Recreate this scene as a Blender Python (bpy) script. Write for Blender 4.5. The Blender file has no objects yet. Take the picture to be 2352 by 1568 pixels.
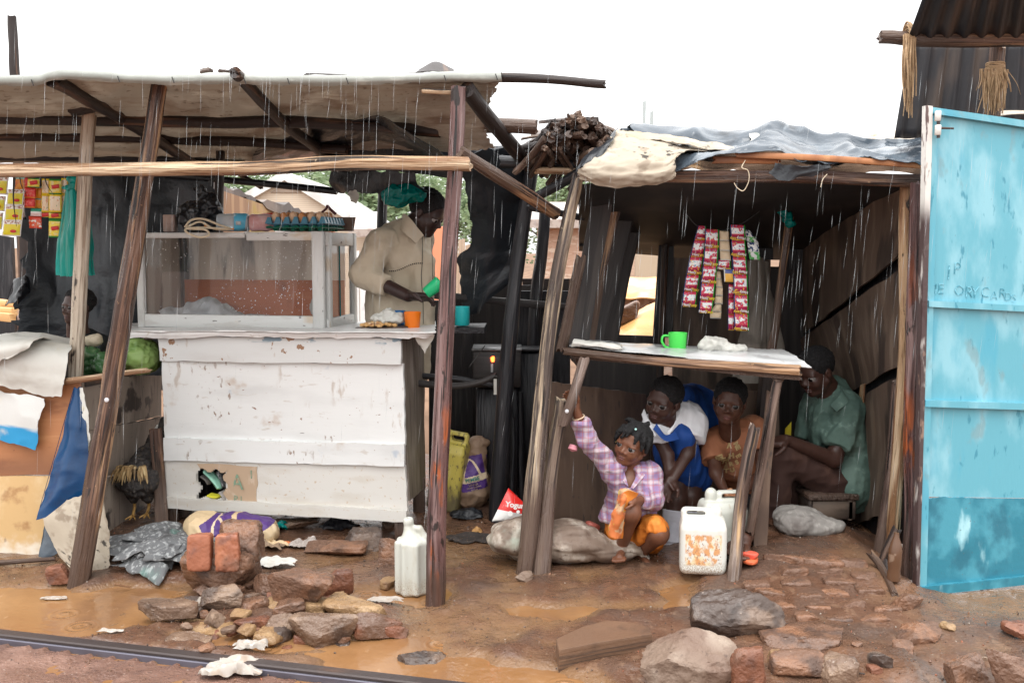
import bpy, bmesh, math, random
import numpy as np
from mathutils import Vector, Matrix
random.seed(7)
RNG = np.random.default_rng(7)
sc = bpy.context.scene
C = sc.collection
# ------------------------------------------------------------------ camera
PITCH = math.radians(5.23)
CAM_H = 1.40
FPX = 35 / 36 * 2352
cam = bpy.data.objects.new("camera", bpy.data.cameras.new("camera"))
C.objects.link(cam)
cam.data.lens = 35
cam.data.sensor_width = 36
cam.data.clip_start = 0.05
cam.data.clip_end = 600
cam.location = (0, 0, CAM_H)
cam.rotation_euler = (math.radians(90) - PITCH, 0, 0)
sc.camera = cam
# ------------------------------------------------------------------ overcast sky, soft sun, exposure
w = bpy.data.worlds.new("World")
sc.world = w
w.use_nodes = True
nt = w.node_tree
nt.nodes.clear()
SUN_EL, SUN_AZ = math.radians(68), math.radians(200)
sky = nt.nodes.new("ShaderNodeTexSky")
sky.sky_type = 'NISHITA'
sky.sun_disc = False
sky.sun_elevation = SUN_EL
sky.sun_rotation = SUN_AZ
sky.air_density = 1.0
sky.dust_density = 4.0
hs = nt.nodes.new("ShaderNodeHueSaturation")
hs.inputs['Saturation'].default_value = 0.10
bg = nt.nodes.new("ShaderNodeBackground")
bg.inputs['Strength'].default_value = 0.15
wo = nt.nodes.new("ShaderNodeOutputWorld")
nt.links.new(sky.outputs[0], hs.inputs['Color'])
ov = nt.nodes.new("ShaderNodeMix")          # a closed cloud layer evens the sky out
ov.data_type = 'RGBA'
ov.inputs['Factor'].default_value = 0.85
tc = nt.nodes.new("ShaderNodeTexCoord")      # an overcast sky is brightest overhead
sx = nt.nodes.new("ShaderNodeSeparateXYZ")
nt.links.new(tc.outputs['Generated'], sx.inputs[0])
zr = nt.nodes.new("ShaderNodeMapRange")
zr.inputs['From Min'].default_value, zr.inputs['From Max'].default_value = 0.0, 1.0
zr.inputs['To Min'].default_value, zr.inputs['To Max'].default_value = 6.2, 15.5
nt.links.new(sx.outputs['Z'], zr.inputs['Value'])
cc = nt.nodes.new("ShaderNodeCombineColor")
for k in range(3): nt.links.new(zr.outputs[0], cc.inputs[k])
nt.links.new(cc.outputs[0], ov.inputs['B'])
nt.links.new(hs.outputs[0], ov.inputs['A'])
nt.links.new(ov.outputs['Result'], bg.inputs[0])
nt.links.new(bg.outputs[0], wo.inputs[0])
sl = bpy.data.lights.new("sun", 'SUN')
sl.energy = 0.8
sl.angle = math.radians(28)
sl.color = (1, .97, .93)
so = bpy.data.objects.new("sun", sl)
C.objects.link(so)
# the sun stands high behind the camera, a little to the left
sd = Vector((math.sin(SUN_AZ) * math.cos(SUN_EL), math.cos(SUN_AZ) * math.cos(SUN_EL), math.sin(SUN_EL)))
so.rotation_euler = sd.to_track_quat('Z', 'Y').to_euler()
so.location = sd * 50
vs = sc.view_settings
sc.display_settings.display_device = 'sRGB'
vs.view_transform = 'Standard'
vs.look = 'None'
vs.exposure = 0.82
vs.gamma = 1
sc.cycles.use_denoising = True
sc.cycles.denoising_input_passes = 'RGB_ALBEDO_NORMAL'
sc.cycles.denoising_prefilter = 'NONE'
sc.cycles.max_bounces = 8
sc.cycles.diffuse_bounces = 2
sc.cycles.glossy_bounces = 3
sc.cycles.transmission_bounces = 6
sc.cycles.transparent_max_bounces = 12
sc.cycles.caustics_reflective = False
sc.cycles.caustics_refractive = False
sc.cycles.sample_clamp_indirect = 6
# ------------------------------------------------------------------ where things stand
CP, SP = math.cos(PITCH), math.sin(PITCH)
def A(*v): return np.array(v, float)
def P(x, y, Y):
    dx, dy = (x - 1176) / FPX, (784 - y) / FPX
    t = Y / (CP + dy * SP)
    return A(dx * t, Y, CAM_H + t * (dy * CP - SP))
def G(x, y, z=0.0):
    dx, dy = (x - 1176) / FPX, (784 - y) / FPX
    t = (z - CAM_H) / (dy * CP - SP)
    return A(dx * t, t * (CP + dy * SP), z)
def unit(v):
    v = np.asarray(v, float)
    n = np.linalg.norm(v)
    return v / n if n > 1e-9 else v
# ------------------------------------------------------------------ noise on arrays
def _h(ix, iy, iz, s):
    n = (ix * 374761393 + iy * 668265263 + iz * 2147483647 + s * 1274126177) & 0xffffffff
    n = ((n ^ (n >> 13)) * 1274126177) & 0xffffffff
    n = ((n ^ (n >> 16)) * 2246822519) & 0xffffffff
    return ((n ^ (n >> 15)) & 0xffff) / 32767.5 - 1
def vn(p, s=0):
    p = np.asarray(p, float)
    i = np.floor(p).astype(np.int64)
    f = p - i
    f = f * f * f * (f * (f * 6 - 15) + 10)
    r = 0
    for a in (0, 1):
        for b in (0, 1):
            for c in (0, 1):
                wgt = (f[..., 0] if a else 1 - f[..., 0]) * (f[..., 1] if b else 1 - f[..., 1]) * (f[..., 2] if c else 1 - f[..., 2])
                r = r + wgt * _h(i[..., 0] + a, i[..., 1] + b, i[..., 2] + c, s)
    return r
def fbm(p, s=0, o=4, g=.5):
    p = np.asarray(p, float)
    r, a = 0, 1
    for k in range(o):
        r = r + a * vn(p * 2.03 ** k + k * 17.3, s + k)
        a *= g
    return r
def ridge(p, s=0, o=3):
    r, a = 0, 1
    p = np.asarray(p, float)
    for k in range(o):
        r = r + a * (1 - 2 * np.abs(vn(p * 2.1 ** k + k * 9.1, s + k)))
        a *= .5
    return r
def worley(p, s=0):
    p = np.asarray(p, float)
    i = np.floor(p).astype(np.int64)
    best = np.full(p.shape[:-1], 9.0)
    for a in (-1, 0, 1):
        for b in (-1, 0, 1):
            for c in (-1, 0, 1):
                j = i + np.array([a, b, c])
                o = np.stack([_h(j[..., 0], j[..., 1], j[..., 2], s + 31 * k) * .5 + .5 for k in range(3)], -1)
                best = np.minimum(best, ((j + o - p) ** 2).sum(-1))
    return np.sqrt(best)
# ------------------------------------------------------------------ objects
ORG = {}
def tag(o, label=None, cat=None, group=None, kind=None):
    for k, v in (('label', label), ('category', cat), ('group', group), ('kind', kind)):
        if v: o[k] = v
    return o
def thing(name, label, cat, loc, group=None):
    o = bpy.data.objects.new(name, None)
    o.empty_display_size = .05
    C.objects.link(o)
    o.location = tuple(loc)
    ORG[o.name] = np.asarray(loc, float)
    return tag(o, label, cat, group)
def mk(name, V, F, m, parent=None, wc=None, smooth=True, base=None, midx=None, sharp=50):
    V = np.asarray(V, float)
    if parent is not None: o0 = ORG[parent.name]
    elif base is not None: o0 = np.asarray(base, float)
    else: o0 = A((V[:, 0].min() + V[:, 0].max()) / 2, (V[:, 1].min() + V[:, 1].max()) / 2, V[:, 2].min())
    me = bpy.data.meshes.new(name)
    F = F.tolist() if hasattr(F, 'tolist') else F
    me.from_pydata((V - o0).tolist(), [], F)
    if wc is None:
        wc = V - o0 + A(random.uniform(0, 40), random.uniform(0, 40), 0)
    at = me.attributes.new('wc', 'FLOAT_VECTOR', 'POINT')
    at.data.foreach_set('vector', np.asarray(wc, np.float32).ravel())
    for q in (m if isinstance(m, (list, tuple)) else [m]): me.materials.append(q)
    if midx is not None: me.polygons.foreach_set('material_index', np.asarray(midx, np.int32))
    if smooth:
        me.polygons.foreach_set('use_smooth', np.ones(len(me.polygons), bool))
        if sharp: me.set_sharp_from_angle(angle=math.radians(sharp))
    me.update()
    o = bpy.data.objects.new(name, me)
    C.objects.link(o)
    ORG[o.name] = o0
    if parent is None: o.location = tuple(o0)
    else: o.parent = parent
    return o
def dup(o, loc=None, rot=None, parent=None, label=None, scale=None):
    c = o.copy(); C.objects.link(c); c.parent = parent
    if loc is not None: c.location = tuple(loc)
    if rot is not None: c.rotation_euler = rot
    if scale is not None: c.scale = scale
    if label: c['label'] = label
    for ch in o.children: dup(ch, parent=c)
    return c
def join(*parts):
    V, F, Wc, n = [], [], [], 0
    for p in parts:
        V.append(np.asarray(p[0])); F += [[i + n for i in f] for f in (p[1].tolist() if hasattr(p[1], 'tolist') else p[1])]
        if len(p) > 2: Wc.append(p[2])
        n += len(p[0])
    return np.concatenate(V), F, (np.concatenate(Wc) if len(Wc) == len(parts) else None)
# ------------------------------------------------------------------ materials
def L(c, s, lo, hi, f=1.0, k='n', d=5, amp=0.0, ax=2, m=None, dist=0.0):
    return dict(c=c, s=s, lo=lo, hi=hi, f=f, k=k, d=d, amp=amp, ax=ax, m=m, dist=dist)
def mat(name, c, lay=(), rough=.6, spec=.5, bump=None, metal=0, trans=0, alpha=1, emit=None, coat=0, rl=None, ior=1.45, bump2=None, sheen=0, sss=0, alay=None, transl=0):
    ma = bpy.data.materials.new(name)
    ma.use_nodes = True
    t = ma.node_tree
    N, K = t.nodes, t.links
    b = N['Principled BSDF']
    at = N.new('ShaderNodeAttribute'); at.attribute_name = 'wc'
    def tex(s, d, k='n', dist=0.0):
        mp = N.new('ShaderNodeMapping')
        mp.inputs['Scale'].default_value = s if isinstance(s, (tuple, list)) else (s, s, s)
        K.new(at.outputs['Vector'], mp.inputs[0])
        if k == 'v':
            x = N.new('ShaderNodeTexVoronoi'); x.inputs['Scale'].default_value = 1
            K.new(mp.outputs[0], x.inputs['Vector']); return x.outputs['Distance']
        if k in ('w', 'wx'):
            x = N.new('ShaderNodeTexWave'); x.inputs['Scale'].default_value = 1; x.bands_direction = 'Z' if k == 'w' else 'X'
            x.inputs['Distortion'].default_value = dist
            K.new(mp.outputs[0], x.inputs['Vector']); return x.outputs['Fac']
        if k == 'r':       # rings spreading from falling drops
            x = N.new('ShaderNodeTexVoronoi'); x.inputs['Scale'].default_value = 1
            K.new(mp.outputs[0], x.inputs['Vector']); dd = x.outputs['Distance']
            return mth('MULTIPLY', mth('SINE', mth('MULTIPLY', dd, 46), 0), rng(dd, .42, .05))
        if k == 'b':
            x = N.new('ShaderNodeTexVoronoi'); x.inputs['Scale'].default_value = 1
            K.new(mp.outputs[0], x.inputs['Vector'])
            return x.outputs['Color']
        x = N.new('ShaderNodeTexNoise'); x.inputs['Scale'].default_value = 1; x.inputs['Detail'].default_value = d
        x.inputs['Distortion'].default_value = dist
        K.new(mp.outputs[0], x.inputs['Vector']); return x.outputs['Fac']
    def rng(v, lo, hi, f=1.0, t0=0.0):
        if lo > hi: lo, hi, f, t0 = hi, lo, t0, f
        r = N.new('ShaderNodeMapRange'); r.interpolation_type = 'SMOOTHSTEP'
        r.inputs['From Min'].default_value = lo; r.inputs['From Max'].default_value = hi
        r.inputs['To Min'].default_value = t0; r.inputs['To Max'].default_value = f
        K.new(v, r.inputs['Value']); return r.outputs[0]
    def mth(op, a, b_):
        q = N.new('ShaderNodeMath'); q.operation = op
        for i, v in ((0, a), (1, b_)):
            if isinstance(v, (int, float)): q.inputs[i].default_value = v
            else: K.new(v, q.inputs[i])
        return q.outputs[0]
    def fac(l):
        if l['k'] == 'g':
            sp = N.new('ShaderNodeSeparateXYZ'); K.new(at.outputs['Vector'], sp.inputs[0])
            v = sp.outputs[l['ax']]
            if l['amp']: v = mth('ADD', v, mth('MULTIPLY', mth('SUBTRACT', tex(l['s'], l['d']), .5), l['amp']))
        else: v = tex(l['s'], l['d'], l['k'], l['dist'])
        lo, hi, f0, f1 = l['lo'], l['hi'], 0.0, l['f']
        if lo > hi: lo, hi, f0, f1 = hi, lo, l['f'], 0.0
        r = rng(v, lo, hi, f1, f0)
        if l['m']: r = mth('MULTIPLY', r, fac(l['m']))
        return r
    cur = None
    for l in lay:
        mx = N.new('ShaderNodeMix'); mx.data_type = 'RGBA'
        if cur is None: mx.inputs['A'].default_value = (*c, 1)
        else: K.new(cur, mx.inputs['A'])
        mx.inputs['B'].default_value = (*l['c'], 1)
        K.new(fac(l), mx.inputs['Factor'])
        cur = mx.outputs['Result']
    if cur is None: b.inputs['Base Color'].default_value = (*c, 1)
    else: K.new(cur, b.inputs['Base Color'])
    b.inputs['Roughness'].default_value = rough
    if rl: K.new(rng(tex(rl[0], 4), rl[1], rl[2], rl[4], rl[3]), b.inputs['Roughness'])
    b.inputs['Specular IOR Level'].default_value = spec
    b.inputs['Metallic'].default_value = metal
    b.inputs['Transmission Weight'].default_value = trans
    b.inputs['IOR'].default_value = ior
    b.inputs['Coat Weight'].default_value = coat
    b.inputs['Alpha'].default_value = alpha
    if alay: K.new(fac(alay), b.inputs['Alpha'])
    if sheen: b.inputs['Sheen Weight'].default_value = sheen
    if sss:
        b.inputs['Subsurface Weight'].default_value = sss
        b.inputs['Subsurface Radius'].default_value = (.01, .004, .002)
    if emit:
        b.inputs['Emission Color'].default_value = (*emit[0], 1)
        b.inputs['Emission Strength'].default_value = emit[1]
    prev = None
    for bp in (bump, bump2):
        if not bp: continue
        bn = N.new('ShaderNodeBump')
        bn.inputs['Strength'].default_value = bp[0]
        bn.inputs['Distance'].default_value = bp[2]
        K.new(tex(bp[1], 6, bp[3] if len(bp) > 3 else 'n'), bn.inputs['Height'])
        if prev: K.new(prev, bn.inputs['Normal'])
        prev = bn.outputs[0]
    if prev: K.new(prev, b.inputs['Normal'])
    if transl:
        tr = N.new('ShaderNodeBsdfTranslucent'); ms = N.new('ShaderNodeMixShader'); ms.inputs[0].default_value = transl
        if cur is None: tr.inputs[0].default_value = (*c, 1)
        else: K.new(cur, tr.inputs[0])
        K.new(b.outputs[0], ms.inputs[1]); K.new(tr.outputs[0], ms.inputs[2])
        K.new(ms.outputs[0], N['Material Output'].inputs[0])
    return ma
# ------------------------------------------------------------------ shapes: poles, boards, panels, sheets, stones
def frame(d, up=(0, 0, 1)):
    d = unit(d)
    u = np.asarray(up, float)
    if abs(np.dot(d, u)) > .98: u = A(0, 1, 0)
    x = unit(np.cross(u, d)); y = np.cross(d, x)
    return x, y, d
def tube(pts, rad, n=12, square=0, lump=0.0, seed=0, roll=0.0, cap=True, flat=1.0, up=(0, 0, 1), rough_end=0.0):
    pts = np.asarray(pts, float)
    m = len(pts)
    rad = np.broadcast_to(np.asarray(rad, float), (m,))
    T = np.gradient(pts, axis=0) if m > 2 else np.repeat((pts[1] - pts[0])[None], 2, 0)
    s = np.concatenate([[0], np.cumsum(np.linalg.norm(np.diff(pts, axis=0), axis=1))])
    th = np.arange(n) / n * 2 * math.pi + roll
    cs, sn = np.cos(th), np.sin(th)
    if square:
        e = 2 / (2 + square)
        cs, sn = np.sign(cs) * np.abs(cs) ** e, np.sign(sn) * np.abs(sn) ** e
    V, Wc = [], []
    o = A(random.uniform(0, 30), random.uniform(0, 30), 0)
    x, y, d = frame(T[0], up)
    for i in range(m):
        d = unit(T[i]); x = unit(x - d * np.dot(x, d)); y = np.cross(d, x)
        r = np.full(n, rad[i])
        if lump:
            q = np.stack([np.cos(th) * .9 + seed * 3.1, np.sin(th) * .9, np.full(n, s[i] * 5)], 1)
            q2 = np.stack([np.cos(th) * 3 + seed * 3.1, np.sin(th) * 3, np.full(n, s[i] * 4 + 50)], 1)
            r = r * (1 + lump * (vn(q, seed) + .5 * vn(q2, seed + 5)))
        e_ = 0
        if rough_end and i in (0, m - 1): e_ = rough_end * vn(np.stack([cs * 2.2, sn * 2.2, np.full(n, seed + i * 1.)], 1), seed)
        V.append(pts[i] + (x * (cs * r)[:, None] + y * (sn * r)[:, None] * flat) + d * np.asarray(e_).reshape(-1, 1))
        Wc.append(np.stack([cs * rad[i], sn * rad[i], np.full(n, s[i])], 1) + o)
    V = np.concatenate(V); Wc = np.concatenate(Wc)
    F = []
    for i in range(m - 1):
        for k in range(n):
            k2 = (k + 1) % n
            F.append([i * n + k, i * n + k2, (i + 1) * n + k2, (i + 1) * n + k])
    if cap:
        for i, rev in ((0, True), (m - 1, False)):
            ci = len(V)
            V = np.concatenate([V, V[i * n:(i + 1) * n].mean(0)[None]])
            Wc = np.concatenate([Wc, Wc[i * n:(i + 1) * n].mean(0)[None] + A(0, 0, .02)])
            for k in range(n):
                k2 = (k + 1) % n
                F.append([ci, i * n + k2, i * n + k] if rev else [ci, i * n + k, i * n + k2])
    return V, F, Wc
def spl(pts, n):
    pts = np.asarray(pts, float)
    if len(pts) == 2: return pts[0] + (pts[1] - pts[0]) * np.linspace(0, 1, n).reshape((-1,) + (1,) * (pts.ndim - 1))
    t = np.linspace(0, len(pts) - 1, n)
    i = np.clip(t.astype(int), 0, len(pts) - 2)
    f = (t - i).reshape((-1,) + (1,) * (pts.ndim - 1))
    g = lambda k: pts[np.clip(k, 0, len(pts) - 1)]
    a, b, c, d = g(i - 1), g(i), g(i + 1), g(i + 2)
    a = np.where((i == 0).reshape(f.shape), 2 * b - c, a)
    d = np.where((i == len(pts) - 2).reshape(f.shape), 2 * c - b, d)
    return .5 * (2 * b + (c - a) * f + (2 * a - 5 * b + 4 * c - d) * f ** 2 + (3 * b - a - 3 * c + d) * f ** 3)
def pole(name, pts, r0, r1, m, label=None, cat=None, parent=None, n=14, wob=.006, lump=.10, seed=None, square=0, group=None, roll=0, flat=1.0, rough_end=.012, up=(0, 0, 1)):
    seed = random.randint(1, 900) if seed is None else seed
    pts = np.asarray(pts, float)
    ln = np.linalg.norm(np.diff(pts, axis=0), axis=1).sum()
    k = max(4, int(ln / .035))
    q = spl(pts, k)
    s = np.linspace(0, ln, k)
    wv = np.stack([vn(np.stack([s * 2.2, s * 0 + seed * 1.7, s * 0 + j * 9.3], 1), seed) for j in range(3)], 1)
    q = q + wv * wob * np.minimum(1, np.minimum(s, ln - s) / .15 + .15)[:, None]
    V, F, Wc = tube(q, np.linspace(r0, r1, k), n, square, lump, seed, roll, True, flat, up, rough_end)
    o = mk(name, V, F, m, parent, Wc, base=None if parent is not None else pts[0])
    if parent is None: tag(o, label, cat, group)
    return o
def box(c, h, R=None, bev=.004):
    """a bevelled box: V, F, Wc (long axis along wc z)"""
    c, h = np.asarray(c, float), np.asarray(h, float)
    bev = min(bev, h.min() * .45)
    pts, F = [], []
    sg = [-1, 1]
    idx = {}
    for a in sg:
        for b in sg:
            for d in sg:
                for ax in range(3):
                    p = A(a, b, d) * (h - bev)
                    p[ax] = (a, b, d)[ax] * h[ax]
                    idx[(a, b, d, ax)] = len(pts); pts.append(p)
    for ax in range(3):
        o = [i for i in range(3) if i != ax]
        for s in sg:
            q = []
            for (u, v) in ((-1, -1), (1, -1), (1, 1), (-1, 1)):
                k = [0, 0, 0]; k[ax] = s; k[o[0]] = u; k[o[1]] = v
                q.append(idx[(*k, ax)])
            F.append(q)
    for ax in range(3):
        o = [i for i in range(3) if i != ax]
        for u in sg:
            for v in sg:
                k0, k1 = [0] * 3, [0] * 3
                k0[ax], k1[ax] = -1, 1
                for k in (k0, k1): k[o[0]] = u; k[o[1]] = v
                F.append([idx[(*k0, o[0])], idx[(*k1, o[0])], idx[(*k1, o[1])], idx[(*k0, o[1])]])
    for a in sg:
        for b in sg:
            for d in sg: F.append([idx[(a, b, d, 0)], idx[(a, b, d, 1)], idx[(a, b, d, 2)]])
    V = np.array(pts)
    # orient the faces outward
    for f in F:
        n_ = np.cross(V[f[1]] - V[f[0]], V[f[2]] - V[f[0]])
        if np.dot(n_, V[f].mean(0)) < 0: f.reverse()
    la = int(np.argmax(h))
    Wc = V.copy()
    if la != 2: Wc = V[:, [i for i in range(3) if i != la] + [la]]
    Wc = Wc + A(random.uniform(0, 30), random.uniform(0, 30), h[la])
    if R is not None: V = V @ np.asarray(R).T
    return V + c, F, Wc
def slab(cs, t, nu=8, nv=8, warp=.004, seed=None, rag=0.0, grain='v', nrm=None):
    """a panel between four corners (lower left, lower right, upper right, upper left), t thick behind its face"""
    seed = random.randint(1, 900) if seed is None else seed
    a, b, c, d = [np.asarray(q, float) for q in cs]
    u, v = np.meshgrid(np.linspace(0, 1, nu + 1), np.linspace(0, 1, nv + 1))
    u_, v_ = u[..., None], v[..., None]
    g = (a * (1 - u_) + b * u_) * (1 - v_) + (d * (1 - u_) + c * u_) * v_
    n = unit(np.cross(b - a, d - a)) if nrm is None else unit(nrm)
    W, H = np.linalg.norm(b - a), np.linalg.norm(d - a)
    wq = np.stack([u * W, v * H, u * 0], -1)
    g = g + n * (warp * fbm(wq * 3.1 + seed, seed, 2))[..., None]
    if rag:
        ed = np.stack([vn(wq * 25 + seed, seed + 1), vn(wq * 25 + 9 + seed, seed + 2)], -1) * rag
        mu = ((u == 0) | (u == 1))[..., None]; mv = ((v == 0) | (v == 1))[..., None]
        g = g + mu * ed[..., :1] * unit(b - a) + mv * ed[..., 1:] * unit(d - a)
    wc = np.stack([u * W, v * 0, v * H], -1) if grain == 'v' else np.stack([v * H, v * 0, u * W], -1)
    wc = wc + A(random.uniform(0, 30), random.uniform(0, 30), 0)
    return thick(g, t, wc, n)
def thick(g, t, wc, n=None):
    m, k = g.shape[:2]
    if n is None:
        du = np.gradient(g, axis=1); dv = np.gradient(g, axis=0)
        n = np.cross(du, dv)
        n = n / (np.linalg.norm(n, axis=-1, keepdims=True) + 1e-9)
    V = np.concatenate([g.reshape(-1, 3), (g - n * t).reshape(-1, 3)])
    Wc = np.concatenate([wc.reshape(-1, 3), wc.reshape(-1, 3) + A(0, t, 0)])
    I = np.arange(m * k).reshape(m, k)
    q = np.stack([I[:-1, :-1], I[:-1, 1:], I[1:, 1:], I[1:, :-1]], -1).reshape(-1, 4)
    F = np.concatenate([q, q[:, ::-1] + m * k]).tolist()
    rim = list(I[0, :]) + list(I[1:, -1]) + list(I[-1, -2::-1]) + list(I[-2:0, 0])
    for i in range(len(rim)):
        a, b = int(rim[i]), int(rim[(i + 1) % len(rim)])
        F.append([b, a, a + m * k, b + m * k])
    return V, F, Wc
def sheet(rows, nu, nv, t=.003, wr=.01, ws=6, seed=None, rag=0.0, fine=0.0, stretch=(1, 1)):
    """cloth, plastic or tin through a net of points; wrinkles follow ridged noise"""
    seed = random.randint(1, 900) if seed is None else seed
    R = np.asarray(rows, float)
    R = spl(R, nv)
    R = np.stack([spl(R[i], nu) for i in range(nv)])
    du = np.gradient(R, axis=1); dv = np.gradient(R, axis=0)
    n = np.cross(du, dv); n = n / (np.linalg.norm(n, axis=-1, keepdims=True) + 1e-9)
    lu = np.concatenate([[0], np.cumsum(np.linalg.norm(du[nv // 2, 1:], axis=-1))])
    lv = np.concatenate([[0], np.cumsum(np.linalg.norm(dv[1:, nu // 2], axis=-1))])
    U, Vv = np.meshgrid(lu, lv)
    q = np.stack([U * stretch[0], Vv * stretch[1], U * 0], -1)
    if wr: R = R + n * (wr * (ridge(q * ws + seed, seed, 2) * .6 + .5 * fbm(q * ws * .6 + seed + 7, seed + 3, 3)))[..., None]
    if fine: R = R + n * (fine * fbm(q * ws * 5 + seed, seed + 11, 3))[..., None]
    if rag:
        e = rag * np.stack([fbm(q * 22 + 3, seed + 1, 3), fbm(q * 22 + 8, seed + 2, 3)], -1)
        mk_ = np.zeros(U.shape); mk_[0] = mk_[-1] = 1; mk_[:, 0] = mk_[:, -1] = 1
        mk_[1] = np.maximum(mk_[1], .5); mk_[-2] = np.maximum(mk_[-2], .5)
        R = R + (du / (np.linalg.norm(du, axis=-1, keepdims=True) + 1e-9)) * (e[..., :1] * mk_[..., None]) + (dv / (np.linalg.norm(dv, axis=-1, keepdims=True) + 1e-9)) * (e[..., 1:] * mk_[..., None])
    wc = np.stack([U, U * 0, Vv], -1) + A(random.uniform(0, 30), random.uniform(0, 30), 0)
    return thick(R, t, wc)
_CS = {}
def cubesphere(n):
    if n in _CS: return _CS[n]
    bm = bmesh.new()
    bmesh.ops.create_cube(bm, size=2)
    bmesh.ops.subdivide_edges(bm, edges=bm.edges[:], cuts=n, use_grid_fill=True)
    V = np.array([v.co[:] for v in bm.verts]); F = [[v.index for v in f.verts] for f in bm.faces]
    bm.free()
    _CS[n] = (V, F)
    return _CS[n]
def rotm(rx, ry, rz): return np.array(Matrix.Rotation(math.radians(rz), 3, 'Z') @ Matrix.Rotation(math.radians(ry), 3, 'Y') @ Matrix.Rotation(math.radians(rx), 3, 'X'))
def stone(size, boxy=4, cuts=5, seed=1, amp=.06, n=14, rot=(0, 0, 0), fine=.02, cutd=(.62, .95)):
    V, F = cubesphere(n)
    e = boxy
    r = (np.abs(V) ** e).sum(1) ** (1 / e)
    v = V / r[:, None]
    rg = np.random.default_rng(seed)
    for k in range(cuts):
        d = rg.normal(size=3); d /= np.linalg.norm(d)
        h = rg.uniform(*cutd)
        s = v @ d - h
        v = v - np.where(s > 0, s, 0)[:, None] * d * .93
    hs_ = np.asarray(size, float) / 2
    dn = v / np.linalg.norm(v, axis=1, keepdims=True)
    v = v * hs_
    sc_ = hs_.mean()
    v = v + dn * sc_ * (amp * fbm(v / sc_ * 1.6 + seed, seed, 3) + fine * ridge(v / sc_ * 6 + seed, seed + 4, 3))[:, None]
    return v @ rotm(*rot).T, F
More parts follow.
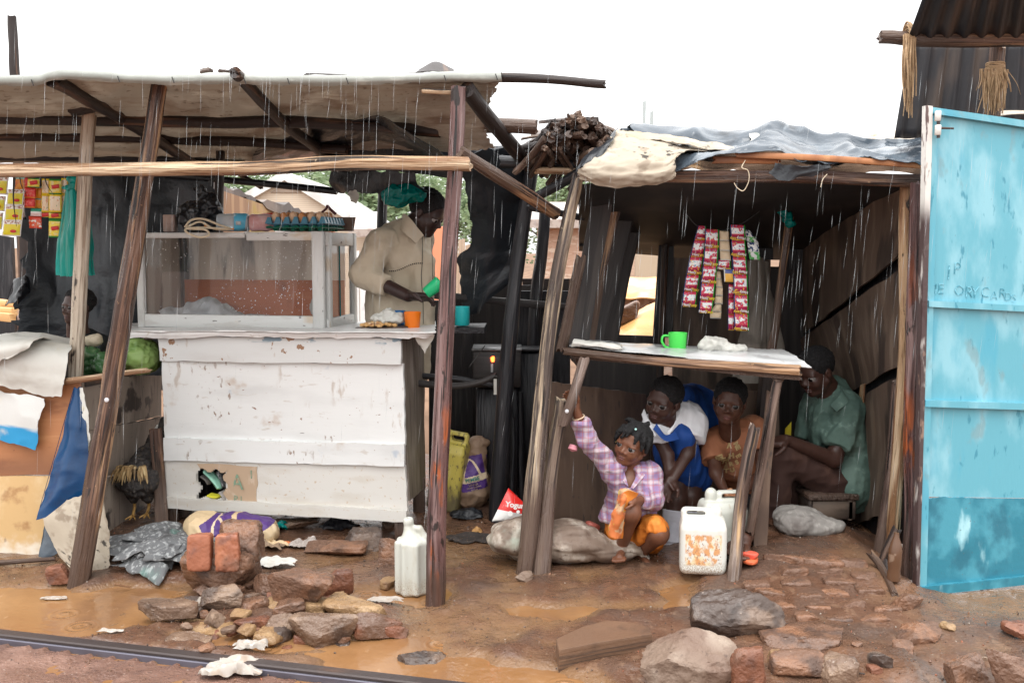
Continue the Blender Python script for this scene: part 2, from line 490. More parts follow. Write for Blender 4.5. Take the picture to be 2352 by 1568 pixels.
# ------------------------------------------------------------------ implicit surfaces for bodies, sacks, cans
class SDF:
    def __init__(s, lo, hi, h):
        s.lo = np.asarray(lo, float); s.h = h
        s.n = np.ceil((np.asarray(hi, float) - s.lo) / h).astype(int) + 1
        s.F = np.full(s.n, 1e3, np.float32)
    def _sl(s, lo, hi):
        a = np.clip(np.floor((np.asarray(lo) - s.lo) / s.h).astype(int), 0, s.n)
        b = np.clip(np.ceil((np.asarray(hi) - s.lo) / s.h).astype(int) + 1, 0, s.n)
        ax = [(s.lo[i] + s.h * np.arange(a[i], b[i])).astype(np.float32) for i in range(3)]
        return tuple(slice(a[i], b[i]) for i in range(3)), ax[0][:, None, None], ax[1][None, :, None], ax[2][None, None, :]
    def put(s, f, lo, hi, k, cut=False):
        mg = 3 * s.h + k
        sl, X, Y, Z = s._sl(np.asarray(lo) - mg, np.asarray(hi) + mg)
        if 0 in s.F[sl].shape: return
        d = f(X, Y, Z); o = s.F[sl]
        if cut:
            d = -d
            h = np.clip(.5 - .5 * (o - d) / k, 0, 1)
            s.F[sl] = o + (d - o) * h + k * h * (1 - h)
        else:
            h = np.clip(.5 + .5 * (o - d) / k, 0, 1)
            s.F[sl] = o + (d - o) * h - k * h * (1 - h)
    def cap(s, a, b, ra, rb=None, k=.01, cut=False, fl=None):
        rb = ra if rb is None else rb
        a, b = np.asarray(a, float), np.asarray(b, float)
        ab = b - a; L2 = max(1e-9, float(ab @ ab)); R = max(ra, rb)
        def f(X, Y, Z):
            t = np.clip(((X - a[0]) * ab[0] + (Y - a[1]) * ab[1] + (Z - a[2]) * ab[2]) / L2, 0, 1)
            return np.sqrt((X - a[0] - t * ab[0]) ** 2 + (Y - a[1] - t * ab[1]) ** 2 + (Z - a[2] - t * ab[2]) ** 2) - (ra + (rb - ra) * t)
        s.put(f, np.minimum(a, b) - R, np.maximum(a, b) + R, k, cut)
    def chain(s, pts, rad, k=.01):
        for i in range(len(pts) - 1): s.cap(pts[i], pts[i + 1], rad[i], rad[i + 1], k)
    def ell(s, c, r, k=.01, M=None, cut=False):
        c, r = np.asarray(c, float), np.asarray(r, float)
        M = np.eye(3) if M is None else np.asarray(M)      # rows: the axes
        def f(X, Y, Z):
            q = [(X - c[0]) * M[i, 0] + (Y - c[1]) * M[i, 1] + (Z - c[2]) * M[i, 2] for i in range(3)]
            k0 = np.sqrt(sum((q[i] / r[i]) ** 2 for i in range(3))); k1 = np.sqrt(sum((q[i] / r[i] ** 2) ** 2 for i in range(3))) + 1e-6
            return k0 * (k0 - 1) / k1
        ext = np.abs(M.T) @ r
        s.put(f, c - ext, c + ext, k, cut)
    def box(s, c, hf, rd=.01, k=.01, M=None, cut=False):
        c, hf = np.asarray(c, float), np.asarray(hf, float)
        M = np.eye(3) if M is None else np.asarray(M)
        def f(X, Y, Z):
            q = [np.abs((X - c[0]) * M[i, 0] + (Y - c[1]) * M[i, 1] + (Z - c[2]) * M[i, 2]) - (hf[i] - rd) for i in range(3)]
            return np.sqrt(sum(np.maximum(v, 0) ** 2 for v in q)) + np.minimum(np.maximum(np.maximum(q[0], q[1]), q[2]), 0) - rd
        ext = np.abs(M.T) @ hf
        s.put(f, c - ext, c + ext, k, cut)
    def plane(s, p, n, k=.006, R=None):
        """cut away everything on the side the normal points to (within R of the point)"""
        p, n = np.asarray(p, float), unit(n)
        if R:
            x, y, d = frame(n)
            s.box(p + n * R, A(R, R, R), .004, k, np.stack([x, y, d]), True)
            return
        s.put(lambda X, Y, Z: -((X - p[0]) * n[0] + (Y - p[1]) * n[1] + (Z - p[2]) * n[2]) + 0 * X * Y * Z, s.lo, s.lo + s.h * s.n, k, True)
    def mesh(s, smooth=1):
        F = s.F
        S = F < 0
        n = np.array(F.shape)
        cr = [(a, b, c) for a in (0, 1) for b in (0, 1) for c in (0, 1)]
        vw = lambda Q, o: Q[o[0]:n[0] - 1 + o[0], o[1]:n[1] - 1 + o[1], o[2]:n[2] - 1 + o[2]]
        cnt = sum(vw(S, o).astype(np.int8) for o in cr)
        mk_ = (cnt > 0) & (cnt < 8)
        idx = np.full(mk_.shape, -1, np.int64)
        N_ = int(mk_.sum()); idx[mk_] = np.arange(N_)
        base = np.argwhere(mk_).astype(float)
        acc = np.zeros((N_, 3)); c_ = np.zeros(N_)
        val = {o: vw(F, o)[mk_] for o in cr}
        for o in cr:
            for ax in range(3):
                if o[ax]: continue
                p = list(o); p[ax] = 1; p = tuple(p)
                va, vb = val[o], val[p]
                x = (va < 0) != (vb < 0)
                t = np.where(x, va / np.where(x, va - vb, 1), 0)
                q = np.tile(np.array(o, float), (N_, 1)); q[:, ax] += t
                acc += q * x[:, None]; c_ += x
        V = (base + acc / c_[:, None]) * s.h + s.lo
        Fs = []
        for ax in range(3):
            a, b = [(1, 2), (2, 0), (0, 1)][ax]
            lo_ = [slice(None)] * 3; hi_ = [slice(None)] * 3
            lo_[ax] = slice(0, n[ax] - 1); hi_[ax] = slice(1, n[ax])
            for q in (lo_, hi_): q[a] = slice(1, n[a] - 1); q[b] = slice(1, n[b] - 1)
            s0, s1 = S[tuple(lo_)], S[tuple(hi_)]
            e = np.argwhere(s0 != s1)
            if not len(e): continue
            fl = s0[tuple(e.T)]
            e = e.copy(); e[:, a] += 1; e[:, b] += 1
            def ce(da, db):
                q = e.copy(); q[:, a] += da; q[:, b] += db
                return idx[tuple(q.T)]
            quad = np.stack([ce(-1, -1), ce(0, -1), ce(0, 0), ce(-1, 0)], 1)
            quad[~fl] = quad[~fl][:, ::-1]
            Fs.append(quad)
        Fq = np.concatenate(Fs)
        for _ in range(smooth):
            acc = np.zeros_like(V); c_ = np.zeros(len(V))
            for i in range(4):
                j = (i + 1) % 4
                np.add.at(acc, Fq[:, i], V[Fq[:, j]]); np.add.at(c_, Fq[:, i], 1)
                np.add.at(acc, Fq[:, j], V[Fq[:, i]]); np.add.at(c_, Fq[:, j], 1)
            V = V * .5 + .5 * acc / np.maximum(c_, 1)[:, None]
        return V, Fq
def vnorm(V, F):
    F = np.asarray(F)
    n = np.cross(V[F[:, 2]] - V[F[:, 0]], V[F[:, 3]] - V[F[:, 1]])
    N_ = np.zeros_like(V)
    for i in range(4): np.add.at(N_, F[:, i], n)
    return N_ / (np.linalg.norm(N_, axis=1, keepdims=True) + 1e-12)
def crumple(V, F, amp, s, seed=0, kind='r', mask=None, sq=(1, 1, 1)):
    n = vnorm(V, F)
    q = V * s * np.asarray(sq) + seed * 1.37
    if kind == 'w': q = q + .35 * np.stack([vn(q * .8 + 5, seed + k) for k in range(3)], -1)
    d = ridge(q, seed, 2) if kind == 'r' else (worley(q, seed) - .5) * 1.6 if kind == 'w' else fbm(q, seed, 3)
    d = d * amp
    if mask is not None: d = d * mask
    return V + n * d[:, None]
def lathe(prof, n=28, axis=None, o=(0, 0, 0)):
    """prof: (radius, height) pairs"""
    x, y, d = (A(1, 0, 0), A(0, 1, 0), A(0, 0, 1)) if axis is None else frame(axis)
    th = np.arange(n) / n * 2 * math.pi
    V, F = [], []
    for (r, z) in prof: V.append(np.asarray(o) + x * (np.cos(th) * r)[:, None] + y * (np.sin(th) * r)[:, None] + d * z)
    m = len(prof)
    for i in range(m - 1):
        for k in range(n):
            k2 = (k + 1) % n
            F.append([i * n + k, i * n + k2, (i + 1) * n + k2, (i + 1) * n + k])
    V = np.concatenate(V)
    for i, rv in ((0, 1), (m - 1, 0)):
        if prof[i][0] > 1e-4: F.append([i * n + k for k in (range(n - 1, -1, -1) if rv else range(n))])
    return V, F
def text(s, size, m, parent, M, name='lettering', ext=.0008, bold=0.0, bend=None, sx=1.0, shear=0):
    cu = bpy.data.curves.new('lettering', 'FONT')
    cu.body = s; cu.size = size; cu.align_x = 'CENTER'; cu.align_y = 'CENTER'; cu.extrude = ext; cu.offset = bold; cu.shear = shear
    cu.resolution_u = 3
    o = bpy.data.objects.new('lettering_curve', cu)
    me = bpy.data.meshes.new_from_object(o)
    V = np.array([v.co[:] for v in me.vertices]); F = [list(p.vertices) for p in me.polygons]
    bpy.data.objects.remove(o); bpy.data.meshes.remove(me); bpy.data.curves.remove(cu)
    V[:, 0] *= sx
    if bend: V = np.array([bend(v) for v in V])
    M = np.asarray(M, float)
    V = V @ M[:3, :3].T + M[:3, 3]
    return mk(name, V, F, m, parent, smooth=False)
def fr4(o, x, y):
    """4x4 frame: origin o, x along the writing, y up the letters"""
    x = unit(x); z = unit(np.cross(x, y)); y = np.cross(z, x)
    M = np.eye(4); M[:3, 0] = x; M[:3, 1] = y; M[:3, 2] = z; M[:3, 3] = o
    return M
# ------------------------------------------------------------------ materials
BK = (.5, (90, 90, 7), .012)                     # wood grain relief, long along the piece
def wood(name, base, hi, lo, acc=None, mud=None, rough=(.25, .65), crack=1.0, sp=1.0):
    """split or barkless timber: pale and dark streaks, black checks, knots; acc: an extra patch colour, mud: splashes up to a height"""
    ly = [L(hi, (22 * sp, 22 * sp, 1.2), .44, .60, .9), L(lo, (30 * sp, 30 * sp, 1.5), .48, .58, .95)]
    if acc: ly.append(L(acc[0], (16, 16, acc[1]), acc[2], acc[2] + .08, 1, m=acc[3] if len(acc) > 3 else None))
    ly += [L(tuple(v * .55 for v in lo), (80, 80, 5), .54, .66, .75), L((.014, .010, .009), (46, 46, 1.5), .605, .635, crack), L((.02, .014, .012), (13, 13, 5), .66, .69, .95), L(hi, (70, 70, 60), .66, .72, .5)]
    if mud: ly.append(L(mud[0], (9, 9, 6), mud[1], mud[1] - .18, .92, k='g', amp=.3))
    return mat(name, base, ly, .5, bump=(.9, (80, 80, 4), .016), bump2=(.4, (30, 30, 12), .008), rl=((14, 14, 5), .4, .62, rough[0], rough[1]))
M_tan = wood('tan_wood', (.42, .27, .155), (.64, .49, .33), (.23, .115, .055), crack=.95)
M_post = wood('weathered_post_wood', (.15, .082, .055), (.44, .265, .145), (.052, .028, .021), mud=((.085, .052, .037), .42))
M_red = wood('red_brown_post_wood', (.135, .070, .064), (.25, .165, .155), (.060, .026, .024), ((.34, .085, .024), 4.0, .545, L((1, 1, 1), (5, 5, 1.6), .42, .56, 1, m=L((1, 1, 1), 6, 1.5, 1.1, 1, k='g'))), ((.07, .042, .033), .32), (.14, .5))
M_pale = wood('pale_barkless_wood', (.47, .39, .30), (.60, .53, .43), (.30, .22, .155), crack=.5)
M_grey = wood('grey_brown_wood', (.185, .130, .105), (.37, .285, .23), (.075, .047, .038), ((.45, .28, .14), 1.2, .60), ((.095, .06, .045), .25))
M_stall = wood('streaked_stall_post_wood', (.20, .145, .110), (.52, .41, .285), (.058, .042, .037), mud=((.10, .062, .046), .5))
M_dark = mat('dark_roof_wood', (.024, .016, .014), [L((.12, .066, .042), (30, 30, 1.6), .52, .64, .85), L((.015, .011, .011), (60, 60, 4), .54, .68, .8)], .55, bump=BK)
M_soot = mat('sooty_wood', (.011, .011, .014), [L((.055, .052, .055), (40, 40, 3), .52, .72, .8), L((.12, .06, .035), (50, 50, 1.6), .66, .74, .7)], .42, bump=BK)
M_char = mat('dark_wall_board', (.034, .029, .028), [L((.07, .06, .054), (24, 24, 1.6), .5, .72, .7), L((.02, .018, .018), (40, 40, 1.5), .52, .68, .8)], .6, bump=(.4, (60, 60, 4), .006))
M_plyd = mat('brown_plywood', (.150, .098, .070), [L((.22, .15, .108), (30, 4, 3.0), .5, .72, .7), L((.085, .055, .042), (9, 4, 2.6), .5, .68, .8), L((.07, .055, .05), (60, 60, 14), .62, .70, .8)], .6, bump=(.25, (60, 20, 5), .004))
M_plyw = mat('grey_brown_plywood', (.125, .088, .066), [L((.22, .165, .125), (18, 4, 2.6), .46, .68, .85), L((.045, .033, .028), (8, 4, 1.8), .5, .64, .9), L((.23, .16, .10), (60, 10, 3), .66, .74, .6)], .6, bump=(.35, (70, 20, 4), .005))
M_plyo = mat('orange_plywood', (.46, .20, .088), [L((.56, .28, .13), (2.5, 6, 26), .5, .7, .8), L((.27, .105, .048), (5, 5, 14), .54, .70, .8), L((.12, .05, .03), (30, 30, 30), .70, .75), L((.20, .09, .05), (5, 5, 5), .16, .02, .8, k='g', amp=.12)], .5, bump=(.2, (10, 10, 70), .003))
M_plyy = mat('stained_yellow_board', (.60, .40, .19), [L((.72, .56, .34), (6, 6, 5), .5, .68, .8), L((.34, .17, .07), (9, 9, 9), .55, .68, .8), L((.20, .09, .04), (20, 20, 16), .62, .70, .8, m=L((1, 1, 1), (3, 3, 3), .5, .6)), L((.74, .68, .58), (22, 22, 22), .13, .02, .9, k='g', amp=.2)], .6, bump=(.2, 30, .004))
M_greyb = mat('grey_weathered_board', (.24, .195, .16), [L((.34, .29, .24), (3, 5, 26), .5, .7, .7), L((.035, .028, .026), (6, 6, 7), .56, .62, .95), L((.12, .09, .075), (5, 5, 40), .54, .68, .8), L((.05, .04, .035), (40, 40, 40), .68, .73)], .55, bump=(.35, (8, 8, 70), .005))
PEEL = L((1, 1, 1), (2.2, 2, 6), .52, .58)
M_white = mat('white_painted_board', (.74, .75, .74), [L((.56, .56, .55), (1.6, 3, 5), .5, .7, .6), L((.56, .52, .47), (11, 11, 40), .64, .72, .7), L((.26, .15, .10), (30, 30, 46), .70, .735), L((.50, .39, .30), (5, 5, 6), .64, .74, .7), L((.34, .42, .52), (6, 6, 5), .66, .72, .6), L((.12, .10, .09), (7, 7, 34), .70, .72, .8, m=L((1, 1, 1), (1.5, 1.5, 9), .55, .6)), L((.42, .33, .26), (30, 30, 9), .57, .68, .6, m=L((1, 1, 1), (3, 3, 1.6), .55, .62)), L((.24, .15, .10), (44, 44, 20), .60, .66, .9, m=L((1, 1, 1), (2.4, 2.4, 2), .54, .60)), L((.50, .44, .37), (1.2, 3, 2.4), .54, .70, .5)], .45, bump=(.25, (9, 9, 60), .003))
M_whtop = mat('white_board_peeled_to_blue_and_brown', (.65, .66, .65), [L((.56, .55, .53), (2, 3, 9), .5, .7, .6), L((.20, .28, .34), (11, 9, 44), .50, .525, 1, m=L((1, 1, 1), 6, .09, .11, 1, k='g', ax=2, amp=.04, m=L((1, 1, 1), (3.2, 3, 3), .50, .53))), L((.30, .17, .10), (24, 9, 24), .60, .615, 1, m=L((1, 1, 1), (7, 3, 3), .55, .57)), L((.52, .47, .42), (30, 14, 14), .66, .73, .7)], .45, bump=(.25, (9, 60, 60), .003))
M_whdirt = mat('muddied_white_board', (.64, .62, .58), [L((.55, .50, .43), (4, 4, 16), .5, .7, .6), L((.50, .38, .26), (60, 60, 60), .63, .71, .8), L((.56, .45, .33), (5, 5, 5), .02, -.22, .8, k='g', amp=.5)], .5, bump=(.15, (40, 40, 40), .002))
M_case = mat('chipped_white_frame_paint', (.64, .64, .62), [L((.52, .50, .47), (24, 24, 7), .54, .68, .7), L((.11, .09, .085), (44, 44, 16), .66, .70, .95), L((.55, .42, .28), (9, 9, 4), .62, .72, .7)], .5, bump=(.2, 60, .002))
M_cardb = mat('brown_cardboard', (.47, .34, .235), [L((.38, .26, .17), 9, .5, .7, .7), L((.62, .50, .39), (30, 30, 5), .6, .7, .6)], .75)
M_tarp = mat('stained_canvas', (.385, .34, .29), [L((.50, .45, .39), 4, .5, .7, .8), L((.25, .185, .14), 3.2, .5, .68, .8), L((.16, .115, .085), (26, 26, 26), .60, .72, .7), L((.30, .24, .19), (2, 2, 30), .56, .7, .6)], .8, transl=.42, bump=(.3, 160, .002))
M_hem = mat('pale_grey_tarpaulin', (.25, .26, .235), [L((.33, .345, .31), 6, .5, .7, .8), L((.40, .41, .37), (10, 10, 40), .58, .72, .7)], .4, bump=(.3, 30, .006))
M_black = mat('black_polythene', (.011, .013, .017), [L((.026, .030, .036), 5, .5, .75, .8)], .33, spec=.55, bump=(.5, 14, .02), bump2=(.3, 60, .004))
M_blackg = mat('dusty_black_polythene', (.020, .026, .033), [L((.065, .078, .092), (4, 4, 2), .52, .75, .8)], .36, spec=.5, bump=(.5, 12, .02), bump2=(.3, 60, .005))
M_slate = mat('wet_grey_blue_tarpaulin', (.055, .072, .092), [L((.13, .16, .19), 5, .48, .70, .8), L((.018, .023, .03), 7, .54, .7, .8), L((.36, .40, .43), (9, 30, 4), .64, .74, .7)], .22, spec=.6, bump=(.5, 14, .014))
M_canv = mat('mildewed_cream_canvas', (.45, .385, .30), [L((.55, .49, .40), 6, .5, .7, .8), L((.30, .24, .18), (18, 18, 18), .52, .66, .9), L((.05, .042, .036), (26, 26, 26), .56, .63, .97, m=L((1, 1, 1), (4, 4, 4), .48, .58)), L((.42, .31, .20), 3, .58, .72, .7)], .75, bump=(.3, 60, .004), transl=.15)
M_sackw = mat('white_woven_sack', (.64, .63, .58), [L((.54, .51, .44), 5, .52, .7, .8), L((.60, .55, .42), (12, 12, 12), .64, .74, .6)], .55, bump=(.25, (150, 150, 150), .002), transl=.12)
M_sackb = mat('white_sack_with_blue_print', (.64, .65, .63), [L((.03, .30, .58), (7, 6, 30), .085, .06, 1, k='g', amp=.05, ax=2), L((.70, .66, .57), 7, .56, .72, .7)], .5, bump=(.25, 140, .002))
M_blue = mat('wet_blue_tarpaulin', (.006, .045, .13), [L((.012, .08, .21), 4, .5, .72, .8), L((.004, .022, .07), (6, 6, 3), .54, .7, .8)], .27, spec=.4, bump=(.4, 9, .014))
M_rag = mat('grey_cloth', (.115, .118, .122), [L((.33, .34, .34), (60, 60, 60), .50, .64, .85), L((.05, .05, .053), 9, .52, .66, .85), L((.10, .24, .20), 4, .64, .72, .6), L((.20, .13, .09), 5, .62, .72, .6)], .85, bump=(.6, (170, 170, 40), .003))
M_sackm = mat('muddy_white_sack', (.33, .265, .21), [L((.54, .48, .41), (26, 26, 9), .46, .62, .9), L((.14, .095, .07), 5, .46, .62, .9), L((.10, .065, .05), 9, .07, .0, .9, k='g', amp=.1), L((.12, .08, .06), (44, 44, 44), .58, .68, .8), L((.46, .60, .50), 3, .62, .74, .7)], .65, bump=(.4, (140, 140, 40), .003))
M_sackg = mat('grey_sack', (.27, .25, .23), [L((.40, .37, .34), (40, 40, 14), .52, .68, .8), L((.12, .10, .09), 7, .52, .68, .8)], .8, bump=(.4, (140, 140, 60), .003))
M_cloth = mat('dark_grey_hanging_cloth', (.24, .215, .185), [L((.33, .30, .265), (30, 30, 3), .5, .7, .7), L((.08, .07, .06), 6, .52, .7, .7)], .85)
M_mud = mat('wet_mud', (.112, .055, .033), [L((.170, .088, .052), 1.3, .44, .60, .85), L((.085, .052, .038), 3.1, .50, .64, .85), L((.11, .065, .046), (12, 7, 12), .5, .62, .7), L((.23, .14, .09), (20, 9, 20), .58, .68, .45), L((.21, .118, .058), 5, .026, .006, .75, k='g', amp=.012), L((.20, .115, .065), (2.2, 1.1, 1), .58, .70, .7), L((.30, .24, .19), 60, .70, .74, .8), L((.035, .025, .022), 44, .68, .73, .85), L((.26, .16, .10), 130, .62, .72, .7)], .42, spec=.5, bump=(.8, 10, .02), bump2=(.7, 55, .009), rl=((2.4, 1.2, 2), .40, .60, .05, .42))
M_mudfar = mat('far_mud', (.20, .125, .085), [L((.28, .18, .12), .4, .46, .6, .8), L((.12, .075, .05), 1.2, .5, .66, .8)], .95, spec=.1)
M_mudred = mat('reddish_gravel_mud', (.17, .093, .068), [L((.25, .145, .11), 5, .48, .66, .8), L((.12, .065, .05), 8, .52, .68, .7), L((.42, .33, .28), 90, .66, .72, .8), L((.08, .045, .035), 70, .64, .71, .8)], .38, bump=(.9, 70, .010), bump2=(.5, 11, .014), rl=(3, .4, .62, .18, .6))
M_water = mat('muddy_puddle_water', (.24, .118, .048), [L((.33, .18, .08), 1.6, .45, .65, .8), L((.19, .098, .05), (3.5, 1.6, 2), .50, .66, .75), L((.38, .24, .14), (30, 12, 30), .64, .72, .5)], .05, spec=.6, bump=(.20, 26, .01), bump2=(.5, (5, 5, .01), .006, 'r'))
M_brick = mat('wet_red_brick', (.30, .105, .055), [L((.42, .16, .08), 14, .5, .68, .8), L((.15, .06, .042), 9, .52, .68, .8), L((.13, .085, .06), 5, .55, .7, .75), L((.07, .04, .03), 60, .66, .72, .8)], .5, bump=(.7, 40, .008), rl=(8, .4, .65, .3, .65))
M_brickd = mat('dark_wet_brick', (.185, .075, .043), [L((.28, .115, .065), 14, .5, .68, .8), L((.09, .045, .034), 9, .5, .66, .85), L((.12, .075, .052), 5, .52, .68, .8)], .45, bump=(1, 26, .012), bump2=(.8, 90, .005), rl=(8, .4, .65, .2, .6))
M_brickm = mat('mud_covered_brick', (.155, .084, .054), [L((.25, .125, .072), 8, .48, .64, .85), L((.075, .045, .034), 12, .52, .68, .8), L((.30, .20, .14), 60, .66, .73, .7)], .42, bump=(1, 22, .014), bump2=(.9, 90, .006), rl=(6, .4, .65, .18, .6))
M_stone = mat('wet_grey_brown_stone', (.16, .10, .068), [L((.27, .185, .13), 9, .46, .62, .9), L((.065, .043, .034), 7, .52, .68, .8), L((.40, .34, .29), 70, .66, .73, .7)], .45, bump=(1, 22, .014), bump2=(.9, 90, .006), rl=(6, .4, .65, .2, .6))
M_stoney = mat('ochre_stone', (.28, .17, .085), [L((.40, .265, .145), 10, .5, .68, .8), L((.16, .09, .055), 7, .52, .68, .85), L((.10, .06, .045), 60, .64, .72, .7)], .5, bump=(1, 22, .014), bump2=(.9, 90, .006), rl=(6, .4, .65, .2, .6))
M_stoned = mat('dark_stone', (.075, .052, .042), [L((.20, .138, .102), 7, .5, .64, .9), L((.03, .024, .023), 9, .54, .68, .8), L((.30, .24, .20), 60, .66, .73, .6)], .38, bump=(.9, 26, .014), rl=(6, .4, .65, .2, .55))
M_stonep = mat('pale_pitted_stone', (.19, .13, .095), [L((.33, .26, .205), 12, .5, .68, .8), L((.15, .092, .066), 6, .50, .62, .85), L((.09, .055, .04), 44, .62, .70, .8)], .55, bump=(1, 36, .012))
M_rail = mat('wet_rail_steel', (.060, .047, .045), [L((.12, .092, .082), (30, 30, 1.4), .52, .7, .7), L((.15, .075, .045), (9, 9, 3), .60, .72, .6)], .34, spec=.5, metal=.25, bump=(.3, 60, .003))
M_railb = mat('polished_rail_edge', (.15, .145, .18), [L((.08, .07, .08), (9, 9, 3), .5, .7, .7)], .35, metal=.5)
M_dblue = mat('sky_blue_door_paint', (.125, .385, .475), [L((.27, .53, .61), (7, 7, 3.2), .46, .66, .85), L((.085, .36, .48), (8, 8, 2.4), .54, .68, .8), L((.05, .24, .33), (30, 30, 10), .62, .70, .85), L((.20, .30, .32), (14, 14, 6), .60, .72, .6), L((.12, .16, .18), (70, 70, 50), .72, .75, .9), L((.36, .33, .28), (9, 9, 7), .70, .78, .5)], .32, spec=.5, bump=(.35, (50, 50, 6), .004))
M_dblue2 = mat('repainted_teal_door_foot', (.032, .20, .275), [L((.075, .31, .40), (7, 7, 5), .46, .60, .85), L((.025, .14, .20), (9, 9, 6), .52, .68, .8), L((.45, .74, .80), (9, 9, 3), .62, .72, .8), L((.10, .13, .13), 50, .68, .74, .7)], .3, spec=.5, bump=(.4, (30, 30, 30), .004))
M_dframe = mat('flaking_door_edge', (.66, .64, .60), [L((.10, .05, .045), (30, 30, 5), .62, .66, .95), L((.055, .03, .03), (24, 24, 6), .30, .46, .97, m=L((1, 1, 1), 3, 1.62, 1.5, k='g', ax=2)), L((.30, .20, .15), (40, 40, 12), .62, .70, .8)], .5, bump=(.4, 60, .004))
M_tin = mat('rusty_black_corrugated_tin', (.022, .021, .024), [L((.085, .062, .05), (9, 9, 1.4), .52, .70, .8), L((.045, .03, .026), 5, .5, .7, .7)], .5, metal=.2, bump=(.2, 40, .004))
M_tinp = mat('pale_tin', (.60, .52, .43), [L((.70, .64, .56), 5, .5, .7, .8), L((.36, .20, .12), 7, .60, .72, .8)], .5)
M_fibre = mat('sisal_fibre', (.36, .235, .13), [L((.50, .36, .22), 60, .5, .7, .8), L((.17, .10, .06), 30, .55, .7, .8)], .8)
M_string = mat('pale_string', (.62, .52, .38), [], .8)
M_wire = mat('dark_wire', (.03, .028, .027), [], .5)
M_nail = mat('bright_nail_head', (.62, .62, .64), [], .3, metal=.7)
M_glass = mat('window_glass', (1, 1, 1), [], .02, trans=1, ior=1.02, spec=.5)
M_ink = mat('dark_ink', (.02, .02, .02), [], .6)
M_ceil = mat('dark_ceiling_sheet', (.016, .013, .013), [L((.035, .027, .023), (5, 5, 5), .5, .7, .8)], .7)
# ================================================================== THE SETTING: ground, puddle, rail
R0, R1 = G(0, 1458, .02), G(1000, 1574, .02)
RD = unit(R1 - R0); RN = A(-RD[1], RD[0], 0)            # RN points away from the camera
def seg_d(x, y, pts):
    d = np.full(np.shape(x), 9.0)
    for (a, b, r0, r1) in pts:
        ab = b[:2] - a[:2]; L2 = max(1e-9, ab @ ab)
        t = np.clip(((x - a[0]) * ab[0] + (y - a[1]) * ab[1]) / L2, 0, 1)
        d = np.minimum(d, np.hypot(x - a[0] - t * ab[0], y - a[1] - t * ab[1]) - (r0 + (r1 - r0) * t))
    return d
PUD = [(G(-160, 1405), G(250, 1410), .33, .29), (G(250, 1412), G(440, 1425), .27, .10), (G(330, 1455), G(640, 1478), .08, .10), (G(600, 1478), G(950, 1490), .09, .13),
       (G(640, 1490), G(950, 1535), .07, .12), (G(950, 1530), G(1320, 1590), .12, .12), (G(810, 1372), G(960, 1372), .09, .10)]
WET = [(G(1230, 1405), G(1580, 1392), .07, .09), (G(1560, 1370), G(1580, 1345), .08, .05)]
def sst(v, a, b):
    t = np.clip((v - a) / (b - a), 0, 1)
    return t * t * (3 - 2 * t)
def gz(x, y):
    x, y = np.asarray(x, float), np.asarray(y, float)
    q = np.stack([x, y, x * 0], -1)
    near = np.clip(1.2 - (np.abs(x) + np.abs(y - 4)) / 40, 0, 1)
    z = .026 + (.012 * fbm(q * 1.3, 3, 3) + .010 * fbm(q * 6, 8, 3) + .0045 * fbm(q * 22, 12, 3)) * near
    z = np.maximum(z, .007)
    d = seg_d(x, y, PUD) + .055 * fbm(q * 4, 21, 3) + .02 * fbm(q * 17, 22, 3)
    z = z - .050 * sst(-d, -.07, .10)
    d2 = seg_d(x, y, WET) + .06 * fbm(q * 5, 23, 3)
    z = z - .030 * sst(-d2, -.06, .05)
    # the trodden brick ramp up to the right-hand stall and the floor inside it
    rm = sst(x, .72, 1.15) * sst(y, 3.55, 4.4) * (1 - .8 * sst(x, 1.50, 1.70) * sst(-y, -5.4, -4.9))
    z = z + .085 * rm
    z = z + .020 * sst(x, .2, .9) * sst(-y, -3.75, -3.2) * (1 + .8 * fbm(q * 7, 31, 3))
    z = z - .04 * sst(x, 1.62, 1.85) * sst(y, 3.5, 3.9)
    z = z + .03 * sst(y, 4.4, 5.2) * sst(-x, -.7, .2)
    s = (x - R0[0]) * RN[0] + (y - R0[1]) * RN[1]
    fg = sst(-s, .02, .05)
    z = z * (1 - fg) + fg * (.006 + (.006 * fbm(q * 9, 41, 3) + .003 * fbm(q * 40, 43, 2)) * near)
    z = np.where(np.abs(s + .006) < .030, np.minimum(z, -.006), z)
    return z
xs = np.concatenate([[-300, -120, -50, -22, -12, -7, -4.5], np.arange(-3.2, 3.2, .022), [4.5, 7, 12, 22, 50, 120, 300]])
ys = np.concatenate([[-60, -15, -3, 0, 1.4], np.arange(2.5, 5.4, .022), np.arange(5.45, 8, .15), [9, 11, 14, 20, 30, 50, 90, 170, 400]])
X, Y = np.meshgrid(xs, ys)
Zg = gz(X, Y)
Vg = np.stack([X, Y, Zg], -1).reshape(-1, 3)
I = np.arange(len(Vg)).reshape(X.shape)
Fg = np.stack([I[:-1, :-1], I[:-1, 1:], I[1:, 1:], I[1:, :-1]], -1).reshape(-1, 4)
cf = Vg[Fg].mean(1)
sg_ = (cf[:, 0] - R0[0]) * RN[0] + (cf[:, 1] - R0[1]) * RN[1]
tag(mk('ground', Vg, Fg, [M_mud, M_mudred, M_mudfar], wc=Vg, base=(0, 0, 0), midx=np.where(cf[:, 1] > 6.5, 2, (sg_ < -.03).astype(int)), sharp=0), kind='structure')
def on(x, y, lift=0.0):
    """the ground point at picture place (x, y)"""
    p = G(x, y, .02)
    for _ in range(4): p = G(x, y, float(gz(p[0], p[1])))
    return p + A(0, 0, lift)
wx = np.linspace(-3.4, 1.45, 40); wy = np.linspace(2.9, 4.7, 20)
X, Y = np.meshgrid(wx, wy)
Vw = np.stack([X, Y, X * 0], -1).reshape(-1, 3)
I = np.arange(len(Vw)).reshape(X.shape)
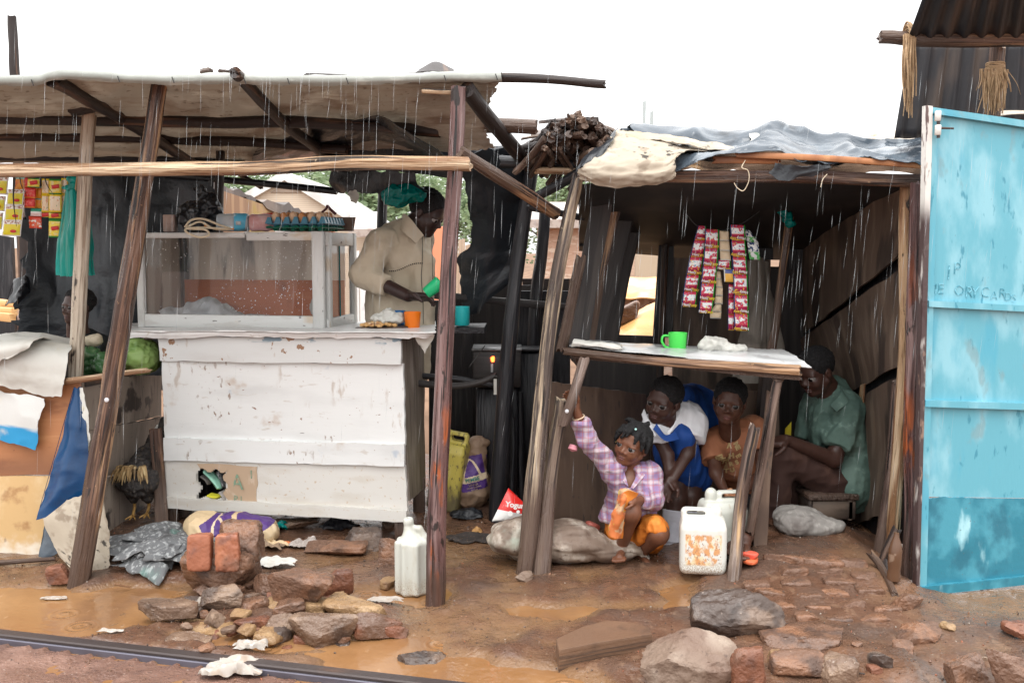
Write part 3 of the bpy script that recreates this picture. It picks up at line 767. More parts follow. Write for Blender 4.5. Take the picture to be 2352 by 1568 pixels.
tag(mk('water', Vw, np.stack([I[:-1, :-1], I[:-1, 1:], I[1:, 1:], I[1:, :-1]], -1).reshape(-1, 4), M_water, wc=Vw, base=(0, 0, 0)), kind='structure')
# the rail sunk in the mud
rl = thing('rail', 'dark wet steel rail sunk in the mud across the lower left corner', 'rail', R0)
def extr(prof, a, b, n, name, m, parent):
    V, F, Wc = [], [], []
    k = len(prof)
    for i in range(n + 1):
        p = a + (b - a) * i / n
        for (u, z) in prof:
            V.append(p + RN * u + A(0, 0, z)); Wc.append(A(u, z, np.linalg.norm(b - a) * i / n))
    for i in range(n):
        for j in range(k):
            j2 = (j + 1) % k
            F.append([i * k + j, (i + 1) * k + j, (i + 1) * k + j2, i * k + j2])
    F += [list(range(k)), list(range((n + 1) * k - 1, n * k - 1, -1))]
    return mk(name, V, F, m, parent, np.array(Wc), sharp=30)
ra, rb = R0 - RD * 1.5, R1 + RD * 2.5
extr([(-.022, -.03), (-.024, .000), (-.024, .010), (-.020, .015), (.016, .016), (.021, .012), (.021, -.03)], ra, rb, 30, 'rail_head', M_rail, rl)
extr([(-.0252, -.03), (-.0252, .001), (-.027, .003), (-.032, .003), (-.034, .000), (-.034, -.03)], ra, rb, 30, 'rail_flange', M_railb, rl)
# ================================================================== FAR BEHIND THE STALLS
M_bwall = mat('beige_siding', (.62, .52, .41), [L((.52, .42, .32), (.2, .2, 9), .48, .52, .8, k='w'), L((.50, .40, .31), 2, .55, .7, .6)], .7)
M_broof = mat('pale_metal_roofing', (.66, .65, .63), [L((.50, .49, .47), 3, .5, .7, .6)], .4)
M_bshed = mat('brown_shed_boards', (.25, .145, .085), [L((.38, .24, .14), (7, 7, .6), .5, .6, .8), L((.34, .24, .06), 1.1, .55, .62, .8), L((.20, .04, .05), 2.2, .66, .70, .8)], .7)
M_borange = mat('orange_red_wall', (.70, .27, .15), [L((.78, .42, .30), 3, .5, .7, .7)], .6)
M_bbrick = mat('pale_brick_wall', (.46, .30, .22), [L((.62, .50, .40), (3, 3, 14), .5, .6, .7), L((.34, .19, .13), (12, 12, 30), .52, .66, .7)], .8)
M_bconc = mat('stained_plaster_wall', (.46, .36, .26), [L((.55, .45, .34), (2, 2, 1), .5, .7, .7), L((.32, .24, .17), (5, 5, 2), .55, .7, .7)], .8)
M_btarp = mat('orange_translucent_tarpaulin', (.74, .40, .15), [L((.86, .62, .36), (3, 3, 3), .46, .62, .85), L((.60, .27, .07), (4, 4, 6), .56, .7, .7)], .35, bump=(.5, 8, .03))
M_bfence = mat('pale_fence_board', (.45, .33, .24), [L((.58, .46, .36), (9, 9, 1), .5, .7, .7), L((.28, .19, .13), (20, 20, 2), .55, .7, .7)], .75)
M_btimber = mat('fresh_sawn_timber', (.62, .36, .15), [L((.72, .50, .27), (30, 30, 2), .5, .7, .7), L((.40, .20, .08), (9, 9, 3), .55, .7, .7)], .55)
M_leaf = mat('haze_lightened_leaves', (.22, .30, .16), [L((.34, .41, .25), 2, .45, .65, .8), L((.13, .19, .10), 3, .52, .68, .7)], .6, transl=.35)  # leaf colour lightened to stand in for distant haze
M_trunk = mat('grey_tree_bark', (.16, .12, .09), [L((.08, .06, .05), (9, 9, 2), .5, .7, .7)], .8)
def wall(name, cs, t, m, label, cat, group=None, nu=6, nv=6, **k):
    V, F, Wc = slab(cs, t, nu, nv, **k)
    o = mk(name, V, F, m, None, Wc)
    return tag(o, label, cat, group)
# beige gabled house
hy = 17.0
hs_o = P(660, 575, hy); hs_o[2] = 0
house = thing('gabled_house', 'beige sided house with a white gable roof seen over the glass case', 'house', hs_o)
ap, el, er = P(656, 415, hy), P(470, 520, hy), P(845, 535, hy)
def flat(V): return A(V[0], V[1], 0)
V = [flat(el), flat(er), er, ap, el]; V = V + [v + A(0, 5, 0) for v in V]
mk('wall', V, [[0, 1, 2, 3, 4], [9, 8, 7, 6, 5], [1, 0, 5, 6], [2, 1, 6, 7], [4, 9, 5, 0], [3, 2, 7, 8], [4, 3, 8, 9]], M_bwall, house, smooth=False)
for s, e in ((-1, el), (1, er)):
    d = unit(e - ap); nn = A(-d[2], 0, d[0]) * (1 if s > 0 else -1); nn = nn if nn[2] > 0 else -nn
    a, b = ap + A(0, -.10, 0), e + d * .55 + A(0, -.10, 0)
    V = [a, b, b + nn * .13, a + nn * .13 + A(0, 0, .02)]; V = V + [v + A(0, 5.4, 0) for v in V]
    mk('roof', V, [[0, 1, 2, 3], [7, 6, 5, 4], [0, 4, 5, 1], [1, 5, 6, 2], [2, 6, 7, 3], [3, 7, 4, 0]], M_broof, house, smooth=False)
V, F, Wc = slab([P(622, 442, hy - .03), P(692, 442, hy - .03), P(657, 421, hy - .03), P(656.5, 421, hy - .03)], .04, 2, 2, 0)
mk('gable_triangle', V, F, mat('dark_gable_board', (.30, .23, .18)), house, Wc)  # darker brown triangle under the roof peak
# brown shed with a sloping roof and painted walls
sa, sb = P(500, 432, 9.0), P(770, 522, 12.5)
shed = thing('painted_shed', 'low brown shed with yellow and orange painted walls before the beige house', 'shed', flat((sa + sb) / 2))
def shp(t, z): p = sa + (sb - sa) * t; return A(p[0], p[1], p[2] * z)
for (t0, t1, m_, nm) in ((0, .40, M_bshed, 'board_wall'), (.402, .56, mat('white_painted_panel', (.78, .76, .74), [L((.6, .58, .56), 3, .55, .7, .6)], .6), 'white_panel'), (.562, 1, M_borange, 'orange_panel')):
    V, F, Wc = slab([shp(t0, 0), shp(t1, 0), shp(t1, .995), shp(t0, .995)], .08, 4, 4, .01)
    mk(nm, V, F, m_, shed, Wc)
V, F, Wc = slab([sa + A(-.1, -.12, -.02), sb + A(.2, -.12, -.02), sb + A(.2, -.12, .05), sa + A(-.1, -.12, .06)], .5, 30, 2, .02, rag=.05)
mk('roof', V, F, mat('dark_tin_roof', (.10, .085, .08), [L((.25, .2, .17), 4, .5, .7, .7)], .6), shed, Wc)
# pale houses to the right of the vendor
for (x0, y0, x1, y1, Yd, m_, lb, nm) in (
        (950, 520, 1042, 700, 13.0, M_borange, 'faded orange wall showing past the vendor', 'orange_wall'),
        (1235, 505, 1345, 700, 14.5, M_bbrick, 'pale brick wall seen between the black posts in the middle', 'brick_wall'),
        (1466, 540, 1560, 760, 9.0, M_bconc, 'stained plaster wall seen through the stall window', 'plaster_wall')):
    wall(nm, [flat(P(x0, y1, Yd)), flat(P(x1, y1, Yd)), P(x1, y0, Yd), P(x0, y0, Yd)], .25, m_, lb, 'wall')
for (x0, x1, y, Yd, lb) in ((1215, 1360, 486, 14.2, 'grey tiled roof over the pale brick wall in the middle'), (800, 880, 508, 15.0, 'pale tiled roof beside the vendor and the trees')):
    rr = wall('tiled_roof', [P(x0, y + 18, Yd), P(x1, y + 18, Yd), P(x1 - 6, y - 22, Yd + 2.4), P(x0 + 6, y - 22, Yd + 2.4)], .12, mat('pale_roof_tiles', (.48, .42, .38), [L((.34, .27, .24), (9, 9, 14), .5, .6, .7)], .6), lb, 'roof')
for k, (x0, x1, y0) in enumerate(((1036, 1052, 556), (1053, 1068, 548), (1069, 1082, 560), (1083, 1100, 552), (1101, 1115, 558))):
    wall('fence_board', [flat(P(x0, 690, 11.0)), flat(P(x1, 690, 11.0)), P(x1, y0, 11.0), P(x0, y0 + 3, 11.0)], .03, M_bfence, 'pale upright fence board in the fence right of the vendor', 'fence', 'boards of the pale fence behind the vendor')
for k, (x0, x1, y0) in enumerate(((812, 824, 575), (826, 840, 590), (842, 852, 570))):
    wall('fence_board', [flat(P(x0, 700, 9.5)), flat(P(x1, 700, 9.5)), P(x1, y0, 9.5), P(x0, y0 + 3, 9.5)], .03, mat('white_fence_board', (.75, .75, .74), [L((.5, .5, .5), 7, .55, .7, .7)], .5), 'white fence board just right of the glass case', 'fence', 'white fence boards right of the glass case')
# bricks and orange sheeting behind the window
bk = wall('brick_stack', [flat(P(1405, 735, 7.6)), flat(P(1560, 735, 7.6)), P(1560, 684, 7.6), P(1405, 684, 7.6)], .5, mat('stacked_grey_bricks', (.33, .22, .17), [L((.45, .35, .29), (9, 9, 14), .5, .6, .8), L((.10, .07, .06), (12, 12, 3), .63, .66, .9)], .8), 'stack of grey bricks behind the stall window', 'bricks')
V, F, Wc = sheet([[P(1400, 684, 7.45), P(1440, 690, 7.4), P(1480, 686, 7.4), P(1560, 690, 7.45)], [P(1400, 660, 7.6), P(1440, 665, 7.55), P(1480, 664, 7.6), P(1560, 660, 7.6)], [P(1400, 638, 8.1), P(1440, 636, 8.1), P(1480, 638, 8.1), P(1560, 636, 8.1)]], 24, 14, .01, .03, 3)
tag(mk('orange_sheeting', V, F, M_btarp, None, Wc), 'orange plastic sheet laid over the brick stack behind the window', 'tarpaulin')
V, F, Wc = sheet([[P(1385, 840, 6.5), P(1440, 842, 6.4), P(1520, 842, 6.5)], [P(1398, 776, 6.7), P(1450, 765, 6.6), P(1520, 770, 6.6)], [P(1420, 742, 6.9), P(1468, 722, 6.9), P(1520, 694, 6.9)], [P(1440, 742, 7.2), P(1478, 722, 7.2), P(1530, 700, 7.2)]], 30, 30, .01, .035, 3)
tag(mk('orange_sheeting', V, F, M_btarp, None, Wc), 'pale orange plastic mound low in the stall window', 'tarpaulin')
V, F = stone((.20, .10, .10), 10, 2, 5, .02); V = V @ rotm(0, -28, 0).T + P(1442, 719, 6.78)
tag(mk('loose_brick', V, F, M_brickm), 'loose brick lying on the orange mound behind the window', 'brick')
# timbers and mud bank at the far left edge
for k, (x0, y0, x1, y1, lb) in enumerate(((-60, 690, 40, 700, 'uppermost'), (-60, 712, 32, 716, 'second from the top'), (-60, 722, 30, 730, 'lowest'))):
    pole('timber', [P(x0, y0, 8.0 - .1 * k), P(x1, y1, 7.8 - .1 * k)], .035, .03, M_btimber, 'sawn orange timber at the far left edge, %s of three' % lb, 'timber', square=6, n=12)
for x0, x1, y in ((-40, 34, 668),):
    V, F = stone((.7, .5, .5), 5, 3, 8, .1); V = V + P(0, 690, 9.5) * A(1, 1, 0) + A(0, 0, .55)
    tag(mk('mud_wall', V, F, M_mudred), 'brown mud wall stub at the far left edge', 'wall')
u, v = np.meshgrid(np.linspace(-16, -3.6, 40), np.linspace(9.2, 16, 16))
hb_ = np.clip((v - 9.2) / 1.2, 0, 1) * np.clip((-3.4 - u) / .8, 0, 1) * (1.15 + .25 * fbm(np.stack([u, v, u * 0], -1) * .9, 5, 3))
Vb = np.stack([u, v, hb_ - .02], -1); I = np.arange(u.size).reshape(u.shape)
tag(mk('mud_bank', Vb.reshape(-1, 3), np.stack([I[:-1, :-1], I[:-1, 1:], I[1:, 1:], I[1:, :-1]], -1).reshape(-1, 4), M_mudfar, wc=Vb.reshape(-1, 3)), 'brown mud bank behind the far left edge', 'bank')
wall('dark_board', [flat(P(-60, 600, 8.8)), flat(P(26, 600, 8.8)), P(26, 545, 8.8), P(-60, 530, 8.8)], .05, M_soot, 'dark board standing at the far left behind the sachets', 'board')
# trees beyond
def tree(x, y, Yd, h, r, seed, label, nl=6000):
    b = P(x, y, Yd); b[2] = 0
    t = thing('tree', label, 'tree', b, 'trees far behind the stalls')
    rg = np.random.default_rng(seed)
    V, F, Wc = tube([b, b + A(.1, 0, h * .4), b + A(-.1, 0, h * .85)], [.16, .12, .04], 8)
    parts = [(V, F, Wc)]
    tips = []
    for k in range(9):
        z = h * rg.uniform(.35, .8); a = rg.uniform(0, 6.28); e = b + A(math.cos(a) * r * .7, math.sin(a) * r * .7, z + r * .5)
        parts.append(tube([b + A(0, 0, z), (b + A(0, 0, z) + e) / 2 + A(0, 0, .1), e], [.06, .04, .015], 6)); tips.append(e)
    V, F, Wc = join(*parts)
    mk('trunk', V, F, M_trunk, t, Wc)
    tips += [b + A(0, 0, h * .9), b + A(.3, 0, h)]
    c = np.array(tips)[rg.integers(0, len(tips), nl)] + rg.normal(size=(nl, 3)) * r * .30
    n_ = rg.normal(size=(nl, 3)); n_ /= np.linalg.norm(n_, axis=1, keepdims=True)
    u = np.cross(n_, [0, 0, 1.0]) + 1e-3; u /= np.linalg.norm(u, axis=1, keepdims=True); v = np.cross(n_, u)
    s_ = (rg.uniform(.035, .075, nl) * (r / 1.2))[:, None]
    V = np.stack([c - u * s_, c + v * s_ * .5, c + u * s_, c - v * s_ * .5], 1).reshape(-1, 3)
    mk('crown', V, np.arange(len(V)).reshape(-1, 4), M_leaf, t, smooth=False)
tree(545, 480, 30, 3.6, 1.5, 1, 'pale green tree rising left of the gabled house', 6500)
tree(870, 500, 24, 3.0, 1.7, 2, 'pale green tree between the gabled house and the vendor', 6500)
tree(800, 500, 33, 4.0, 2.0, 3, 'distant pale tree just right of the gable', 6500)
tree(1110, 560, 30, 2.6, 1.6, 4, 'low pale tree right of the brown front post', 6500)
tree(1270, 470, 34, 3.6, 1.8, 5, 'distant pale tree behind the tiled roof in the middle', 6500)
# poles against the sky
pole('utility_pole', [flat(P(34, 175, 11)), P(34, 175, 11), P(27, 38, 11)], .06, .045, M_dark, 'dark utility pole against the sky at the upper left', 'pole', wob=0)
pole('sky_post', [flat(P(1480, 320, 11)), P(1480, 233, 11)], .022, .018, mat('pale_metal_pole', (.42, .47, .47), [], .5), 'taller of two thin grey poles above the stall roof', 'pole', wob=0)
pole('sky_post', [flat(P(1497, 320, 11)), P(1497, 256, 11)], .020, .017, bpy.data.materials['pale_metal_pole'], 'shorter of two thin grey poles above the stall roof', 'pole', wob=0)
# ================================================================== LEFT STALL: posts, roof, sheets
def below(p, d=.12): return np.asarray(p, float) - A(0, 0, d)
a0 = on(178, 1335)
pole('stall_post', [below(a0, .06) + A(-.01, 0, 0), P(258, 880, 4.16), P(318, 500, 4.17), P(366, 195, 4.17)], .057, .039, M_post, 'thick split brown post leaning right, in front of the left counter', 'post', n=20, lump=.13, square=.8, flat=.8)
pole('stall_post', [flat(P(172, 1200, 4.62)), P(172, 900, 4.62), P(187, 600, 4.62), P(206, 262, 4.62)], .036, .031, M_pale, 'pale barkless post with the child’s head behind it'.replace('’', "'"), 'post', n=16, lump=.05)
c0 = on(997, 1388)
pole('stall_post', [below(c0, .06), P(1012, 1050, 3.90), P(1032, 600, 3.94), P(1052, 203, 3.96)], .040, .029, M_red, 'straight red brown post in front of the vendor', 'post', n=20, lump=.05)
pole('front_rail_beam', [P(-420, 394, 4.07), P(200, 392, 4.045), P(560, 384, 3.98), P(860, 374, 3.90), P(1080, 378, 3.855)], .026, .029, M_tan, 'long pale split log nailed across the front of the left stall', 'beam', n=18, lump=.10)
# canvas roof
V, F, Wc = sheet([
    [P(-420, 186, 4.02), P(130, 178, 4.02), P(365, 182, 4.02), P(560, 182, 4.02), P(760, 184, 4.02), P(960, 182, 4.02), P(1152, 178, 4.02)],
    [P(-420, 262, 4.7), P(130, 262, 4.7), P(365, 262, 4.7), P(560, 262, 4.7), P(760, 250, 4.6), P(960, 245, 4.35), P(1122, 240, 4.15)],
    [P(-420, 312, 5.4), P(130, 310, 5.4), P(365, 312, 5.4), P(560, 318, 5.4), P(790, 298, 5.0), P(960, 296, 4.55), P(1112, 296, 4.25)],
    [P(-420, 376, 6.4), P(130, 376, 6.4), P(365, 376, 6.4), P(560, 376, 6.3), P(790, 345, 5.4), P(1020, 352, 4.65), P(1136, 345, 4.35)]], 130, 60, .003, .014, 5, 4, rag=.008)
roof = thing('canvas_roof', 'stained canvas roof stretched over the left stall with a pale hem', 'roof', P(500, 180, 4.02))
mk('canvas', V, F, M_tarp, roof, Wc)
hem = []
for x, y in ((-420, 186), (-200, 182), (60, 184), (140, 170), (365, 181), (490, 180), (560, 180), (760, 183), (900, 180), (1040, 176), (1152, 178)):
    hem.append((x, y))
V, F, Wc = sheet([[P(x, y + 13 - (3 if x > 900 else 0), 3.965) for x, y in hem], [P(x, y + 4, 3.955) for x, y in hem], [P(x, y - 7, 3.965) for x, y in hem], [P(x, y - 10, 4.03) for x, y in hem]], 120, 12, .003, .006, 9, 12, rag=.004)
mk('hem', V, F, M_hem, roof, Wc)
for x, y in ((72, 190), (270, 182), (395, 184), (560, 186), (660, 187), (795, 186), (1020, 180), (1138, 177)):
    V, F, Wc = tube([P(x, y - 7, 3.944), P(x + 5, y + 7, 3.944)], [.0022, .0022], 6)
    mk('nail', V, F, M_wire, roof, Wc)
# logs and rafters
pole('roof_log', [P(700, 180, 4.06), P(1150, 178, 4.05), P(1390, 194, 4.0)], .022, .016, M_dark, 'thin dark log sticking out of the canvas roof to the right', 'log')
RF = [('rafter', [(120, 184, 4.0), (300, 282, 4.85), (450, 380, 5.9)], .030, .028, M_dark, 'dark round rafter over the leaning post, rising to the left'),
      ('rafter', [(540, 168, 3.91), (650, 280, 4.7), (770, 372, 5.6)], .024, .030, M_dark, 'broken ended rafter poking through the middle of the roof hem'),
      ('purlin', [(-420, 261, 4.75), (300, 277, 4.75), (700, 283, 4.72), (1010, 303, 4.5)], .030, .026, M_dark, 'front purlin under the canvas roof, nearest the hem'),
      ('purlin', [(-420, 308, 5.4), (300, 317, 5.4), (600, 329, 5.35), (800, 345, 5.2)], .028, .025, M_dark, 'middle purlin under the canvas roof'),
      ('purlin', [(-420, 363, 6.2), (250, 363, 6.2), (560, 377, 6.15)], .030, .028, M_soot, 'rear purlin under the canvas roof above the black sheet'),
      ('cross_log', [(165, 252, 4.58), (246, 232, 4.56)], .030, .034, M_dark, 'short forked log resting on top of the pale post'),
      ('brace_log', [(1072, 205, 3.98), (1130, 280, 4.25), (1215, 382, 4.8)], .034, .032, M_dark, 'upper dark log running back from the top of the red brown post'),
      ('brace_log', [(1056, 348, 3.92), (1150, 410, 4.1), (1275, 490, 4.45)], .024, .030, M_post, 'wet brown log slanting down right from the red brown post'),
      ('roof_log', [(1090, 287, 4.4), (1232, 293, 4.35)], .034, .034, M_post, 'sawn log end sticking out beside the firewood heap'),
      ('back_post', [(500, 760, 5.9), (503, 450, 5.9), (508, 285, 5.9)], .030, .024, M_dark, 'dark back post behind the black plastic bag'),
      ('black_pipe', [(380, 402, 6.05), (560, 418, 6.0), (775, 440, 5.9)], .021, .021, M_black, 'black pipe running across under the back of the canvas roof'),
      ('back_post', [(878, 560, 6.2), (880, 430, 6.2)], .030, .030, M_soot, 'short black post behind the teal bag'),
      ('back_log', [(548, 398, 6.1), (600, 430, 6.0)], .016, .016, M_dark, 'short brown stick wedged above the black pipe')]
for nm, ps, r0, r1, m_, lb in RF:
    pole(nm, [P(*q) for q in ps], r0, r1, m_, lb, 'log' if 'log' in nm else 'post' if 'post' in nm else 'pipe' if 'pipe' in nm else 'beam', lump=.03 if 'pipe' in nm else .09, rough_end=.02 if 'rafter' in nm else .008)
V, F, Wc = box(P(1018, 212, 3.99), (.085, .012, .009), rotm(0, 3, 0)); tag(mk('wood_wedge', V, F, M_tan, None, Wc), 'flat pale stick laid on top of the red brown post', 'stick')
V, F, Wc = sheet([[P(955, 168, 4.1), P(1000, 163, 4.1), P(1050, 168, 4.1)], [P(965, 158, 4.3), P(1000, 142, 4.3), P(1040, 158, 4.3)], [P(960, 166, 4.6), P(1000, 150, 4.6), P(1045, 168, 4.6)]], 14, 12, .004, .004, 9)
tag(mk('roof_board', V, F, M_dark, None, Wc), 'curled brown board lying on top of the canvas roof', 'board')
for x, y, x2 in ((462, 164, 490), (506, 166, 532)):
    V, F = stone((.05, .05, .022), 4, 4, x, .1); V = V + P(x + 12, y, 4.1)
    tag(mk('roof_stone', V, F, M_stoned), 'small dark stone on the roof hem, %s of the pair' % ('left' if x < 500 else 'right'), 'stone')
# black sheets
def cloth(name, rows, nu, nv, m, label, cat='plastic sheet', parent=None, **k):
    V, F, Wc = sheet(rows, nu, nv, **k)
    o = mk(name, V, F, m, parent, Wc)
    return tag(o, label, cat) if parent is None else o
cloth('black_sheet', [[P(38, 390, 5.95), P(150, 390, 6.05), P(260, 390, 6.0), P(380, 395, 6.1), P(500, 400, 6.0)], [P(60, 560, 5.95), P(150, 560, 6.05), P(270, 560, 5.95), P(380, 560, 6.05), P(490, 560, 5.95)], [P(45, 690, 5.9), P(150, 690, 6.0), P(260, 700, 5.9), P(380, 700, 6.0), P(480, 700, 5.9)], [P(30, 800, 5.85), P(150, 820, 5.95), P(260, 900, 5.9), P(380, 900, 5.95), P(470, 900, 5.9)]], 80, 70, M_blackg, 'black polythene sheet hung as the back wall of the left stall', wr=.035, ws=3.0, rag=.03, stretch=(1.6, .7))
cloth('black_flap', [[P(36, 640, 5.85), P(60, 632, 5.8), P(72, 650, 5.85)], [P(30, 668, 5.8), P(52, 660, 5.75), P(70, 672, 5.8)], [P(16, 705, 5.75), P(40, 690, 5.7), P(46, 700, 5.8)]], 14, 16, M_black, 'torn black plastic corner at the far left edge of the black sheet', wr=.02, ws=9, rag=.01)
cloth('black_sheet', [[P(755, 395, 5.6), P(860, 392, 5.3), P(960, 398, 5.1), P(1060, 402, 5.0), P(1200, 395, 5.1)], [P(752, 330, 5.5), P(860, 300, 5.2), P(960, 315, 5.0), P(1060, 345, 4.9), P(1215, 345, 5.0)], [P(600, 320, 5.7), P(800, 290, 5.2), P(960, 290, 5.1), P(1050, 340, 5.0), P(1200, 350, 5.1)], [P(560, 355, 6.2), P(800, 330, 6.2), P(960, 330, 6.1), P(1080, 350, 5.9), P(1200, 380, 5.8)]], 60, 44, M_black, 'black plastic under-roof sagging above the vendor', wr=.03, ws=3)
cloth('black_sheet', [[P(758, 392, 5.62), P(860, 392, 5.35), P(950, 396, 5.1)], [P(757, 420, 5.62), P(860, 425, 5.35), P(960, 428, 5.1)], [P(768, 440, 5.62), P(860, 446, 5.35), P(1000, 445, 5.1)]], 30, 14, M_black, 'black plastic valance with a knotted tail, left of the teal bag', wr=.012, ws=6, rag=.012)
cloth('black_sheet', [[P(1060, 370, 4.75), P(1120, 345, 4.75), P(1180, 370, 4.9), P(1225, 380, 5.0)], [P(1070, 450, 4.95), P(1130, 450, 4.95), P(1180, 450, 5.05), P(1215, 450, 5.1)], [P(1082, 555, 5.2), P(1130, 560, 5.15), P(1180, 560, 5.2), P(1215, 540, 5.2)], [P(1050, 600, 5.3), P(1110, 610, 5.2), P(1160, 590, 5.2), P(1200, 600, 5.2)], [P(1060, 720, 5.35), P(1090, 720, 5.3), P(1110, 700, 5.25), P(1190, 640, 5.25)]], 50, 60, M_blackg, 'black plastic wall hanging behind the red brown post', wr=.03, ws=3.5, rag=.01)
cloth('black_sheet', [[P(590, 345, 5.5), P(720, 300, 5.0), P(850, 268, 4.5), P(930, 300, 4.45), P(1040, 376, 4.5)], [P(580, 365, 5.7), P(720, 335, 5.3), P(850, 310, 4.9), P(940, 330, 4.7), P(1040, 385, 4.65)], [P(575, 385, 6.1), P(720, 378, 6.0), P(850, 372, 5.7), P(950, 372, 5.3), P(1045, 396, 4.9)]], 50, 30, M_black, 'black plastic lining under the right half of the canvas roof', wr=.02, ws=4, rag=.006)
cloth('tarpaulin_rag', [[P(1770, 402, 4.15), P(1800, 412, 4.14), P(1850, 406, 4.15), P(1905, 392, 4.16)], [P(1775, 380, 4.16), P(1810, 380, 4.15), P(1860, 378, 4.15), P(1905, 376, 4.16)]], 26, 10, M_black, 'black plastic drooping under the long orange lath', wr=.015, ws=10, rag=.012)
cloth('white_rag', [[P(1722, 330, 4.40), P(1748, 336, 4.38), P(1762, 322, 4.42)], [P(1724, 312, 4.55), P(1742, 310, 4.53), P(1750, 308, 4.6)]], 14, 10, M_sackw, 'pale torn cloth showing between the folds of the wet tarpaulin', wr=.01, ws=12, rag=.012)
cloth('tarpaulin_edge', [[P(1440, 316, 4.42), P(1560, 332, 4.36), P(1680, 352, 4.28)], [P(1440, 306, 4.5), P(1560, 318, 4.46), P(1690, 338, 4.4)]], 40, 8, M_canv, 'cream canvas strip along the crest of the right roof', wr=.014, ws=9, rag=.010)
cloth('knotted_plastic', [[P(806, 436, 5.3), P(818, 438, 5.3)], [P(800, 446, 5.28), P(826, 448, 5.3)], [P(804, 462, 5.28), P(820, 470, 5.3)]], 8, 10, M_sackw, 'white knotted plastic tail hanging left of the teal bag', 'plastic', wr=.01, ws=20, rag=.008)
# the hidden back walling of the middle bay: dark boards and posts
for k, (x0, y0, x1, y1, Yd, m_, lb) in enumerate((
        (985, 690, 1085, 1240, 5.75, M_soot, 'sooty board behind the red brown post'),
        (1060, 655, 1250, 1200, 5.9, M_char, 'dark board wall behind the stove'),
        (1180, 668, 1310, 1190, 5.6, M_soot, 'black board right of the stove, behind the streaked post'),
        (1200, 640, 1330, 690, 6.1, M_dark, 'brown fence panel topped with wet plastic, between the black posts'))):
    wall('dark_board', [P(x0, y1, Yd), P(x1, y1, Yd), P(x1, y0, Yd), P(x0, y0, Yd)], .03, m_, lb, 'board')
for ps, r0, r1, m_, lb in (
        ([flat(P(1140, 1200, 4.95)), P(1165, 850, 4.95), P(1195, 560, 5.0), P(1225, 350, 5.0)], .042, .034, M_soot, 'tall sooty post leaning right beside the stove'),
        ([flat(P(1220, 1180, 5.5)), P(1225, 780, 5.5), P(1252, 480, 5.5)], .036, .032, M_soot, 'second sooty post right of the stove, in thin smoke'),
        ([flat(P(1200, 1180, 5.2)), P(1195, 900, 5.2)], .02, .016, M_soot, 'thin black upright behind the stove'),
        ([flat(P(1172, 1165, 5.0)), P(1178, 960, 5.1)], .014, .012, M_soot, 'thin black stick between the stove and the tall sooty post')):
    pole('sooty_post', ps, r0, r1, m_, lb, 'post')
pole('rail_bar', [P(980, 674, 5.3), P(1100, 688, 5.35), P(1320, 706, 5.5)], .020, .020, M_char, 'dark horizontal bar behind the cyan mug', 'bar', square=4)
pole('tie_bar', [P(1215, 476, 4.9), P(1340, 500, 5.0)], .018, .018, M_soot, 'black bar tied between the middle posts', 'bar')
pole('tie_bar', [P(1232, 392, 4.6), P(1335, 395, 4.55)], .017, .016, M_tan, 'pale pole end under the firewood heap', 'pole')
pole('tie_bar', [P(1150, 372, 4.7), P(1330, 378, 4.6)], .028, .028, M_soot, 'thick black pole carrying the firewood heap', 'pole')
pole('tie_bar', [P(1215, 462, 4.6), P(1330, 395, 4.5)], .022, .022, M_soot, 'black slanting strut under the firewood heap', 'pole')
# ================================================================== LEFT COUNTER
lc = thing('left_counter', 'low board counter at the left edge hung with sacks', 'counter', flat(P(100, 1200, 4.5)))
LY = 4.50
for cs, m_, nm, g in (
        ([P(-420, 1096, LY), P(192, 1090, LY - .02), P(185, 870, LY), P(-420, 884, LY)], M_plyo, 'orange_panel', 'v'),
        ([P(-420, 1300, LY - .03), P(170, 1288, LY - .04), P(170, 1094, LY - .035), P(-420, 1098, LY - .02)], M_plyy, 'yellow_panel', 'v')):
    V, F, Wc = slab(cs, .02, 14, 10, .006, rag=.004, grain=g)
    mk(nm, V, F, m_, lc, Wc)
# its grey side boards, running back
for j, (yf0, yf1, yb0, yb1, lb) in enumerate(((868, 990, 862, 955, 'side_board'), (992, 1110, 957, 1062, 'side_board'), (1112, 1240, 1064, 1178, 'side_board'))):
    V, F, Wc = slab([P(192, yf1, 4.5), P(372, yb1, 5.35), P(372, yb0, 5.35), P(192, yf0, 4.5)], .02, 16, 8, .006, rag=.004, grain='u')
    mk(lb, V, F, M_greyb, lc, Wc)
V, F, Wc = slab([P(-420, 872, LY + .02), P(200, 872, LY + .02), P(345, 846, 5.3), P(-420, 840, 5.3)], .03, 8, 6, .004)
mk('counter_top', V, F, M_dark, lc, Wc)
pole('counter_edge', [P(150, 876, 4.46), P(250, 862, 4.45), P(338, 850, 4.55)], .016, .012, M_tan, 'split pale stick along the edge of the left counter', 'stick', rough_end=.03, square=1)
pole('ground_stick', [on(-60, 1302) + A(0, 0, .01), on(130, 1290) + A(0, 0, .015)], .014, .010, M_post, 'split stick lying along the foot of the yellow board', 'stick')
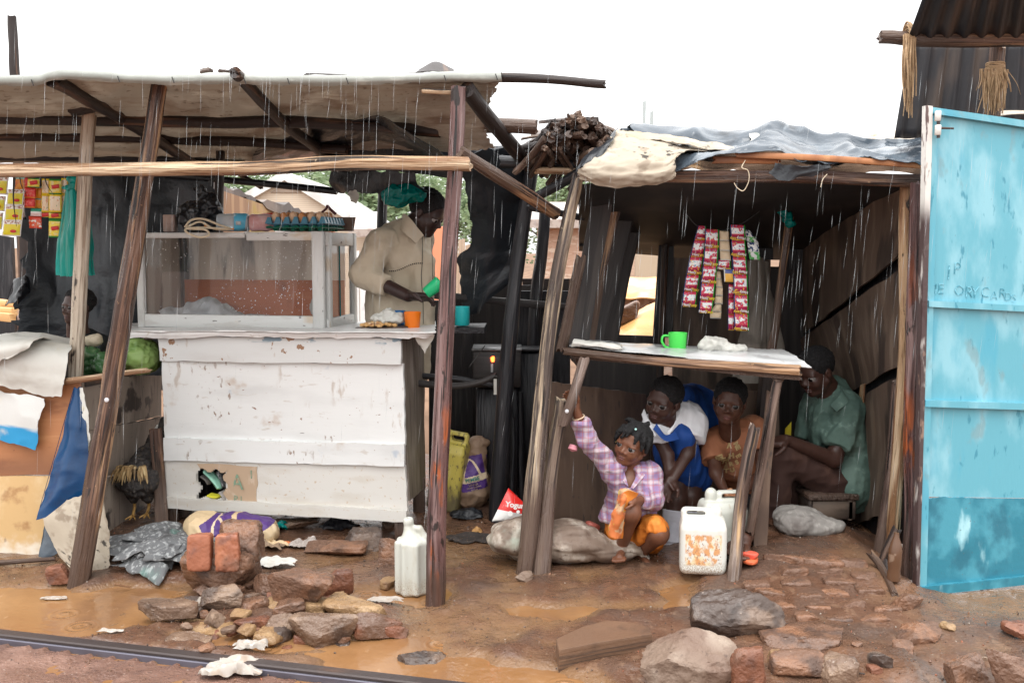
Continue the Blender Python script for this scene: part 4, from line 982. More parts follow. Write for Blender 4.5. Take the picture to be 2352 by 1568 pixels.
# ================================================================== WHITE COUNTER
wcn = thing('white_counter', 'white painted plank counter with peeling paint under the glass case', 'counter', flat(P(650, 1200, 4.7)))
YL, YR = 4.86, 4.60
def wq(x, y, off=0.0):
    t = (x - 370) / 560
    return P(x, y, YL + (YR - YL) * t - off)
for nm, (tl, tr, br, bl), off, m_ in (
        ('top_plank', ((362, 772), (921, 776), (921, 837), (366, 829)), .022, M_whtop),
        ('middle_panel', ((372, 828), (925, 836), (931, 1024), (378, 1010)), 0, M_white),
        ('lower_plank', ((374, 1006), (927, 1021), (928, 1071), (376, 1057)), .020, M_white),
        ('foot_panel', ((378, 1056), (930, 1070), (936, 1180), (380, 1150)), 0, M_whdirt),
        ('inner_panel', ((372, 780), (925, 790), (930, 1170), (380, 1140)), -.32, M_soot),  # added in a dark colour so the broken hole looks shaded inside
        ('foot_rail', ((376, 1141), (934, 1173), (934, 1199), (378, 1167)), .024, M_whdirt)):
    V, F, Wc = slab([wq(*bl, off), wq(*br, off), wq(*tr, off), wq(*tl, off)], .02, 110 if nm == 'foot_panel' else 20, 40 if nm == 'foot_panel' else 8, .004, rag=.003)
    if nm == 'foot_panel':      # the broken hole at its left
        xy = np.array([[(v @ A(1, 0, 0)), v[2]] for v in V])
        h0, h1 = wq(461, 1135), wq(517, 1078)
        keep = []
        for f in F:
            c_ = xy[f].mean(0)
            jx = .012 * math.sin(c_[1] * 60) + .012 * math.sin(c_[0] * 75 + 1)
            ins = h0[0] + jx < c_[0] < h1[0] + jx and h0[2] - .01 + jx * .6 < c_[1] < h1[2] + jx * .7
            if not ins: keep.append(f)
        F = keep
    mk(nm, V, F, m_, wcn, Wc)
V, F, Wc = slab([wq(515, 1150, .011), wq(588, 1156, .011), wq(592, 1070, .011), wq(452, 1064, .011)], .003, 50, 36, .002, rag=.006)
keep = [f for f in F if not (V[f].mean(0)[0] < wq(519, 1100)[0] + .012 * math.sin(V[f].mean(0)[2] * 80) and V[f].mean(0)[2] < wq(500, 1080)[2] + .01 * math.sin(V[f].mean(0)[0] * 90))]
V2, F2, Wc2 = V, keep, Wc
pt = mk('paper_patch', V2, F2, M_cardb, wcn, Wc2)
M_green = mat('faded_green_print', (.22, .34, .24), [L((.45, .33, .23), 40, .5, .6, .8)], .8)
for s_, x, y, sz in (('A', 545, 1108, .105), ('I', 577, 1090, .06), ('P', 541, 1146, .05), ('L', 556, 1147, .045)):
    text(s_, sz, M_green, pt, fr4(wq(x, y, .0145), A(1, -.44, 0), A(0, 0, 1)))
# side panel, legs, inside rubbish
V, F, Wc = slab([P(940, 1150, 4.63), P(975, 1120, 5.15), P(972, 778, 5.15), P(924, 778, 4.63)], .02, 8, 14, .006, rag=.004)
mk('side_panel', V, F, mat('grey_side_board_with_blue_smear', (.20, .165, .135), [L((.34, .30, .26), (9, 30, 3), .5, .68, .8), L((.03, .14, .20), (3, 3, 3), .66, .70, .9), L((.07, .05, .04), (30, 30, 4), .55, .68, .8)], .55, bump=BK), wcn, Wc)
for x, y0, y1, d in ((396, 1160, 1218, .05), (425, 1165, 1205, .12), (921, 1190, 1235, .03), (962, 1100, 1180, .5)):
    p0 = wq(x, y0, -d)
    V, F, Wc = box(A(p0[0], p0[1], (p0[2] + .0) / 2), (.030, .022, p0[2] / 2 + .01))
    mk('leg', V, F, M_grey, wcn, Wc)
V, F, Wc = slab([P(330, 768, 4.90), P(955, 768, 4.62), P(985, 742, 5.55), P(330, 744, 5.75)], .025, 6, 6, .002)
mk('counter_top', V, F, M_grey, wcn, Wc)
pole('loose_board', [on(372, 1215), wq(366, 1120, .02), wq(357, 985, .03)], .030, .030, M_post, 'brown plank leaning upright at the left end of the white counter', 'plank', square=9, flat=.35, n=16)
# oilcloth over the counter top
cloth('counter_cloth', [
    [wq(296, 776, .05), wq(380, 778, .05), wq(520, 772, .055), wq(700, 776, .05), wq(860, 774, .05), wq(960, 776, .05), P(992, 774, 4.56)],
    [wq(296, 762, .05), wq(380, 764, .055), wq(520, 762, .055), wq(700, 765, .055), wq(860, 764, .05), wq(960, 766, .05), P(998, 766, 4.55)],
    [wq(300, 757, -.02), wq(380, 758, -.02), wq(520, 757, -.02), wq(700, 760, -.02), wq(860, 759, -.02), wq(960, 760, -.02), P(1000, 760, 4.62)],
    [P(305, 742, 5.7), P(380, 742, 5.7), P(520, 740, 5.68), P(700, 740, 5.65), P(860, 738, 5.6), P(960, 738, 5.55), P(1000, 738, 5.5)]],
    90, 40, mat('white_oilcloth', (.80, .80, .79), [L((.66, .65, .63), (6, 6, 6), .55, .7, .6), L((.55, .48, .40), 14, .66, .72, .5)], .35, bump=(.2, 30, .003)), 'white oilcloth spread over the white counter', 'tablecloth', wr=.003, ws=7, rag=.006)
cloth('hanging_bag', [[P(952, 770, 4.56), P(975, 772, 4.56), P(998, 768, 4.56)], [P(958, 785, 4.57), P(978, 788, 4.57), P(994, 782, 4.57)], [P(968, 800, 4.58), P(976, 812, 4.58), P(982, 800, 4.58)]], 14, 12, M_sackw, 'white plastic corner hanging off the right end of the white counter', 'plastic', wr=.006, ws=20)
# ================================================================== RIGHT STALL
e1, e2 = on(1205, 1316), on(1242, 1316)
pole('stall_post', [below(e1, .06), P(1238, 1000, 4.27), P(1272, 700, 4.32), P(1305, 520, 4.34), P(1326, 408, 4.35)], .042, .024, M_stall, 'tall streaked post with a forked top at the left corner of the right stall', 'post', n=20, lump=.10, rough_end=.02)
pole('stall_post', [below(e2, .06), P(1262, 1120, 4.30), P(1290, 918, 4.33)], .038, .030, M_stall, 'shorter streaked post standing against the tall streaked post', 'post', n=18, lump=.07, rough_end=.02)
pole('post_slab', [P(1290, 800, 4.55), P(1310, 700, 4.55), P(1335, 590, 4.55)], .055, .05, M_stall, 'broad split slab of wood behind the tall streaked post', 'plank', flat=.5, n=16, rough_end=.03)
for k, (xb, yb, xt, yt, Yd, r, m_, lb) in enumerate((
        (1326, 800, 1392, 420, 4.75, .05, M_char, 'first dark wall board behind the forked post'),
        (1346, 800, 1424, 420, 4.9, .036, M_post, 'narrow reddish wall stick among the dark wall boards'),
        (1360, 800, 1450, 420, 5.1, .055, M_char, 'second dark wall board left of the stall window'),
        (1394, 800, 1474, 420, 5.35, .055, M_char, 'third dark wall board, next to the stall window'))):
    pole('wall_board', [P(xb, yb, Yd), P((xb + xt) / 2 - 4, (yb + yt) / 2, Yd), P(xt, yt, Yd)], r, r, m_, lb, 'board', square=5, flat=.35, n=16, lump=.05)
# back wall with a window opening
BY = 5.75
bw = thing('back_wall', 'dark plywood back wall of the right stall with a window opening', 'wall', flat(P(1650, 1100, BY)))
for nm, cs, m_ in (('wall_sheet', [(1330, 1250), (1522, 1250), (1522, 772), (1330, 766)], M_char),
                   ('window_post', [(1500, 775), (1546, 775), (1548, 560), (1514, 560)], M_soot),
                   ('wall_sheet', [(1544, 1250), (1770, 1250), (1770, 592), (1546, 592)], M_plyw),
                   ('wall_sheet', [(1768, 1250), (1990, 1250), (1990, 616), (1768, 612)], M_char),
                   ('top_board', [(1330, 566), (1990, 566), (1990, 470), (1330, 470)], M_soot),
                   ('filler_board', [(1592, 596), (1776, 596), (1776, 560), (1592, 560)], M_soot),
                   ('filler_board', [(1806, 620), (1856, 620), (1856, 560), (1806, 560)], M_soot),
                   ('filler_board', [(1920, 622), (1990, 622), (1990, 560), (1920, 560)], M_soot)):
    o_ = {'window_post': -.03, 'top_board': .03, 'filler_board': -.02}.get(nm, 0)
    V, F, Wc = slab([P(x, y, BY + o_) for x, y in cs], .02, 10, 10, .004)
    mk(nm, V, F, m_, bw, Wc)
pole('window_pole', [flat(P(1516, 1000, 5.62)), P(1518, 800, 5.62), P(1528, 565, 5.62)], .020, .019, M_dark, 'round dark pole standing right of the stall window', 'pole')
# lower panel behind the children
lp = wall('low_panel', [P(1268, 1230, 4.68), P(1494, 1250, 4.98), P(1486, 905, 4.98), P(1262, 876, 4.68)], .015, M_plyd, 'brown plywood panel behind the reaching girl', 'panel', nu=14, nv=14, warp=.01, rag=.004)
wall('low_panel', [P(1495, 1250, 5.08), P(1790, 1250, 5.1), P(1790, 900, 5.1), P(1495, 890, 5.08)], .015, M_plyd, 'shaded plywood panel behind the two standing children', 'panel', nu=10, nv=10, warp=.008)
# right wall of warped plywood
def rw(x, y):      # depth by the picture column
    t = (2078 - x) / (2078 - 1850)
    return P(x, y, 4.30 + 1.4 * max(-.2, min(1.2, t)))
for nm, cs, m_, lb in (('side_sheet', [(1846, 766), (2062, 590), (2085, 420), (1846, 560)], M_plyw, 'upper warped plywood sheet on the right wall of the right stall'),
                       ('side_sheet', [(1895, 925), (2062, 842), (2072, 612), (1836, 782)], M_plyw, 'middle warped plywood sheet on the right wall, beside the seated man'),
                       ('side_sheet', [(1925, 1216), (2040, 1176), (2066, 866), (1900, 948)], M_plyw, 'lowest plywood sheet on the right wall, split and pale edged')):
    V, F, Wc = slab([rw(*q) for q in cs], .012, 16, 12, .012, rag=.006)
    tag(mk(nm, V, F, m_, None, Wc), lb, 'panel')
V, F, Wc = slab([rw(1830, 1230) + A(.06, .05, 0), rw(2090, 1260) + A(.06, .05, 0), rw(2090, 430) + A(.06, .05, 0), rw(1830, 560) + A(.06, .05, 0)], .01, 4, 4, 0)
tag(mk('gap_darkening_sheet', V, F, M_soot, None, Wc), 'added black sheet behind the warped plywood of the right wall, darkening its gaps', 'sheet')  # added backing; its black stands in for the dark of the gaps
wall('split_strip', [rw(1976, 990) + A(-.03, -.03, 0), rw(1984, 990) + A(-.03, -.03, 0), rw(1994, 880) + A(-.03, -.03, 0), rw(1984, 882) + A(-.03, -.03, 0)], .006, M_tan, 'pale torn strip on the lowest plywood sheet', 'strip', nu=4, nv=8, rag=.003)
g0 = on(2035, 1300)
pole('stall_post', [P(2050, 1240, 4.32), P(2072, 950, 4.28), P(2080, 700, 4.24), P(2084, 426, 4.22)], .030, .030, M_tan, 'pale barkless post at the right corner of the right stall', 'post', n=18, lump=.05)
pole('stall_post', [P(2022, 1275, 4.34), P(2044, 1080, 4.34), P(2062, 880, 4.33)], .030, .024, M_grey, 'leaning grey pole inside the pale corner post', 'post', n=16)
# beams and laths
pole('front_beam', [P(1330, 404, 4.36), P(1560, 408, 4.30), P(1850, 408, 4.24), P(2125, 415, 4.18)], .025, .027, M_post, 'dark brown front beam over the opening of the right stall', 'beam', square=2, n=16)
pole('roof_lath', [P(1690, 355, 4.22), P(1900, 364, 4.18), P(2125, 381, 4.14)], .0125, .0125, M_plyo, 'long orange lath on the edge of the right roof', 'lath', square=8, n=12, wob=.003, lump=.02)
pole('roof_lath', [P(1640, 368, 4.26), P(1790, 370, 4.24)], .015, .013, M_plyo, 'short orange lath under the wet tarpaulin', 'lath', square=8, n=12, wob=.003, lump=.02)
pole('lath_block', [P(1880, 396, 4.22), P(1910, 372, 4.2)], .014, .014, M_dark, 'small wood block under the long orange lath', 'block', square=6)
# roof sheets
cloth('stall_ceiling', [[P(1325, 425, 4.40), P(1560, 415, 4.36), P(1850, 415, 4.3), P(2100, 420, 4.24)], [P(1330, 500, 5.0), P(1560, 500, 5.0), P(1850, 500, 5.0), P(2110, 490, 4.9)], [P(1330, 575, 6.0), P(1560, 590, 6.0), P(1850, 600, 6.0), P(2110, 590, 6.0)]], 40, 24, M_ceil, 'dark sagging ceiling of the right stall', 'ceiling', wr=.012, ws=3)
cloth('wet_tarpaulin', [
    [P(1505, 412, 4.24), P(1560, 400, 4.22), P(1620, 385, 4.2), P(1700, 368, 4.2), P(1800, 362, 4.19), P(1900, 372, 4.17), P(2000, 380, 4.16), P(2125, 388, 4.12)],
    [P(1530, 372, 4.30), P(1570, 368, 4.28), P(1640, 362, 4.28), P(1720, 345, 4.28), P(1800, 342, 4.26), P(1900, 352, 4.26), P(2000, 360, 4.24), P(2125, 362, 4.2)],
    [P(1500, 345, 4.5), P(1560, 338, 4.5), P(1640, 335, 4.5), P(1720, 325, 4.5), P(1780, 312, 4.5), P(1880, 326, 4.5), P(2000, 340, 4.5), P(2125, 338, 4.5)],
    [P(1440, 312, 4.75), P(1540, 314, 4.75), P(1640, 322, 4.75), P(1720, 318, 4.75), P(1790, 306, 4.75), P(1880, 318, 4.75), P(2000, 330, 4.75), P(2125, 335, 4.75)],
    [P(1440, 400, 5.9), P(1540, 400, 5.9), P(1640, 400, 5.9), P(1720, 400, 5.9), P(1790, 400, 5.9), P(1880, 400, 5.9), P(2000, 400, 5.9), P(2125, 400, 5.9)]],
    120, 60, M_slate, 'wet grey blue tarpaulin over the right stall roof', 'tarpaulin', wr=.050, ws=3.6, rag=.014, fine=.004, stretch=(.8, 1.5))
cloth('cream_canvas', [
    [P(1328, 402, 4.20), P(1380, 424, 4.16), P(1450, 430, 4.15), P(1520, 418, 4.16), P(1545, 400, 4.17)],
    [P(1340, 385, 4.18), P(1390, 398, 4.13), P(1450, 400, 4.11), P(1520, 398, 4.13), P(1552, 380, 4.16)],
    [P(1385, 352, 4.25), P(1430, 358, 4.2), P(1480, 362, 4.18), P(1530, 366, 4.19), P(1560, 352, 4.2)],
    [P(1410, 308, 4.5), P(1440, 310, 4.48), P(1500, 318, 4.46), P(1560, 332, 4.45), P(1640, 345, 4.42)],
    [P(1420, 300, 4.85), P(1450, 302, 4.85), P(1520, 306, 4.85), P(1600, 316, 4.85), P(1700, 322, 4.85)]],
    60, 50, M_canv, 'mildewed cream canvas sagging over the left corner of the right roof', 'canvas', wr=.012, ws=7, rag=.012, fine=.004, stretch=(.7, 1.5))
cloth('dark_flap', [[P(1320, 395, 4.22), P(1350, 380, 4.2), P(1385, 355, 4.22)], [P(1345, 360, 4.3), P(1375, 345, 4.28), P(1400, 325, 4.3)], [P(1385, 330, 4.5), P(1405, 318, 4.48), P(1425, 302, 4.5)]], 20, 16, M_black, 'black plastic edge between the firewood heap and the cream canvas', wr=.02, ws=9, rag=.015)
for x0, y0, x1, y1, Yd, r, m_, lb in ((1428, 300, 1470, 296, 4.7, .012, M_slate, 'small curled wet flap on the roof crest'), (1690, 312, 1800, 290, 4.6, .0022, M_wire, 'thin wire sticking up from the right roof'), (1600, 318, 1740, 308, 4.8, .006, M_dark, 'dark stick lying along the roof crest')):
    pole('roof_stick', [P(x0, y0, Yd), P(x1, y1, Yd)], r, r * .8, m_, lb, 'stick', lump=.05)
cloth('tin_flap', [[P(1990, 340, 4.75), P(2050, 340, 4.75), P(2130, 335, 4.7)], [P(1985, 322, 4.9), P(2050, 318, 4.9), P(2130, 306, 4.85)], [P(2010, 306, 5.1), P(2060, 302, 5.1), P(2130, 290, 5.05)]], 16, 12, M_tinp, 'pale tin sheet at the right end of the roof crest', 'tin', wr=.01, ws=5, rag=.01)
# table (counter) of the right stall
tb = thing('stall_table', 'rough plank table in front of the right stall with a plastic cover', 'table', flat(P(1600, 1100, 4.4)))
V, F, Wc = slab([P(1318, 812, 4.46), P(1838, 858, 4.12), P(1795, 806, 4.62), P(1320, 786, 4.92)], .024, 16, 6, .004, rag=.006)
mk('table_top', V, F, M_grey, tb, Wc)
for ps, r0, r1, nm in (([P(1296, 806, 4.44), P(1500, 828, 4.30), P(1700, 842, 4.20), P(1838, 850, 4.11)], .017, .022, 'front_rail'), ([P(1790, 866, 4.16), P(1770, 850, 4.7)], .022, .024, 'side_rail'), ([P(1335, 832, 4.52), P(1320, 815, 5.0)], .026, .026, 'side_rail')):
    V, F, Wc = tube(spl(np.array(ps), 24), np.linspace(r0, r1, 24), 14, 1, .08, 5, rough_end=.01)
    mk(nm, V, F, M_post, tb, Wc)
cloth('table_cover', [[P(1312, 794, 4.445), P(1450, 808, 4.36), P(1600, 822, 4.26), P(1750, 834, 4.17), P(1864, 842, 4.08)], [P(1316, 786, 4.60), P(1450, 798, 4.52), P(1600, 806, 4.42), P(1720, 812, 4.36), P(1830, 822, 4.24)], [P(1320, 779, 4.92), P(1450, 789, 4.85), P(1600, 795, 4.74), P(1720, 800, 4.68), P(1795, 802, 4.6)]], 60, 20, mat('wet_clear_plastic_over_white', (.60, .61, .61), [L((.42, .42, .42), (5, 5, 5), .5, .7, .7), L((.30, .26, .23), (12, 12, 12), .62, .72, .6)], .2, bump=(.4, 22, .006)), 'wet whitish plastic cover on the plank table', 'table cover', wr=.006, ws=8, rag=.008, fine=.001)
cloth('folded_cloth', [[P(1314, 796, 4.43), P(1370, 800, 4.4), P(1440, 806, 4.37)], [P(1318, 784, 4.44), P(1370, 789, 4.42), P(1430, 798, 4.38)], [P(1322, 780, 4.6), P(1375, 786, 4.55), P(1430, 795, 4.5)]], 24, 12, M_sackw, 'folded white cloth on the left end of the plank table', 'cloth', wr=.012, ws=12, rag=.01)
f1 = on(1681, 1336)
pole('prop_post', [below(f1, .05), P(1698, 1200, 4.16), P(1716, 1080, 4.15), P(1733, 985, 4.15)], .029, .024, M_grey, 'round grey post with a knot and splintered top beside the jerrycans', 'post', n=18, rough_end=.03, lump=.06)
pole('prop_post', [P(1722, 1222, 4.21), P(1752, 1060, 4.2), P(1788, 868, 4.18)], .022, .021, M_grey, 'thin grey prop under the right end of the plank table', 'post', n=16, lump=.05, rough_end=.015)
pole('prop_post', [flat(P(1742, 1250, 4.3)), P(1755, 1080, 4.3), P(1776, 900, 4.3)], .030, .026, M_plyd, 'flat brown board behind the thin grey prop', 'board', square=7, flat=.35, n=14)
pole('strut', [P(1292, 978, 4.24), P(1316, 910, 4.26), P(1342, 826, 4.34)], .022, .024, M_grey, 'short slanting strut the girl is holding', 'strut', n=16, lump=.06)
V, F = lathe([(.0, .004), (.008, .003), (.009, 0)], 12, A(.1, -1, .1), P(1302, 944, 4.215)); tag(mk('nail_head', V, F, M_nail), 'bright nail head in the slanting strut', 'nail')
V, F = lathe([(.0, .004), (.009, .003), (.010, 0)], 12, A(.1, -1, .1), P(245, 918, 4.085)); tag(mk('nail_head', V, F, M_nail), 'bright nail head in the thick leaning post', 'nail')
pole('inner_pole', [P(1772, 800, 4.9), P(1790, 680, 4.9), P(1814, 500, 4.9)], .022, .019, M_post, 'reddish pole standing behind the plastic cover with a teal knot', 'pole')
pole('inner_pole', [flat(P(1752, 1150, 4.95)), P(1758, 1000, 4.95), P(1765, 850, 4.95)], .045, .04, M_dark, 'dark post under the plank table near the seated man', 'post', square=4)
# ================================================================== BLUE DOOR
dr = thing('blue_door', 'sky blue sheet metal door standing open at the right edge', 'door', flat(P(2220, 1360, 4.1)))
CAMP = A(0, 0, CAM_H); DP0 = P(2120, 246, 3.98); DN = unit(np.cross(P(2480, 306, 4.12) - DP0, P(2096, 1365, 3.97) - DP0)); DN = DN if DN[1] > 0 else -DN
def dq(x, y, off=0.0):
    p = P(x, y, 4.0) - CAMP
    return CAMP + p * ((DP0 - CAMP) @ DN) / (p @ DN) - DN * off
for nm, (tl, tr, br, bl), off, m_, t_ in (
        ('door_sheet', ((2128, 256), (2480, 310), (2480, 1145), (2112, 1140)), 0, M_dblue, .004),
        ('door_foot', ((2112, 1141), (2480, 1146), (2480, 1318), (2098, 1358)), 0, M_dblue2, .004),
        ('top_rail', ((2120, 246), (2480, 298), (2480, 314), (2132, 262)), .022, M_dblue, .02),
        ('cross_rail', ((2126, 690), (2480, 708), (2480, 722), (2126, 704)), .022, M_dblue, .02),
        ('cross_rail', ((2118, 917), (2480, 929), (2480, 944), (2117, 932)), .022, M_dblue, .02),
        ('foot_rail', ((2098, 1345), (2480, 1306), (2480, 1324), (2096, 1366)), .022, M_dblue2, .02),
        ('side_rail', ((2137, 262), (2150, 264), (2124, 1346), (2106, 1348)), .014, M_dblue, .012),
        ('edge_angle', ((2120, 244), (2134, 246), (2104, 1362), (2096, 1364)), .024, M_dframe, .03)):
    V, F, Wc = slab([dq(*bl, off), dq(*br, off), dq(*tr, off), dq(*tl, off)], t_, 60 if nm == 'door_foot' else 10, 30 if 'side' in nm or 'edge' in nm else 8, .0015)
    if nm == 'door_foot': V = V + A(0, 0, 1) * (np.clip((V[:, 2:3] - V[:, 2].max() + .02) / .02, 0, 1) * (.012 * fbm(V * 9, 3, 3) + .004 * fbm(V * 60, 5, 2))[:, None]); V[:, 1] -= .002
    mk(nm, V, F, m_, dr, Wc)
hb = thing('door_hinge', '', '', (0, 0, 0)); bpy.data.objects.remove(hb)
for y in (270, 302):
    V, F = lathe([(.010, -.02), (.012, -.018), (.012, .018), (.010, .02)], 14, A(0, 0, 1), dq(2140, y, .04)); hj = mk('hinge', V, F, M_dframe, dr)
V, F, Wc = tube([dq(2141, 262, .04), dq(2141, 320, .04)], [.007, .007], 10); mk('hinge_pin', V, F, M_rail, dr, Wc)
V, F, Wc = tube([dq(2143, 297, .04), dq(2172, 299, .05)], [.005, .004], 8); mk('bolt', V, F, M_rail, dr, Wc)
M_scr = mat('faded_teal_scrawl', (.06, .26, .34), [L((.25, .60, .72), 50, .48, .60, .8)], .5)
dxx = unit(dq(2400, 690) - dq(2130, 690)); dzz = A(0, 0, 1)
for s_, x, y, sz, sh in (('1', 2178, 628, .085, 0), ('P', 2197, 618, .07, 0), ('M', 2140, 664, .062, 0), ('E', 2160, 664, .064, 0), ('O', 2202, 668, .058, 0), ('R', 2225, 672, .066, .2), ('Y', 2238, 672, .070, 0),
                     ('/', 2255, 645, .055, 0), ('C', 2262, 672, .060, 0), ('A', 2282, 680, .052, 0), ('R', 2301, 674, .056, 0), ('D', 2314, 682, .050, 0), ('S', 2328, 686, .050, 0), (')', 2349, 662, .06, 0)):
    text(s_, sz, M_scr, dr, fr4(dq(x, y, .0035), dxx + dzz * -.05, dzz), 'scrawled_letter', .0004, -.0012)
# the dark frame post and the things wedged beside the door
pole('door_post', [flat(P(2085, 1370, 4.05)), P(2092, 1000, 4.06), P(2104, 420, 4.06)], .022, .018, M_red, 'dark red frame post beside the hinge edge of the blue door', 'post', square=4)
# ================================================================== SHED AT THE UPPER RIGHT
sh = thing('tin_shed', 'dark corrugated tin shed rising behind the blue door', 'shed', flat(P(2250, 400, 4.7)))
def corr(cs, name, n=60, amp=.012, per=.076):
    a, b, c, d = cs
    u, v = np.meshgrid(np.linspace(0, 1, n), np.linspace(0, 1, 10))
    u_, v_ = u[..., None], v[..., None]
    g = (a * (1 - u_) + b * u_) * (1 - v_) + (d * (1 - u_) + c * u_) * v_
    nn = unit(np.cross(b - a, d - a)); Wd = np.linalg.norm(b - a)
    g = g + nn * (amp * np.sin(u * Wd / per * 2 * math.pi))[..., None]
    wc = np.stack([u * Wd, u * 0, v * np.linalg.norm(d - a)], -1)
    V, F, Wc = thick(g, .002, wc, nn)
    return mk(name, V, F, M_tin, sh, Wc, sharp=0)
corr([P(2054, 318, 4.75), P(2520, 318, 4.75), P(2520, 90, 4.75), P(2092, 90, 4.75)], 'tin_wall')
corr([P(2080, 104, 4.45), P(2520, 104, 4.45), P(2520, -30, 4.1), P(2125, -20, 4.1)], 'tin_eave')
pole('eave_log', [P(2020, 86, 4.42), P(2150, 88, 4.42), P(2520, 90, 4.42)], .030, .034, M_post, 'thick rough log under the tin eave', 'log', n=18, lump=.09, rough_end=.01)
pole('eave_post', [P(2270, 330, 4.5), P(2280, 240, 4.5), P(2292, 108, 4.5)], .036, .034, M_post, 'short post wrapped in fibre under the eave log', 'post')
def fibres(name, label, x, y, n, ln, Yd, spread, wrap, seed):
    rg = np.random.default_rng(seed)
    ps = []
    for k in range(n):
        x0 = x + rg.normal() * spread * .4; l = ln * rg.uniform(.35, 1.0)
        dx = rg.normal() * spread * .45
        pts = [P(x0, y + rg.uniform(-8, 6), Yd - .035 + rg.normal() * .006), P(x0 + dx * .4 + rg.normal() * 2, y + l * .5, Yd - .045 + rg.normal() * .012), P(x0 + dx * .6 + rg.normal() * 4, y + l, Yd - .04 + rg.normal() * .012)]
        ps.append(tube(spl(np.array(pts), 8), np.linspace(.0030, .0012, 8) * rg.uniform(.6, 2.0), 5, cap=False))
    for k in range(wrap):
        yy = y + rg.uniform(-16, 14)
        c = P(x, yy, Yd); th = np.linspace(0, 2 * math.pi, 16)
        pts = c + np.stack([np.cos(th) * .037, np.sin(th) * .037, np.sin(th + rg.uniform(0, 6)) * .008], 1)
        if name == 'fibre_lashing': pts = c + np.stack([np.sin(th + rg.uniform(0, 6)) * .008, np.sin(th) * .036, np.cos(th) * .036], 1)
        ps.append(tube(pts, np.full(16, .004), 5, cap=False))
    V, F, Wc = join(*ps)
    tag(mk(name, V, F, M_fibre, None, Wc), label, 'fibre')
fibres('fibre_lashing', 'grey fibre lashing hanging from the left end of the eave log', 2086, 85, 40, 190, 4.41, 14, 16, 3)
fibres('fibre_wrap', 'thick bunch of sisal fibre tied round the short eave post', 2286, 165, 120, 100, 4.46, 34, 22, 4)
cloth('shed_flap', [[P(2290, 268, 4.6), P(2400, 262, 4.6)], [P(2290, 258, 4.7), P(2400, 250, 4.7)]], 8, 5, M_tinp, 'pale board edge behind the top of the blue door', 'board')
pole('stall_post', [flat(P(-330, 1200, 4.5)), P(-330, 700, 4.5), P(-325, 215, 4.4)], .036, .032, M_grey, 'grey post at the far left end of the left stall', 'post', n=16)
# ================================================================== GLASS CASE
def clear_glass(name, col=(1, 1, 1), gl=.06, film=0):
    ma = bpy.data.materials.new(name); ma.use_nodes = True
    t = ma.node_tree; N, K = t.nodes, t.links
    N.remove(N['Principled BSDF'])
    fr = N.new('ShaderNodeFresnel'); fr.inputs[0].default_value = 1.5
    a = N.new('ShaderNodeBsdfTransparent'); a.inputs[0].default_value = (*col, 1)
    g = N.new('ShaderNodeBsdfGlossy'); g.inputs['Roughness'].default_value = gl
    m_ = N.new('ShaderNodeMixShader')
    K.new(fr.outputs[0], m_.inputs[0]); K.new(a.outputs[0], m_.inputs[1]); K.new(g.outputs[0], m_.inputs[2])
    if film:       # film of dirt and condensation, also a painted haze brightening the pane
        df = N.new('ShaderNodeBsdfDiffuse'); df.inputs[0].default_value = (.8, .8, .8, 1)
        m2 = N.new('ShaderNodeMixShader'); m2.inputs[0].default_value = film
        K.new(m_.outputs[0], m2.inputs[1]); K.new(df.outputs[0], m2.inputs[2]); m_ = m2
    K.new(m_.outputs[0], N['Material Output'].inputs[0])
    return ma
M_pane = clear_glass('case_glass', (.96, .97, .97), .03, .035)
M_clear = clear_glass('clear_plastic', (.80, .84, .88), .08)
fl, frt, br = P(322, 752, 5.2), P(748, 757, 5.0), P(815, 740, 5.5)
Z0, Z1 = 1.0, 1.492
for q in (fl, frt, br): q[2] = Z0
bl = fl + (br - frt)
ux, uy = unit(frt - fl), unit(br - frt)
Wc_, Dc_ = np.linalg.norm(frt - fl), np.linalg.norm(br - frt)
gc = thing('glass_case', 'glass display case with chipped white frame on the white counter', 'display case', (fl + br) / 2)
Rc = np.stack([ux, A(-ux[1], ux[0], 0), A(0, 0, 1)], 1)
Rs = np.stack([uy, A(-uy[1], uy[0], 0), A(0, 0, 1)], 1)
def cpt(u, v, z): return fl + ux * u + uy * v + A(0, 0, z)
def bar(nm, c, h, R, m_=None, bev=.004):
    V, F, Wc = box(c, h, R, bev); return mk(nm, V, F, m_ or M_case, gc, Wc)
H_ = Z1 - Z0
bar('front_rail', cpt(Wc_ / 2, 0, .036), (Wc_ / 2, .016, .034), Rc)
bar('top_rail', cpt(Wc_ * .30, 0, H_ - .016), (Wc_ * .29, .014, .014), Rc)
bar('top_rail', cpt(Wc_ * .80, -.003, H_ - .022), (Wc_ * .20, .015, .022), Rc)
bar('stile', cpt(Wc_ - .03, -.004, H_ / 2), (.031, .017, H_ / 2 + .002), Rc)
bar('stile', cpt(.018, -.004, H_ / 2), (.020, .017, H_ / 2), Rc)
bar('side_stile', cpt(Wc_, .055, H_ / 2), (.024, .015, H_ / 2), Rs)
bar('side_stile', cpt(Wc_, Dc_ - .02, H_ / 2), (.026, .015, H_ / 2), Rs)
bar('side_rail', cpt(Wc_ - .002, Dc_ / 2, .028), (Dc_ / 2 - .02, .013, .026), Rs)
bar('side_rail', cpt(Wc_ - .002, Dc_ / 2, H_ - .035), (Dc_ / 2 - .02, .013, .034), Rs)
bar('case_roof', cpt(Wc_ / 2, Dc_ / 2, H_ - .004), (Wc_ / 2 - .03, Dc_ / 2, .003), Rc, M_pane, .001)
bar('case_floor', cpt(Wc_ / 2, Dc_ / 2, .012), (Wc_ / 2 - .03, Dc_ / 2 - .02, .010), Rc, mat('white_case_floor', (.62, .62, .60), [L((.42, .42, .40), 8, .5, .7, .7)], .4))
